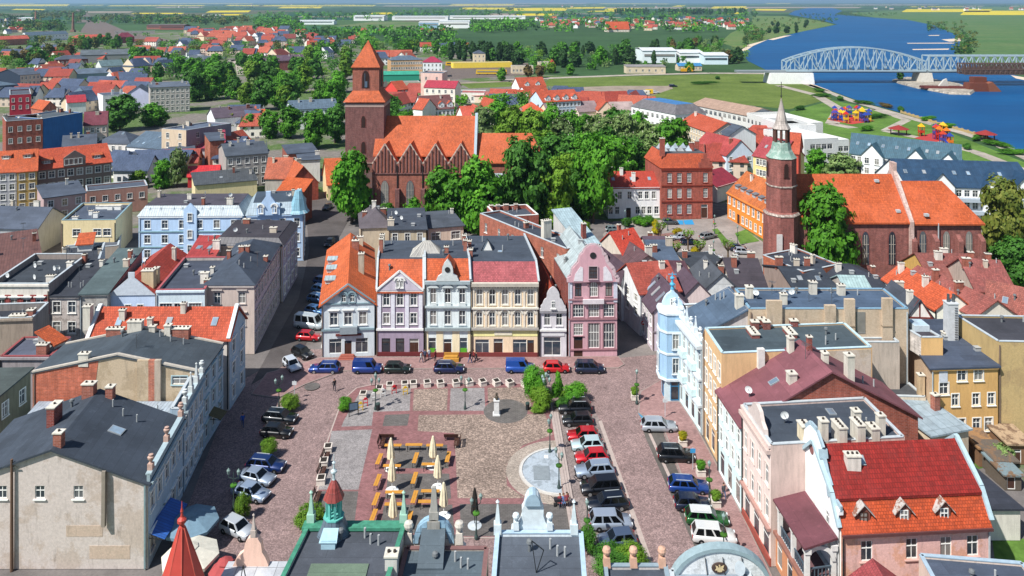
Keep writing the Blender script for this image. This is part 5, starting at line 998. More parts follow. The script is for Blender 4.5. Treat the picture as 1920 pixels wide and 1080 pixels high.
k=MB();k.bar(c_+V((-.4,-2.2,-.4)),c_+V((0,-2.2,1.9)),.06);k.bar(c_+V((.5,-2.2,-.4)),c_+V((0,-2.2,1.9)),.06);k.obj('mast',DARK,ro)
CB=brick('#8c5140',.35);CBD=brick('#6c4541',.3);COR=tile('#d2602f',.38,.3)
def lancet(par,L,p,rz,w,h,glassy=True):
 k=('lan',w,h,glassy)
 if k not in CHC:
  def shape(w,h,n=5):
   pts=[(-w/2,0),(w/2,0)]
   for i in range(n+1):t=i/n;pts.append((w/2*(1-t**1.6),h-w*.9+w*.9*math.sin(t*math.pi/2)))
   return pts+[(-x,z)for x,z in pts[-2:1:-1]]
  m=MB();m.prism([V((x,-.06,z))for x,z in shape(w+.35,h+.2)],(0,.05,0),0);m.prism([V((x,-.1,z+.05))for x,z in shape(w,h)],(0,.05,0),1)
  if glassy:
   for x in(-w/6,w/6):m.bar((x,-.12,.05),(x,-.12,h-.6),.09,2)
   m.bar((-w/2,-.12,h*.33),(w/2,-.12,h*.33),.06,2);m.bar((-w/2,-.12,h*.62),(w/2,-.12,h*.62),.06,2)
  CHC[k]=m.mesh('lancet_window',[brick('#6e322a'),GL if glassy else plain('#33201c'),plain('#b4aca0')])
 return link('lancet_window',CHC[k],par,p-L,rz)
D0=190.0
ch=root('brick_church',V((-35.6,D0,0)),'large red brick gothic church with four stepped side gables','church');L=V((-35.6,D0,0))
k=MB();a,b_=V((-35.6,D0,0)),V((-9.8,D0,0));k.box(V(((a.x+b_.x)/2,D0+8.5,0)),b_.x-a.x,17,14.0);wl=k.obj('wall',CB,ch,L)
for i in range(4):
 x0=a.x+i*6.45;xm=x0+3.22
 k=MB();pts=[V((x0,D0-.05,12.4)),V((x0+6.4,D0-.05,12.4)),V((x0+6.4,D0-.05,14.6)),V((xm,D0-.05,19.6)),V((x0,D0-.05,14.6))];k.prism(pts,(0,.5,0))
 g=k.obj('side_gable',CB,ch,L)
 k=MB()
 for j in range(7):
  x=x0+.55+j*.88;zt=14.3+4.6*(1-abs(x-xm)/3.2);k.box((x,D0-.12,12.6),.3,.3,zt-12.4)
  k.box((x,D0-.12,zt+.2),.4,.4,.35)
 k.obj('brick_pinnacles',CBD,g,L)
 k=MB();k.bar((x0,D0+.1,14.75),(xm,D0+.1,19.8),.35,0,.3);k.bar((xm,D0+.1,19.8),(x0+6.4,D0+.1,14.75),.35,0,.3);k.obj('coping',plain('#c9b3a4',.8),g,L)
 k=MB();k.slab([V((x0,D0+.4,14.5)),V((xm,D0+.4,19.5)),V((xm,D0+9,19.5)),V((x0,D0+9,14.5))],.2);k.slab([V((xm,D0+.4,19.5)),V((x0+6.45,D0+.4,14.5)),V((x0+6.45,D0+9,14.5)),V((xm,D0+9,19.5))],.2);k.obj('gable_roof',COR,g,L)
 k=MB();k.bar((x0+6.4,D0-.2,.5),(x0+6.4,D0-.2,14.4),.22);k.obj('drainpipe',DARK,ch,L)
 lancet(ch,L,V((xm,D0,4.2)),0,1.9,6.2)
 k=MB();k.box((x0+.1,D0-.6,0),1.1,1.4,8.5);k.obj('buttress',CBD,ch,L)
k=MB();k.bar((a.x,D0-.1,12.3),(b_.x,D0-.1,12.3),.3);k.obj('string_course',CBD,ch,L)
k=MB();k.slab([V((a.x-.5,D0+3.8,16.0)),V((b_.x,D0+3.8,16.0)),V((b_.x,D0+11.5,25.2)),V((a.x-.5,D0+11.5,25.2))],.3);k.slab([V((a.x-.5,D0+11.5,25.2)),V((b_.x,D0+11.5,25.2)),V((b_.x,D0+20,14)),V((a.x-.5,D0+20,14))],.3);k.obj('roof',COR,ch,L)
k=MB();k.prism([V((b_.x-.1,D0+y,z))for y,z in((.5,0),(19.5,0),(19.5,14.2),(11.5,26),(3.2,15.6),(.5,13))],(.7,0,0));k.obj('east_gable',plain('#9fb0ba',.8),ch,L)
k=MB();k.box(V((-.7,D0+10,0)),18,13,14.4);k.obj('choir',CB,ch,L)
k=MB();e0,e1=-9.2,8.8;y0,y1,ym,zr=D0+3,D0+17.3,D0+10,20.8
k.slab([V((e0,y0,14.3)),V((e1,y0,14.3)),V((5.2,ym,zr)),V((e0,ym,zr))],.25);k.slab([V((e0,ym,zr)),V((5.2,ym,zr)),V((e1,y1,14.3)),V((e0,y1,14.3))],.25);k.slab([V((e1,y0,14.3)),V((e1,y1,14.3)),V((5.2,ym,zr))],.25);k.obj('choir_roof',COR,ch,L)
for i in range(3):lancet(ch,L,V((-5+i*5,D0+3.5,4.5)),0,1.4,7)
k=MB();k.box((-5.5,D0+1.8,0),7,3.2,9.6);sa=k.obj('sacristy',CB,ch,L);k=MB();k.slab([V((-9.2,D0+.1,9.6)),V((-1.8,D0+.1,9.6)),V((-1.8,D0+3.6,11.6)),V((-9.2,D0+3.6,11.6))],.2);k.obj('lead_roof',seam('#93a3a6',.5),sa,L)
TX,TY=-38.9,197+5.1;S=10.2
tw=root('church_tower',V((TX,TY,0)),'massive square brick church tower with orange pyramid roof','tower')
L=V((TX,TY,0));k=MB();hs=S/2
k.box((TX,TY,0),S,S,29.6);tb=k.obj('shaft',[CBD],tw,L)
k=MB();k.box((TX,TY,28.2),S+.12,S+.12,.8);k.obj('plaster_band',plain('#b09a92',.9),tw,L)
k=MB();
us=3.5
k.hexa([V((TX-hs-.5,TY-hs-.5,29.5)),V((TX+hs+.5,TY-hs-.5,29.5)),V((TX+hs+.5,TY+hs+.5,29.5)),V((TX-hs-.5,TY+hs+.5,29.5))],[V((TX-us,TY-us,32.3)),V((TX+us,TY-us,32.3)),V((TX+us,TY+us,32.3)),V((TX-us,TY+us,32.3))]);k.obj('skirt_roof',COR,tw,L)
k=MB();k.box((TX,TY,32),us*2,us*2,6.6);k.obj('belfry',CB,tw,L)
k=MB();r0=us+.4
ap=V((TX,TY,45.6));c4=[V((TX-r0,TY-r0,38.5)),V((TX+r0,TY-r0,38.5)),V((TX+r0,TY+r0,38.5)),V((TX-r0,TY+r0,38.5))]
for i in range(4):k.face([c4[i],c4[(i+1)%4],ap])
k.face(c4[::-1]);k.obj('pyramid_roof',COR,tw,L)
for fx_,fy_,rz in((0,-us,0),(us,0,math.pi/2),(-us,0,-math.pi/2)):
 p=V((TX+fx_,TY+fy_,33.0));o_=lancet(tw,L,p,rz,1.9,4.6,False);o_.name='belfry_opening'
k=MB();k.bar((TX-.2,TY-us-.16,33.2),(TX-.2,TY-us-.16,36.9),.12);k.box((TX+.1,TY-us-.15,33.2),.7,.1,1.6);k.obj('bell_frame',plain('#56677a',.6),tw,L)
for z in(22.8,16.0):lancet(tw,L,V((TX-.3,TY-hs,z)),0,1.1,3.0,False).name='tower_opening'
k=MB();k.box((TX,TY-.05,13.2),S+.3,S+.3,.35);k.obj('string_course',plain('#8a766c',.9),tw,L)
k=MB();k.box((TX,TY,-.0),S+.06,S+.06,13.2);k.obj('weathered_base',oldplaster('#6d5a58','#7a5850',.3),tw,L)
fr_D=151.7;L=V((58,fr_D,0));FB=brick('#7d4a42',.35);FT=brick('#7c463e',.35)
fc_=root('friary_church',L,'long brick friary church with bright orange roof and tall lancet windows','church')
k=MB();xa,xm,xb=57.5,81.0,95.5
k.box(((xa+xm)/2,fr_D+7,0),xm-xa,14,11.3);k.box(((xm+xb)/2,fr_D+7,0),xb-xm,13.4,11.0);k.obj('wall',FB,fc_,L)
k=MB();z0,zr=11.2,19.4
k.slab([V((xa,fr_D-.5,z0)),V((xm,fr_D-.5,z0)),V((xm-.3,fr_D+7,zr)),V((xa,fr_D+7,zr))],.3);k.slab([V((xa,fr_D+7,zr)),V((xm-.3,fr_D+7,zr)),V((xm,fr_D+14.5,z0)),V((xa,fr_D+14.5,z0))],.3);k.obj('nave_roof',tile('#cf5a28',.4,.2),fc_,L)
k=MB();z0,zr=10.9,17.9;xr=xb-4.2
k.slab([V((xm,fr_D-.3,z0)),V((xb+.5,fr_D-.3,z0)),V((xr,fr_D+7,zr)),V((xm,fr_D+7,zr))],.3);k.slab([V((xm,fr_D+7,zr)),V((xr,fr_D+7,zr)),V((xb+.5,fr_D+14.2,z0)),V((xm,fr_D+14.2,z0))],.3);k.slab([V((xb+.5,fr_D-.3,z0)),V((xb+.5,fr_D+14.2,z0)),V((xr,fr_D+7,zr))],.3);k.obj('chancel_roof',tile('#cf5a28',.4,.2),fc_,L)
k=MB();k.prism([V((xm-.4,fr_D+y,z))for y,z in((-.6,0),(14.4,0),(14.4,11.3),(7.9,20.2),(7.9,21.9),(6.3,21.9),(6.3,20.2),(-.6,11.4))],(.8,0,0));k.obj('dividing_gable',brick('#b59a90',.6),fc_,L)
for x in(66.5,71.8,77.2,83.6,88.4,93.0):lancet(fc_,L,V((x,fr_D if x<xm else fr_D+.3,2.6)),0,1.35,6.6)
for x in(62.3,81.4,85.9,90.7,95.2):
 k=MB();k.box((x,fr_D-.3,0),.9,1.5,7.6);k.prism([V((x-.45,fr_D-1.05,7.6)),V((x-.45,fr_D+.45,7.6)),V((x-.45,fr_D+.45,8.8))],(.9,0,0));k.obj('buttress',FB,fc_,L)
for x in(81.0,86.5):
 k=MB();k.bar((x,fr_D-.25,.3),(x,fr_D-.25,11),.16);k.obj('drainpipe',LGREY,fc_,L)
for x,v in((76.8,.84),(79,.2),(84.5,.12)):
 k=MB();k.box((x,fr_D+7*v-.3,11.3+8*v),.8,.7,.5);k.obj('roof_vent',LGREY,fc_,L)
T2=V((55.0,152.5,0));ft=root('friary_tower',T2,'slender octagonal brick tower with copper skirt, open lantern and pale spire','tower')
k=MB();k.rev((0,0,0),[(3.6,0),(3.5,12.6),(3.25,13.3),(2.95,13.6),(2.9,24.4)],8,0,False,math.pi/8);k.obj('shaft',FT,ft)
k=MB();k.rev((0,0,12.7),[(3.5,0),(3.65,.2),(3.3,.6)],8,0,False,math.pi/8);k.rev((0,0,18.6),[(3.1,0),(3.1,.25)],8,0,False,math.pi/8);k.obj('stone_ledge',oldplaster('#8a7a72','#b9aea4',1.5),ft)
for a in(-math.pi/2,0,math.pi):
 o_=lancet(ft,V(),V((2.8*math.cos(a),2.8*math.sin(a),20.6)),a+math.pi/2,.9,2.8,False)
k=MB();k.box((-1.6,-3.5,0),1.1,.2,9.5);k.obj('pale_lancet_panel',plain('#cfcac6',.8),ft)
k=MB();k.rev((0,0,24.3),[(3.05,0),(2.5,.7),(2.0,1.6),(1.75,2.9),(1.7,3.1)],8,0,False,math.pi/8);k.obj('copper_skirt',oldplaster('#7c968b','#9dada4',.9),ft)
k=MB()
for i in range(8):
 a=math.pi/8+i*math.pi/4;k.box((1.45*math.cos(a),1.45*math.sin(a),27.3),.38,.38,2.9,0,a)
k.rev((0,0,29.9),[(1.75,0),(1.75,.3)],8,0,False,math.pi/8);k.obj('lantern',plain('#5d4038',.8),ft)
k=MB();k.rev((0,0,30.1),[(1.85,0),(1.25,1.0),(.75,3.2),(.32,5.0),(.08,6.2)],8,0,False,math.pi/8);k.obj('spire',seam('#b9aea6',.4,.6),ft)
k=MB();k.bar((0,0,36),(0,0,39.6),.1);k.bar((-.5,0,38.7),(.5,0,38.7),.1);k.rev((0,0,36.5),[(0,0),(.25,.2),(0,.45)],8);k.obj('cross',DARK,ft)
bld('friary_side_chapel','low brick annex with stepped gable against the friary tower',(1497,395),(1515,400),13,8,FB,'mono',COR,3,cor=False)
CY='buildings round the parking courtyard'
wc=bld('white_office','white two storey office with red tile roof facing the parking courtyard',(1140,351),(1241,350),8.1,10,plaster('#cfd6de',.25),'gx',tile('#b53c24',.36,.1),3.0,sk=0,F=[(1.1,1.9,6,1.1,'t',[.05,.17,.55,.66,.77,.9]),(.1,2.6,1,1.2,'db',[.38]),(5.0,1.9,5,1.05,'t',[.22,.4,.6,.72,.85])],sky=3,chs=[(.3,.4,.8,.8,1.6,WHITE),(.5,.2,.9,.8,2.0,WHITE),(.12,.6,.8,.8,1.4,WHITE)],grp=CY)
SB=brick('#8f4a3c',.2)
scb=bld('red_brick_school','three storey red brick school with orange mansard roof and glass roof peaks',(1240,315),(1336,314),13.2,13,SB,'mans',tile('#c9552c',.36,.2),3.4,sk=-1.2,inset=1.4,F=[(1.3,2.5,4,1.25,'tm',[.16,.35,.54,.0]),(.1,3.6,1,1.7,'d',[.84]),(5.4,2.5,4,1.2,'tm',[.16,.35,.54,.86]),(9.4,2.5,4,1.2,'tm',[.16,.35,.54,.86])],tm=plain('#8a3a2e',.8),grp=CY,rm2=felt('#54504e'),chs=[(.05,.1,1.2,.9,4,SB),(.72,.35,1.2,.9,2.2,SB),(.92,.6,1.0,.9,2.0,SB)])
pt,rz_,Lc,ro,ln,dep=r_info[scb.name];a,b_=pt(0,0,0),pt(1,0,0)
for z in(4.5,8.6,12.6):band(scb,Lc,a,b_,z,.12,.3,plain('#7a3428',.8))
panel(scb,Lc,a,b_,[(ln*.72,13.2),(ln*.99,13.2),(ln*.99,14.6),(ln*.94,14.6),(ln*.94,15.6),(ln*.89,15.6),(ln*.89,16.9),(ln*.82,16.9),(ln*.82,15.6),(ln*.77,15.6),(ln*.77,14.6),(ln*.72,14.6)],.3,SB,'stepped_gable')
for u in(.22,.38,.54):
 p=pt(u,.03,13.5)-Lc;k=MB();k.face([p+V((-.5,0,0)),p+V((.5,0,0)),p+V((0,.1,1.3))]);k.face([p+V((.5,0,0)),p+V((0,1.2,1.4)),p+V((0,.1,1.3))]);k.face([p+V((-.5,0,0)),p+V((0,.1,1.3)),p+V((0,1.2,1.4))]);k.obj('triangular_dormer',plain('#d0c4b8',.7),ro)
for i in range(2):
 for j in range(4):
  p=pt(.18+.16*j,.35+.3*i,16.7)-Lc;k=MB();k.rev(p,[(1.1,0),(0,1.4)],4,0,False,math.pi/4);k.obj('glass_peak',glass((.25,.3,.33)),ro)
og=bld('orange_facade_house','long orange plastered house with tiled roof and row of grey shed dormers',(1364,360),(1437,398),6.7,11,(plaster('#cf7a35',.25),plaster('#b8763c',.4)),'gx',tile('#cf6a30',.38,.3),5.2,sk=0,F=[(.8,1.7,9,.95,'t',[.08,.18,.42,.52,.62,.74,.86]),(.1,2.4,1,1.3,'db',[.3]),(4.0,1.8,8,.95,'t')],cor=True,grp=CY,ch=1)
for i in range(6):dormer(og,.12+.15*i,.12,1.5,1.0,'shed',seam('#6d7278'),plain('#a9acb0'),None,2.0)
bld('maroon_roof_cottages','cottage with wine red sheet roofs left of the orange house',(1345,350),(1385,338),4.5,10,plaster('#c9bfb4',.5),'gx',seam('#8e2f3a',.5),3.0,ch=1)
bld('pink_flat_garage','low tan boundary building by the courtyard lawn',(1437,470),(1500,476),3,5,plaster('#b8a58e',.6),'flat',felt('#5a5654'),cor=False)
CN='houses just behind the row across the square'
for a_ in[('beige_rear_house','beige house with dark lean-to roof behind the ornate house',(729,430),(799,429),9,12,plaster('#a89c86',.7),'mono',felt('#40444a'),1.0,dict(F=(3,3,3,'t',1.0),ch=2,dsh=2,cop=LGREY)),('pink_rear_house','pale pink house with grey felt roof and a wide window',(802,427),(869,422),7.5,9,plaster('#c4b09f',.5),'mono',felt('#4c4f53'),.8,dict(F=[(4.6,1.7,2,1.9,'t',[.22,.78])],ch=1)),('brown_hip_rear_house','beige house with faded brown hipped roof beside the street tree',(676,428),(736,426),7,11,plaster('#b0a28e',.7),'hip',felt('#5d5252'),3.2,dict(ch=3,ant=1)),('brick_balustrade_house','brick house with flat roof and white balustrade',(932,414),(1010,410),11,8,brick('#8c4a3c',.3),'flat',felt('#474c52'),0,dict(F=(3,2,2,'t',1.1),par=.8,chs=[(.08,.9,.7,.7,1.2,BRK),(.25,.9,.7,.7,1.2,BRK),(.45,.9,1.0,.7,1.2,BRK),(.7,.9,.7,.7,1.2,BRK)],cop=WHITE)),('long_brick_house','long dark roofed house with sunlit rough brick side wall',(1062,470),(1104,462),14,24,brick('#925542',.3),'flat',felt('#3c3f45'),0,dict(L=(4,6,2,'n',.8),par=.3,sk=-4,chs=[(.4,.3,1.6,1.0,3.0,STONE,4),(.5,.55,.8,.7,1,BRK)],ant=1)),('zinc_steep_roof_house','narrow house with steep pale zinc roof behind the pink house',(1090,462),(1124,458),12,10,plaster('#a9a9a6',.6),'mono',seam('#9fb4ba',.5,.45),4.0,dict(chs=[(.45,.2,.7,.9,2.6,BRD,1)])),('orange_street_house','long orange roofed house left of the church tower',(614,345),(650,343),4.6,12,plaster('#c6b48a',.5),'gx',OR2,6.0,dict()),('brick_gable_house','orange roofed house with big plain brick gable by the street',(540,347),(597,341),5,14,brick('#9a4a38',.2),'gy',tile('#cf5f30',.36,.3),5.0,dict(ch=2)),('orange_hip_house','old orange tiled house with brick chimneys above the blue gable',(497,333),(542,333),6,11,plaster('#9a948c',.7),'gx',tile('#c2603a',.36,.5),4.6,dict(ch=2)),('orange_strip_house','house with narrow orange ribbed roof beside the brick gable',(512,368),(560,372),7,8,brick('#8e4636'),'mono',tile('#cf5a26',.34,.1),3.0,dict(ch=1)),]:
 bld(*a_[:10],grp=CN,cor=False,**a_[10])
WE='houses of the town west of the church';SL=felt('#4b5058');BSL=seam('#566878',.8,.6);W_=plaster('#c9ccce',.4)
for a_ in[('brown_block_house','dark brown apartment house with bright orange roof and central gable',(70,317),(209,302),10.2,13,plaster('#6f605c',.3),'gx',tile('#c94f2a',.36,.2),4.2,dict(F=(3,8,3,'t',1.4),cop=LGREY)),('ochre_narrow_house','narrow ochre house with orange dormered roof beside the brown block',(32,321),(69,318),11,12,plaster('#9c8350',.4),'gx',OR,4.6,dict(F=(4,2,4,'t',1.2))),('grey_curved_gable_house','grey house with curved pale blue gable at the left edge',(-20,323),(31,320),11,12,plaster('#96969a',.4),'gx',OR,4.4,dict(F=(4,3,4,'t',1.2))),('mauve_house','small mauve house with grey shed roof',(82,371),(160,361),9,9,plaster('#a08a88',.4),'mono',SL,1.2,dict(F=(3,3,3,'t',1.1),ch=1)),('rose_long_house','long low rose brown house with small square windows',(162,361),(277,350),6.3,7,plaster('#9a7468',.4),'flat',SL,0,dict(F=[(3.6,1.4,5,1.1,'t')],par=.3)),('cream_flat_house','cream flat roofed house with five white vents',(115,417),(217,416),8,14,plaster('#c4b48c',.35),'flat',felt('#4a505a'),0,dict(F=[(5.0,1.5,3,1.6,'t',[.28,.66,.84])],chs=[(.2,.15,1.2,.6,.6,WHITE),(.4,.4,.8,.7,.9,WHITE),(.55,.25,1.0,.8,1.1,WHITE),(.5,.75,3.0,.8,.7,WHITE,0),(.75,.7,3.0,.9,.9,WHITE,0)],cop=plain('#7d9aa4'),sk=-3)),('garage_row','row of low garages with brown doors below the cream house',(135,470),(222,462),3.6,20,plaster('#a59a8c',.6),'flat',felt('#55575c'),0,dict(Rt=(1,7,1,'d',1.9),par=.2,sk=-2,ant=1)),('blue_wall_house','building with huge cobalt blue firewall',(81,224),(155,212),13,14,plaster('#2c5a92',.5),'flat',felt('#4b5052'),0,dict(ch=4,par=.3)),('brick_corner_block','dark red brick block next to the blue firewall',(11,230),(80,225),13,14,brick('#8a4230'),'flat',felt('#4a4a4c'),0,dict(F=(3,4,2,'t'),ch=2,dsh=1)),('crimson_house','crimson three storey house with white windows',(18,180),(58,178),11,24,(plaster('#9e2c3c',.2),plaster('#6a2a34',.3)),'flat',felt('#4f5055'),0,dict(F=(3,3,2,'t',1.0),Rt=(3,6,3,'t',.9),par=.5)),('navy_side_house','tall house with ornate pale front and navy side wall',(38,141),(75,138),13,26,(plaster('#b8a99a',.4),plaster('#26303f',.2)),'gx',SL,3,dict(F=(4,5,4,'t',1.0))),('slate_block','slate roofed block at the left edge behind the crimson house',(-30,163),(33,158),11,14,plaster('#5d6672',.4),'hip',BSL,2,dict(F=(3,7,2,'t'))),('white_slate_gable','white gabled house with dark slate roof',(136,183),(173,181),7,14,W_,'gy',BSL,3.4,dict(F=(2,3,1,'t'))),('white_flat_villa','white flat roofed house with two white chimneys',(193,181),(240,178),8,12,plaster('#d3d6d8',.3),'flat',SL,0,dict(F=(2,3,2,'t',1.6),chs=[(.5,.5,1.2,1,2.4,WHITE),(.85,.5,1.2,1,2.4,WHITE)])),('lilac_blank_gable','pale lilac blank gable house beside the grey flats',(240,174),(279,173),8,12,plaster('#b0b4c8',.2),'gy',SL,3.4,dict()),('grey_flats','grey four storey block of flats with balconies',(281,164),(356,161),13,11,plaster('#a39c96',.4),'mono',felt('#5a5f66'),1.4,dict(F=(4,8,4,'t',1.2),ch=4,ant=2)),('red_sheet_house','small house with red sheet roof in front of the white gable',(126,192),(161,190),6,9,W_,'gx',seam('#a8303a',.6),3.0,dict()),('orange_gable_cottage','brick cottage with orange gable roof right of the crimson house',(80,205),(108,202),6,12,brick('#a05a48'),'gy',OR,3.4,dict(F=(2,2,1,'t'))),('maroon_dormer_house','house with maroon roof right of the blue firewall',(157,234),(200,232),8,10,plaster('#b4a398',.5),'gx',tile('#7d3436',.36,.3),4.4,dict(F=(2,4,2,'t',1.1),ch=1)),('slate_long_house','long slate roofed house with white chimneys below the blue wall',(117,277),(180,273),6.5,12,W_,'gx',SL,3.2,dict(ch=3)),('grey_hip_villa','white villa with grey hipped roof',(181,268),(244,270),6.5,11,plaster('#c6c2bc',.4),'hip',SL,3.4,dict(F=(2,5,1,'t'),sky=1)),('blue_slate_shed_house','house with broad blue slate lean-to roof and four skylights',(238,274),(302,279),6,10,W_,'mono',BSL,3.6,dict(sky=4)),('violet_flat_annex','violet grey flat annex under the slate roofs',(226,302),(312,299),5.4,8,plaster('#8a8498',.4),'flat',felt('#5a5c66'),0,dict(F=(1,4,1,'t'))),('tall_beige_house','tall beige house with flat grey roof and shaded side',(303,243),(349,246),13,15,(plaster('#b9a790',.4),plaster('#7f7680',.4)),'flat',felt('#5b626c'),0,dict(F=(4,2,4,'t',1.1),Rt=(4,2,4,'n'),sk=5,ch=4,par=.3)),('rose_red_roof_house','house with steep rose red roof right of the tall beige house',(366,277),(422,274),7,12,W_,'gx',tile('#b8444a',.4,.1),4.6,dict(ch=2)),('brick_yard_house','small brick house with dark lean-to roof',(318,290),(366,287),7,8,brick('#8e4a3a'),'mono',SL,1,dict(F=(2,3,1,'t'))),('bright_red_shed','low shed with bright red sheet roof',(352,331),(411,328),3.4,9,plaster('#9e2f2f',.3),'gx',seam('#c22f33',.7,.5),2.2,dict(cat='shed')),('brick_tower_house','narrow tall brick house with grey roof',(394,264),(421,262),11,10,brick('#97573f'),'mono',SL,1,dict(ch=2)),('grey_terrace','grey rendered terrace with dark roofs and white satellite dish',(424,292),(502,286),10,14,plaster('#8e8a86',.5),'gx',felt('#494d52'),2.4,dict(F=(3,5,3,'t',1.1),ch=4,dsh=2)),('brick_window_house','brick house with white windows below the street trees',(540,288),(596,284),8,9,brick('#84402f'),'mono',SL,1.2,dict(F=(2,3,2,'t',1.6))),('cream_low_house','long low cream house with ribbed dark roof',(366,347),(482,337),4.6,9,plaster('#c2b490',.4),'mono',seam('#4d5154',.6),1.6,dict(ch=2,sky=1)),('white_wall_house','white firewall and dark roof beside the orange street house',(560,300),(600,298),7,8,plaster('#c9c6c0',.5),'mono',SL,1,dict(ch=1)),('plum_terrace','terrace with plum brown roof behind the street trees',(403,221),(482,215),8,11,W_,'gx',felt('#57484e'),3.4,dict(ch=3)),('orange_terrace','low terrace with bright orange roof behind the street trees',(420,226),(500,221),6,8,W_,'gx',OR2,3.4,dict(ch=2)),('slate_terrace','slate blue roofed terrace with white windows left of the church tower',(545,205),(633,201),9,11,W_,'gx',BSL,3.2,dict(F=(3,10,2,'n',1.1),ch=3)),('grey_street_corner','dark grey shed roofs at the left edge above the brown ribbed roof',(-40,425),(70,428),6,11,plaster('#9c9ea0',.5),'gx',felt('#4a4f58'),3.2,dict(ch=2)),('brick_depot','long purple roofed brick depot among the trees',(485,115),(572,112),8,14,brick('#7d4238'),'gx',felt('#5d4650'),4,dict(ch=4)),('long_red_depot','long red roofed brick building near the railway',(138,72),(206,70),9,16,brick('#8e4434'),'hip',tile('#cf5236',.5,.1),4,dict()),('dark_red_villa','dark red peaked villa right of the railway depot',(222,70),(252,69),8,12,brick('#7a3030'),'hip',tile('#8a2e36',.5),6,dict()),('brick_station_left','dark brick railway house with slate roof',(104,112),(165,110),9,12,brick('#6e3a30'),'hip',SL,3,dict(F=(2,7,2,'t',1.2))),('grey_roof_platform_hall','wide grey roofed railway hall',(150,103),(257,101),8,20,plaster('#6d7070',.3),'gx',felt('#585c5c'),4,dict()),('blue_grey_works','blue grey works building with long roof',(115,140),(205,136),6,16,plaster('#7d8c98',.4),'gx',felt('#5b656e'),3,dict()),('white_small_works','white low works building in front of the railway hall',(190,124),(232,122),7,14,plaster('#b9beb8',.4),'gx',seam('#5f7478',.8),4,dict(F=(2,3,1,'t'))),('white_villa_trees','white villa with two white chimneys among trees',(354,106),(383,104),7,10,W_,'flat',SL,0,dict(chs=[(.1,.5,1.4,1.2,3,WHITE)])),('yellow_gable_left','cream gabled house at the far left above the slate block',(3,140),(20,138),9,10,plaster('#c4b078',.3),'gy',RD,4,dict()),('red_hall_left','red roofed houses under the navy side wall',(38,166),(90,163),5,12,W_,'gx',tile('#a8404a',.5),3,dict()),('orange_row_left','orange roofed row at the far left near the chimneys',(0,74),(55,72),8,14,brick('#9a5a48'),'gx',tile('#d0583a',.5),4,dict()),('slate_row_left','slate mansard row at the far left',(50,66),(128,63),9,14,W_,'gx',BSL,4,dict(F=(2,12,1,'n',1.4))),]:  # tall_beige_house: the side's shade is painted in as purple grey plaster
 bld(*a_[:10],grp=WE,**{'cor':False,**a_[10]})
bb=bpy.data.objects['brown_block_house'];pt,rz_,Lc,ro,ln,dep=r_info[bb.name]
panel(bb,Lc,pt(0,0,0),pt(1,0,0),[(ln*.34,10),(ln*.64,10),(ln*.64,12.5),(ln*.49,14.4),(ln*.34,12.5)],.4,plaster('#6f605c',.3),'central_gable')
for u in(.4,.46,.53,.58):window(bb,pt(u,0,10.6)-Lc+V((0,-.55,0)),math.atan2((pt(1,0,0)-pt(0,0,0)).y,(pt(1,0,0)-pt(0,0,0)).x),.9,1.5,'t')
for u in(.14,.82):dormer(bb,u,.12,2.6,1.0,'shed',OR,plaster('#6f605c'),'n',2,1.4,.9)
for nm in('ochre_narrow_house','grey_curved_gable_house'):dormer(bpy.data.objects[nm],.5,.3,2.2,1.0,'shed',OR,None,'n',2,1.3,.9)
NO='buildings of the town beyond the churches';RR=tile('#c4522e',.45,.1)
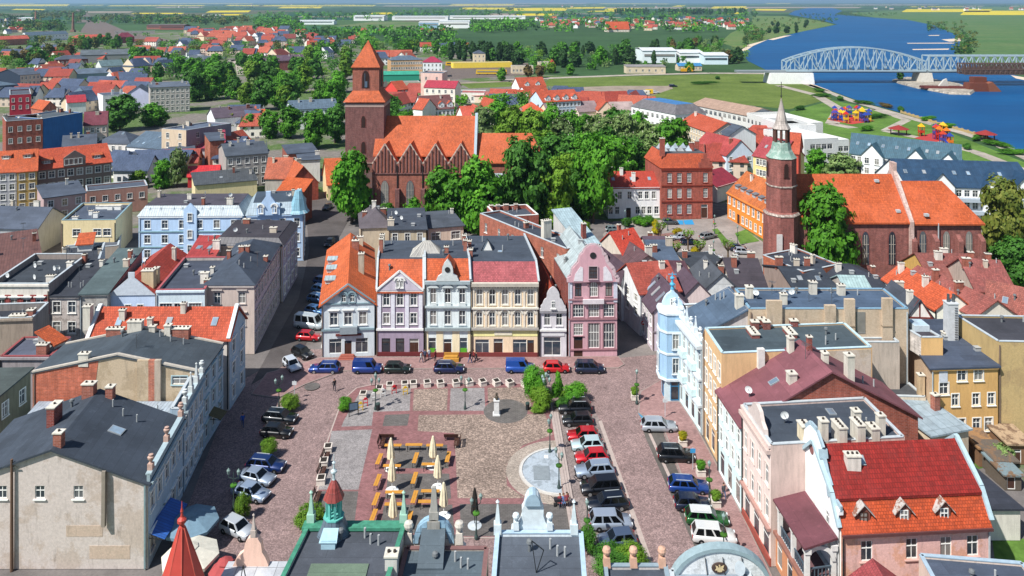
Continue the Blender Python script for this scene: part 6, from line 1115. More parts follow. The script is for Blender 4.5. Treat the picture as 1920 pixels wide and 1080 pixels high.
for a_ in[('yellow_brick_block','large yellow brick block with rows of arched windows',(733,113),(792,112),12,15,brick('#b08a62',.3),'hip',BSL,3,dict(F=(3,13,3,'t',1.3),ch=4)),('raspberry_roof_house','white house with raspberry hipped roof beside the yellow brick block',(793,117),(829,117),11,12,W_,'hip',seam('#9c2c48',.8),4,dict(F=(3,5,2,'t'))),('mill_tower','tall pinkish mill block with white corner piers',(789,138),(829,139),17,14,plaster('#bfa79c',.4),'flat',SL,0,dict(F=(4,2,1,'n'))),('mill_red_roof','white mill wing with red roof and dark piers',(795,163),(853,165),11,14,plaster('#cfc6ba',.3),'gx',seam('#a83848',.8),3,dict(F=(3,5,3,'t'),ch=1)),('white_dormer_villa','white house with brown dormered roof behind the nave',(792,205),(851,202),8,11,plaster('#d3d3d3',.3),'gx',tile('#7d4a3c',.4,.3),5.4,dict(F=(2,8,2,'t',1.1),ch=1)),('white_blank_house','white blank walled house left of the dormered villa',(774,203),(792,205),9,11,plaster('#d6cfc8',.3),'gx',RR,4,dict()),('orange_white_gable','white modern gabled house with orange roofs',(888,224),(918,223),8,13,plaster('#d0ccc4',.3),'gy',tile('#d05636',.4,.1),4.6,dict(F=(3,3,2,'t'))),('orange_wing_left','orange roof wing left of the modern gable',(870,222),(893,221),8,10,plaster('#d0ccc4',.3),'gx',tile('#d05636',.4,.1),4.4,dict(ch=1)),('brick_neighbour','dark brick gable house with white trim right of the modern gable',(918,205),(936,204),11,10,brick('#84362e'),'gy',RR,4,dict(F=(3,2,2,'t'))),('cream_edge_house','cream house with flat roof near the park trees',(940,222),(965,221),7,10,plaster('#c9b884',.4),'flat',BSL,0,dict()),('long_low_brick','long low brick building with pale roof line behind the mill',(865,178),(960,182),4,9,plaster('#c4b4a4',.4),'gx',seam('#a0605a',.8),2,dict()),('white_shop_hall','white flat roofed shop hall',(855,175),(908,176),5,14,plaster('#cfccc4',.4),'flat',felt('#63676c'),0,dict(F=(1,6,1,'t'))),('green_train_shed','long turquoise train shed behind the tower',(716,140),(786,139),5,10,plain('#2f8f78',.6),'gx',seam('#3a9a80',2.0),2,dict(cat='train shed')),('concrete_ramp_building','beige concrete ramp building behind the tower',(735,156),(788,155),6,8,plaster('#a39a86',.6),'flat',felt('#8d8a82'),0,dict(F=(1,5,1,'n',2.0))),('red_mansard_block','red dormered block just right of the tower trees',(745,168),(765,166),10,9,plaster('#b8403a',.3),'gx',RR,4,dict(F=(3,3,2,'t'))),('red_roof_terrace_far','white terrace with red roof and small gables by the meadow',(974,163),(1024,161),6,10,W_,'gx',RR,5,dict(F=(2,6,1,'t'))),('red_roof_terrace_mid','terrace with red roof in front of the first meadow terrace',(993,182),(1034,178),6,11,W_,'gx',RR,5,dict(F=(2,5,1,'t'))),('blue_dormer_terrace','pale blue terrace with red roof and four gabled dormers',(1018,191),(1089,187),10,12,plaster('#a9b8c6',.3),'gx',RR,4.4,dict(F=(3,10,3,'t',1.2))),('red_roof_left_terrace','terrace with red gables left of the meadow terraces',(958,190),(990,189),6,11,W_,'gx',RR,5,dict(F=(2,4,1,'t'))),('orange_hip_villa','villa with bright orange hipped roof by the park',(981,218),(1031,216),6,12,plaster('#b86a50',.3),'hip',tile('#dc5a30',.4,.1),5.4,dict(ch=3,F=(2,5,1,'t'))),('mauve_roof_villa','cream villa with mauve grey roof beside the orange hipped villa',(1030,214),(1048,213),7,10,plaster('#c4b89c',.4),'gx',felt('#86706e'),4,dict()),('pink_gable_row','row of small houses with pinkish grey roofs by the meadow',(1085,209),(1124,207),5,10,plaster('#c4b4a6',.4),'gx',felt('#8d7670'),4,dict()),('white_gable_row','small white gabled house at the end of the row by the meadow',(1150,207),(1192,206),5,10,plaster('#cfcdc8',.4),'gx',felt('#a78e82'),3.4,dict()),('orange_gable_row','orange gabled house at the start of the row by the meadow',(1122,206),(1152,206),6,10,plaster('#c9b09c',.4),'gy',RR,4,dict()),('grey_mansard_flats','white block of flats with grey mansard roof and blue sheeting',(1266,215),(1324,211),11,26,plaster('#cfd2d4',.3),'mans',seam('#6d6a6c',.8),3.4,dict(F=(3,8,3,'t',1.2),L=(3,9,3,'t',1.5),inset=3.2,rm2=seam('#3f77ad',2.0),sk=-3.6)),('cream_tenement','cream tenement with red roof and grey round dormers',(1276,228),(1334,249),10.5,12,plaster('#bfae94',.4),'gx',RR,3.4,dict(F=(4,12,4,'t',.9),sk=0,ch=2)),('white_tenement','narrow white tenement with dark roof right of the cream tenement',(1338,246),(1366,254),10.5,11,plaster('#d0d3d8',.3),'gx',SL,3,dict(F=(4,4,4,'t'))),('pale_blue_gable_house','pale blue gable house with long red roof',(1362,290),(1414,288),7.5,15,plaster('#b3bfcd',.2),'gy',tile('#b54436',.4,.1),4.6,dict(F=(3,3,3,'t',1.1),sky=2,ch=2,sk=-4)),('cream_window_tenement','cream tenement with many windows behind the friary tower',(1412,290),(1462,300),10,12,plaster('#c9b47c',.3),'gx',tile('#b0443c',.4,.1),5,dict(F=(3,8,3,'t',1.2),sky=2)),('red_brick_tenement','plain red tenement right behind the friary tower',(1478,285),(1497,287),12,12,plaster('#a8483a',.4),'gx',RR,5,dict()),('unfinished_flats','unfinished white concrete flats with open window holes',(1400,216),(1474,237),11,15,plain('#d2d2ce',.8),'flat',plain('#c9c8c4',.9),0,dict(F=(3,10,3,'s',1.4),par=.9,cop=WHITE)),('white_block_flats','white cubic flats with dark windows and flat roof',(1508,266),(1572,263),10,20,plain('#d3d4d2',.8),'flat',plain('#c9c9c6',.9),0,dict(F=(3,6,3,'s',1.9),L=(3,8,3,'s',1.6),par=.8,cop=WHITE)),('stepped_white_flats','stepped upper white flats behind the spire',(1466,240),(1530,240),11,16,plain('#d6d7d5',.8),'flat',plain('#cccccb',.9),0,dict(F=(3,6,3,'s',1.8),par=1.0,cop=WHITE)),('white_site_block','low white concrete block beside the blue site fence',(1540,268),(1592,266),8,12,plain('#d6d7d5',.8),'flat',plain('#cccccb',.9),0,dict(F=(2,5,2,'s',1.8),par=.8,cop=WHITE)),('rafter_roof_flats','white flats under construction with bare wooden rafters',(1296,195),(1400,216),11,16,plain('#cfcfca',.8),'gx',seam('#a58a78',.9,.8),2.4,dict(F=(3,12,3,'s',1.8))),]:
 bld(*a_[:10],grp=NO,**{'cor':False,**a_[10]})
for nm,us in(('blue_dormer_terrace',(.15,.38,.62,.85)),('white_dormer_villa',(.3,.62,.9)),('red_roof_terrace_far',(.3,.7)),('red_roof_terrace_mid',(.3,.7))):
 for u in us:dormer(bpy.data.objects[nm],u,.04,2.6,1.6,'gable',RR,W_,'n',3)
NV=seam('#2c4762',.5,.45);TL=seam('#3f5f6e',.5,.45)
for nm,lab,A,B,h,roofm,us in(('teal_roof_flats','long white flats with blue grey roof and gabled bays near the playground',(1594,286),(1802,312),9.6,TL,(.22,.62,.9)),('navy_roof_flats','long white flats with navy roof and gabled bays at the right edge',(1700,346),(1945,354),9.6,NV,(.26,.68,.9))):
 r=bld(nm,lab,A,B,h,14,plaster('#cdd2d8',.25),'gx',roofm,5.2,F=(3,16,3,'t',1.3),L=(3,3,1,'n'),sky=8,sk=-3,cor=False,grp=NO)
 pt,rz_,Lc,ro,ln,dep=r_info[r.name];e=(pt(1,0,0)-pt(0,0,0)).normalized();n=V((-e.y,e.x,0))
 for u in us:
  k=MB();w_=3.0;p=lambda x,y,z:pt(u,0,z)-Lc+e*x+n*y
  k.prism([p(-w_,-1.2,0),p(w_,-1.2,0),p(w_,-1.2,9.8),p(0,-1.2,13.0),p(-w_,-1.2,9.8)],n*5);by=k.obj('gabled_bay',plaster('#cdd2d8',.25),r)
  k=MB()
  for s in(-1,1):k.slab([p(s*(w_+.3),-1.6,9.5),p(0,-1.6,13.2),p(0,6,13.2),p(s*(w_+.3),6,9.5)][::s],.15)
  k.obj('bay_roof',roofm,by)
  for z in(1.0,4.2,7.2):
   for x in(-1.4,1.4):window(by,p(x,-1.36,z),math.atan2(e.y,e.x),1.3,1.8,'n')
 k=MB()
 for i in range(1):
  for z in(3.3,6.4):k.bar(pt(.3,0,z)-Lc-n*.9,pt(.6,0,z)-Lc-n*.9,1.2,0,.9)
 k.obj('balconies',plain('#a9b4be',.6),r)
 panel(r,Lc,pt(0,1,0),pt(0,0,0),[(1,0),(3,0),(3,9),(1,9)],.05,plain('#c3c9cf',.7),'end_panel')
def crown_mesh(name,seed,lobes,clumps,per,ls,shape,mats,candles=0):
 r=random.Random(seed);m=MB();L_=[]
 for i in range(lobes):
  if shape=='poplar':t=(i+.5)/lobes;c=V((r.uniform(-.05,.05),r.uniform(-.05,.05),.12+.84*t));rad=.16*math.sin(math.pi*min(1,.15+.85*t)**.8)+.05
  elif shape=='cone':t=(i+.5)/lobes;rr=.34*(1-t);a=r.uniform(0,6.3);c=V((rr*.7*math.cos(a),rr*.7*math.sin(a),.08+.85*t));rad=.12+.2*(1-t)
  elif shape=='ball':a=r.uniform(0,6.3);z=r.uniform(-.6,1);q=math.sqrt(max(0,1-z*z));c=V((.26*q*math.cos(a),.26*q*math.sin(a),.55+.28*z));rad=.22
  else:
   a=r.uniform(0,6.3);z=r.uniform(-1,1);q=math.sqrt(max(0,1-z*z*.8))*r.uniform(.55,1.0)
   wz=.34;c=V((.31*q*math.cos(a),.31*q*math.sin(a),.52+wz*z));rad=r.uniform(.13,.21)
  L_.append((c,rad))
 ctr=V((0,0,.55))
 for i in range(clumps):
  c,rad=r.choice(L_);d=V((r.gauss(0,1),r.gauss(0,1),r.gauss(.25,1))).normalized()
  p=c+d*rad*(r.uniform(.8,1.06)if i%5 else r.uniform(.1,.7));cs=rad*r.uniform(.22,.42)
  for j in range(per):
   q=p+V((r.gauss(0,1),r.gauss(0,1),r.gauss(0,.8)))*cs*.62
   n=((q-c).normalized()*1.1+(q-ctr).normalized()*.5+V((r.gauss(0,.6),r.gauss(0,.6),r.gauss(.35,.5)))).normalized()
   t=n.cross(V((r.gauss(0,1),r.gauss(0,1),r.gauss(0,1)))).normalized();b=n.cross(t);s=ls*r.uniform(.6,1.25)
   m.face([q-t*s-b*s*.2,q+b*s*.7-t*s*.1,q+t*s+b*s*.1,q-b*s*.8+t*s*.15],0)
 for i in range(candles):
  c,rad=r.choice(L_);d=V((r.gauss(0,1),r.gauss(0,1),abs(r.gauss(.5,.8)))).normalized();p=c+d*rad*1.03
  m.box(p,.014,.014,.035,1,r.random()*3,.3)
 return m.mesh(name,mats)
def trunk_mesh(seed,h=.5,r0=.03,limbs=7,mat=None):
 r=random.Random(seed);m=MB();m.rev((0,0,-.02),[(r0*1.3,0),(r0,.06),(r0*.75,h*.5),(r0*.4,h)],7)
 for i in range(limbs):
  a=r.uniform(0,6.3);z=r.uniform(.22,h*.85);p=V((0,0,z));q=p+V((math.cos(a)*.22,math.sin(a)*.22,r.uniform(.12,.26)));m.bar(p,p.lerp(q,.5)+V((0,0,.02)),r0*.8);m.bar(p.lerp(q,.5)+V((0,0,.02)),q,r0*.5)
 return m.mesh('trunk',mat or plain('#54453a',.9))
LF={'g':leaf('#4c8a22','#6fae30','#356a18'),'d':leaf('#437626','#5a9036','#2f5a1c'),'y':leaf('#6a9428','#82a636','#4c7a1e'),'o':leaf('#5f6e28','#7d7f38','#475a22'),'p':leaf('#2f5224','#3f6430','#223e1c'),'w':leaf('#6d8a4a','#8a9f62','#4f7038'),'b':leaf('#6f5f38','#857040','#51501f')}
CAND=plain('#e9e4cf',.8)
PR={}
def proto(kind,leafk,lod):
 k=(kind,leafk,lod)
 if k in PR:return PR[k]
 lod_={0:(270,40,.036),1:(250,38,.036),2:(160,16,.062)}[lod];sd=hash(kind)%97+len(PR)
 lod_=(360,44,.021)if kind=='ball' and not lod else lod_;lob={'poplar':9,'cone':12,'ball':14}.get(kind,30)
 mats=[LF[leafk],CAND]
 PR[k]=[(crown_mesh('crown',sd_,lob,lod_[0],lod_[1],lod_[2],kind if kind!='chestnut' else 'round',mats,90 if kind=='chestnut' else 0),trunk_mesh(sd_))for sd_ in(3,17)]
 return PR[k]
tcount=[0]
def tree(px,py,h,wd=None,kind='round',lf='g',label=None,group=None,nm='tree',lod=None,z=0.0,cat='tree'):
 p=P(px,py,z);d=p.y;lod=lod if lod is not None else(0 if d<260 else 1 if d<480 else 2)
 pr=proto(kind,lf,lod);tcount[0]+=1;cm,tm=pr[tcount[0]%len(pr)]
 wd=wd or h*.85;k={'poplar':.42,'ball':.96,'cone':.8}.get(kind,1.0)
 r=root(nm,p,label,cat,group,(tcount[0]*1.7)%6.28);sx=wd/k
 link('crown',cm,r,None,0,(sx,sx,h));link('trunk',tm,r,None,0,(min(sx,h),min(sx,h),h))
 return r
for px,py,h,w_,kd,lf,lab in[(660,418,17.5,12.5,'round','g','broad bright green street tree in front of the church tower'),(836,432,14.5,12.5,'round','g','left of two round trees before the stepped gables'),(897,436,17,14.5,'round','g','larger right one of the two round trees before the stepped gables'),(724,428,6,5,'round','g','small young tree at the foot of the church near the first lancet window'),(774,430,7.5,6,'round','g','small young tree under the second church lancet window'),(985,425,21,14,'oval','d','tall dark tree hiding the choir end of the brick church'),(940,428,12,9,'round','d','dark tree between the large round tree and the choir'),(1040,425,16,11,'round','y','yellow green tree between choir and white office'),(1112,418,21,12,'oval','g','tall bright tree leaning over the white office roof'),(1085,405,12,9,'round','d','darker tree left of the white office'),(1552,520,18,13,'round','g','big round tree in front of the friary nave roof'),(1530,335,9,8,'round','g','small dark round tree beside the white cubic flats'),(1575,345,9,12,'round','w','pale green bushy trees behind the friary roof ridge'),(1884,500,18,11,'round','o','tall olive green tree right of the friary chancel'),(1905,545,10,9,'round','d','dark low tree at the right edge below the chancel'),(1880,880,2.6,3.4,'round','w','white blossoming shrub by the yard sheds'),(225,245,15,18,'round','d','large dark tree between grey flats and blue slate roof'),(290,237,10,13,'round','g','lower lighter tree in front of the grey flats'),(262,352,5,6,'round','y','small yellow green yard tree by the brown block'),(305,352,8,7,'round','g','dark yard tree left of the flowering one'),(332,350,11,6.5,'chestnut','w','yard tree covered with pale blossom'),(434,252,8.5,8,'round','o','leftmost round tree of the street row, olive toned'),(470,255,9,9,'chestnut','g','street row tree with cream blossom candles'),(505,258,10.5,10.5,'chestnut','g','third blossoming tree of the street row'),(545,258,12.5,12,'round','g','full green tree near the end of the street row'),(590,278,14,12,'round','g','last tree of the street row beside the white wall'),(628,268,15,12,'round','d','dark tree tucked against the left face of the church tower'),(735,235,13,10,'round','d','dark tree right behind the belfry'),(745,265,10,10,'round','g','light tree behind the nave roof left end'),(760,248,9,9,'round','g','smaller tree between tower and dormered villa'),(795,232,8,10,'round','g','rounded tree before the dormered villa'),(840,225,7,10,'round','g','low tree peeping over the nave ridge')]:
 tree(px,py,h,w_,kd,lf,lab,'trees near the churches' if py>380 else 'trees of the old town')
rt=random.Random(5)
park=[(910,258,'chestnut','w'),(930,248,'round','g'),(955,262,'round','y'),(978,258,'chestnut','d'),(1002,272,'round','y'),(1030,262,'chestnut','g'),(1050,285,'chestnut','w'),(1075,270,'round','g'),(1100,262,'round','g'),(1122,275,'chestnut','w'),(1150,268,'round','d'),(1172,282,'chestnut','w'),(1195,272,'round','g'),(1218,285,'chestnut','w'),(1245,290,'chestnut','w'),(1262,302,'round','g'),(1020,310,'round','y'),(1045,330,'round','d'),(1075,322,'chestnut','d'),(1105,330,'round','g'),(1135,322,'round','d'),(1165,330,'chestnut','g'),(1192,325,'round','d'),(1060,368,'round','y'),(1015,362,'round','d'),(1095,362,'round','g'),(1140,350,'round','g'),(1000,330,'round','g')]
for x,y,kd,lf in park:
 flow=kd=='chestnut'
 tree(x,y+12,rt.uniform(12,16),rt.uniform(11,14.5),kd,lf,'park tree with pale blossom candles in the grove behind the choir' if flow else 'green park tree in the grove between brick church and white office','blossoming trees of the park grove' if flow else 'green trees of the park grove')
def cluster(pts,n,h0,h1,kinds,label,group,nm='tree',wf=.85):
 """n trees over pixel quad rows pts = [(x0, x1, y)]"""
 for i in range(n):
  x0,x1,y=pts[i%len(pts)];kd,lf=kinds[rt.randrange(len(kinds))];h=rt.uniform(h0,h1)*(.8 if y<135 else .92)
  tree(rt.uniform(x0,x1),y+rt.uniform(-3,3),h,h*(wf if kd!='poplar' else .28)*rt.uniform(.85,1.15),kd,lf,label,group,nm)
MX=[('round','g'),('round','d'),('oval','d'),('round','g'),('round','y')]
cluster([(345,440,188),(360,450,172),(430,560,205),(480,640,195),(455,640,172),(420,560,160),(560,650,150),(470,600,140)],40,13,19,MX,'leafy tree of the wooded belt between grey flats and church tower','trees of the belt west of the tower')
cluster([(280,420,150),(290,440,138),(280,345,125),(400,470,125)],20,11,16,MX+[('round','w')],'tree of the mixed green belt beyond the grey flats','trees beyond the grey flats')
cluster([(15,130,112),(20,95,125),(100,270,92),(130,260,85),(240,300,122)],30,14,20,[('round','o'),('oval','d'),('round','d'),('round','b'),('round','g')],'dark or olive tree of the wood around the railway hall','trees around the railway hall')
cluster([(590,700,105),(560,680,118),(690,860,92),(740,850,102)],26,13,19,MX,'tree of the dense belt behind the church tower','trees behind the church tower')
cluster([(850,910,105),(905,960,112),(960,1100,108),(960,1100,125),(1100,1230,122),(1050,1250,100)],44,14,21,[('round','p'),('oval','p'),('round','g'),('oval','d'),('poplar','p')],'tree of the tall wood between meadow and far estate','trees of the wood beyond the meadow')
cluster([(835,940,112)],8,20,24,[('poplar','p')],'tall narrow poplar beside the railway station','poplars by the station','poplar_tree')
cluster([(1250,1360,95),(1270,1360,85),(1340,1400,118)],16,13,20,[('round','b'),('round','p'),('round','w'),('round','d')],'brownish or dark tree in the grove by the river bend','trees by the river bend')
cluster([(1075,1440,133),(985,1075,138)],8,7,10,[('round','y'),('round','g')],'small light green tree along the meadow road','trees along the meadow road')
cluster([(1445,1560,50),(1440,1500,60)],10,12,18,[('round','p')],'dark bush like tree on the far river bank','trees on the far river bank')
for x,y,c_ in((990,145,'b'),(1012,146,'b'),(941,152,'g')):tree(x,y,9,9,'round',c_,{990:'reddish brown tree left beside the station road',1012:'copper leaved tree right beside the station road',941:'lone green tree on the meadow edge'}[x],'trees by the station road')
def pollard():
 m=MB();m.rev((0,0,0),[(.28,0),(.2,.5),(.17,2.6)],8);r=random.Random(3)
 for i in range(6):
  a=i*1.05;q=V((.9*math.cos(a),.9*math.sin(a),r.uniform(3.4,4.0)));m.bar((0,0,2.4),q,.2,0,.2);m.box(q-V((0,0,.1)),.35,.35,.35)
 c_=MB()
 for i in range(220):
  a=r.randrange(6)*1.05;q=V((.95*math.cos(a),.95*math.sin(a),4.0))+V((r.gauss(0,.28),r.gauss(0,.28),r.gauss(.1,.3)));n=V((r.gauss(0,1),r.gauss(0,1),r.gauss(.5,1))).normalized();t=n.cross(V((0,.3,1))).normalized()*.13;b=n.cross(t)
  c_.face([q-t,q+b,q+t,q-b])
 return m.mesh('trunk',plain('#6a594a',.9)),c_.mesh('crown',LF['y'])
pt_,pc_=pollard()
for x,y in((1245,487),(1267,495),(1312,492),(1365,492),(1238,455),(1290,470)):
 r=root('pollard_tree',P(x,y),'knobbly pollarded tree with tiny new leaves in the parking courtyard','tree','pollarded trees of the courtyard',x*.1);link('trunk',pt_,r);link('crown',pc_,r)
def bush(px,py,w_,h,label,kind='ball',lf='y',nm='bush',z=0.0,d=None):
 p=P(px,py,z);pr=proto(kind,lf,0);cm=pr[len(label)%len(pr)][0];r=root(nm,p,label,'bush',None,px*.3);k=.96 if kind=='ball' else .8
 link('foliage',cm,r,V((0,0,-h*.12)),0,(w_/k,(d or w_)/k,h*1.1));m=MB();m.rev((0,0,-.05),[(.07,0),(.05,h*.45)],6);m.obj('stem',plain('#54453a'),r);return r
for a_ in[(544,768,2.6,2.1,'round clipped bush by the far end of the shaded parking row','ball','y'),(648,771,2.0,2.0,'small leafy round tree beside the info board','ball','g'),(504,856,2.1,2.3,'clipped oval bush between parked cars in the shade','ball','y'),(456,973,1.7,2.8,'tall clipped hedge block by the white parked car','ball','y'),(583,988,3.3,2.2,'round bush behind the green edged roof','ball','y'),(1003,745,3.6,4.3,'largest rounded topiary at the plaza corner','ball','g'),(1012,768,3.4,3.0,'lower rounded topiary in front of the largest one','ball','y'),(1046,742,1.5,3.4,'slim conical topiary beside the red parked car','cone','g'),(1082,757,4.0,2.6,'big round clipped bush beside the parking row','ball','g'),(1064,756,2.2,1.6,'small yellow tipped shrub among the clipped bushes','ball','y'),(1008,772,2.2,1.1,'low hedge below the plaza topiary','ball','y'),(1058,765,2.6,1.3,'low dark spreading shrub beside the conical topiary','ball','d'),(1150,1068,4.2,2.0,'wide clipped hedge next to the last parked car','ball','d'),(1182,1066,3.4,2.2,'bright round bush beside the ball finials','ball','y'),(1102,1040,1.8,3.0,'dark narrow bush by the blue roof edge','ball','d')]:bush(*a_)
for i,(x,y,w_,c_)in enumerate([(1095,432,3,'y'),(1196,421,3.2,'g'),(1216,421,3.2,'g'),(1205,424,3,'g'),(1175,425,2.6,'d')]):bush(x,y,w_,2.2,['yellow bush by the zinc roof','leftmost round green bush in front of the white office','rightmost round green bush in front of the white office','middle round green bush in front of the white office','dark bush before the white office door'][i],'ball',c_)
FOR=leaf('#b5a516','#cdb922','#8f9a1c');LF['f']=FOR
for x,y,w_,lab in((1230,437,4.5,'long yellow forsythia bed in the courtyard'),(1270,440,3.6,'right yellow forsythia by the dark hedge'),(1230,425,5,'yellow flower border below the school'),(1303,476,3,'bright yellow forsythia near the white car'),(1260,477,3,'yellow shrub left of the white car')):bush(x,y,w_,1.5,lab,'ball','f','bush',0,2)
def water_mat():
 t=NT('river_water');n=t.noise(t.pos(.08,.3,1),1.0,5,.65);n2=t.noise(t.pos(.006,.02,1),1.0,5,.65);n3=t.noise(t.pos(.03,.1,1),1.0,4,.7)
 a=t.mix(t.math('MULTIPLY',t.ramp(n2,.35,.65,.25,1),t.ramp(n3,.35,.65,.5,1)),C('#003e6e'),C('#00568a'));t.bump(n,.35,.4);return t.done(a,.45,.12)
sheet('river',[(1935,300),(1862,262),(1810,247),(1740,226),(1695,213),(1602,186),(1552,168),(1522,157),(1440,133),(1402,114),(1390,94),(1440,74),(1500,60),(1570,46),(1540,38),(1478,27),(1490,20),(1515,15),(1560,15),(1580,20),(1565,27),(1640,33),(1700,37),(1750,47),(1795,66),(1802,82),(1788,100),(1815,118),(1935,149)],-.03,water_mat())
SAND=plaster('#b9a894',.6)
for pts in[[(1765,74),(1800,72),(1802,77),(1780,78)],[(1710,92),(1780,91),(1778,93.2),(1712,93.6)],[(1700,80.5),(1790,80),(1788,81.5),(1702,81.6)],[(1740,66),(1762,65.6),(1760,67),(1742,67)],[(1895,141),(1935,147),(1935,153),(1905,147)],[(1522,157),(1552,168),(1560,172),(1540,168),(1515,160)],[(1440,74),(1470,67),(1485,66),(1450,75)],[(1390,94),(1402,84),(1440,74),(1412,86),(1396,97)]]:sheet('sand_bank',pts,.02,SAND)
MEAD=grass('#56672f','#66763a',.05);LAWN=grass('#4d6a2e','#60803a',.08)
sheet('far_bank_meadow',[(1802,66),(1700,37),(1640,33),(1590,24),(1935,8),(1935,140),(1815,116),(1790,100),(1804,82)],-.05,grass('#48683c','#5a6f44',.01))
sheet('near_bank_meadow',[(1390,92),(1400,84),(1440,73),(1500,60),(1565,46),(1530,38),(1470,30),(1412,30),(1408,45),(1370,62),(1350,80)],-.05,grass('#50703a','#6a7448',.02))
sheet('meadow',[(1020,160),(1030,147),(1300,140),(1440,137),(1520,160),(1560,185),(1480,205),(1330,190),(1230,225),(1170,200),(1215,170),(1180,160),(1060,164)],-.06,MEAD)
sheet('lawn',[(1480,210),(1560,188),(1620,200),(1740,232),(1935,310),(1935,345),(1800,300),(1640,270),(1500,240)],-.06,LAWN)
sheet('lawn',[(860,155),(960,150),(965,162),(880,166)],-.06,MEAD);sheet('lawn',[(1378,437),(1398,430),(1425,452),(1388,458)],.004,LAWN);sheet('lawn',[(1335,430),(1345,428),(1366,452),(1356,457)],.004,LAWN);sheet('lawn',[(1280,490),(1375,490),(1378,502),(1280,503)],.004,LAWN)
sheet('lawn',[(1860,1010),(1935,1010),(1935,1085),(1870,1085)],-.03,LAWN);sheet('lawn',[(1840,520),(1935,500),(1935,570),(1900,560)],-.03,LAWN);sheet('lawn',[(1820,850),(1875,850),(1880,870),(1830,880)],-.03,LAWN)
GRAV=asphalt('#8f8274');PATH=asphalt('#a39a8e')
sheet('parking_lot',[(1066,164),(1150,161),(1258,161),(1262,166),(1220,180),(1170,190),(1110,178)],-.03,GRAV)
sheet('courtyard',[(1130,440),(1150,415),(1335,410),(1362,405),(1432,455),(1440,480),(1390,500),(1200,500),(1150,480)],-.03,asphalt('#8c8580'))
sheet('courtyard_paving',[(1225,440),(1270,435),(1280,455),(1240,465)],0,cobble('#8a6660',.6,.3,.15,'b'));sheet('courtyard_paving',[(1130,455),(1180,435),(1215,470),(1150,480)],0,cobble('#8a6660',.6,.3,.15,'b'))
sheet('disabled_bay',[(1260,413),(1280,413),(1282,421),(1262,421)],.004,plain('#2f8cc0',.7));sheet('disabled_bay',[(1281,413),(1298,412),(1302,421),(1284,421)],.004,plain('#2f8cc0',.7))
def path(name,pts,w_,z,m):
 b=MB();q=[P(x,y,z)for x,y in pts]
 for i in range(len(q)-1):
  d=(q[i+1]-q[i]).normalized();n=V((-d.y,d.x,0))*w_/2;b.face([q[i]-n,q[i+1]-n,q[i+1]+n,q[i]+n])
 o=b.obj(name,m);o['kind']='structure';return o
path('road',[(940,150),(1040,146),(1200,140),(1330,137),(1450,138)],9,-.03,PATH);path('road',[(860,156),(960,152),(1030,172),(1110,185)],7,-.03,GRAV)
path('promenade',[(1440,140),(1520,160),(1600,190),(1690,216),(1745,232),(1815,252),(1865,268),(1935,300)],5,.02,PATH);path('path',[(1460,160),(1530,178),(1575,205),(1560,232),(1600,240)],6,-.02,PATH);path('path',[(1575,205),(1640,205),(1700,225),(1660,245)],4,-.02,PATH);path('path',[(1660,245),(1740,262),(1830,285),(1920,320)],5,-.02,PATH)
path('road',[(380,128),(440,112),(450,120),(455,140)],8,-.02,PATH);path('road',[(30,395),(80,392),(80,378),(200,362)],10,-.02,asphalt('#7d7873'))
RAIL=cobble('#6f635c',3,.3,.3)
sheet('rail_yard',[(150,60),(165,38),(185,36),(240,60),(320,75),(420,110),(350,120),(260,85),(200,70)],-.05,RAIL);path('rail_bed',[(160,42),(158,30),(148,18)],40,-.04,RAIL);sheet('rail_yard',[(830,150),(835,120),(990,118),(1000,140)],-.05,RAIL)
YELF=grass('#c0ae1c','#ccba2a',.004);DGF=grass('#24483a','#2e5340',.003);LGF=grass('#42643c','#557044',.003)
rs=random.Random(8)
for x0,x1,y0,y1 in[(-20,125,8.2,11.6),(20,80,16.5,18.5),(150,190,9.5,10.5),(245,340,24,26),(385,465,20,23.5),(400,450,26.5,29),(420,490,9,10.8),(200,380,10,11.5),(480,700,9.5,11.5),(520,600,12.5,15.5),(600,660,9,10),(690,740,23.5,27),(840,960,8,10.5),(860,960,14,17.5),(940,1060,15,20.5),(960,1035,25.5,29.5),(1060,1130,13.5,16.5),(1130,1200,15.5,19.5),(1100,1170,20,21.8),(1185,1200,16,19),(1260,1280,10,12.5),(1330,1395,12,16),(1383,1398,15,18),(1410,1470,16.5,19.5),(1250,1300,22,24),(1360,1390,22.5,26),(1690,1855,17,22.5),(1800,1935,20,28),(1430,1480,5.8,7.2),(1700,1800,12,13.2),(300,470,6,7.0),(700,820,6,7.2),(1120,1250,6.2,7.2),(-20,60,5.8,6.8)]:
 sl_=rs.uniform(-.6,.6);sheet('rape_field',[(x0,y1),(x1,y1+sl_),(x1+6,y0+sl_),(x0+10,y0)],-.02,YELF)
for i in range(90):
 y0=rs.choice((5.2,6,7,8.5,10.5,13,16,20,25,31))*rs.uniform(.95,1.08);x0=rs.uniform(-60,1950);x1=x0+rs.uniform(60,260);y1=y0+rs.uniform(.12,.22)*y0
 if x0>1380 and 14<y1<62:continue
 sheet('field_strip',[(x0,y1),(x1,y1),(x1+8,y0),(x0+8,y0)],-.06+.0003*i,rs.choice((DGF,LGF,DGF,GRAV)))
sheet('industrial_field',[(620,50),(700,40),(860,42),(860,55),(700,62)],-.04,grass('#4d6a3e','#6b7350',.01));sheet('field_strip',[(540,62),(560,48),(720,52),(700,70),(600,72)],-.03,grass('#2f5a3a','#3a6440',.02))
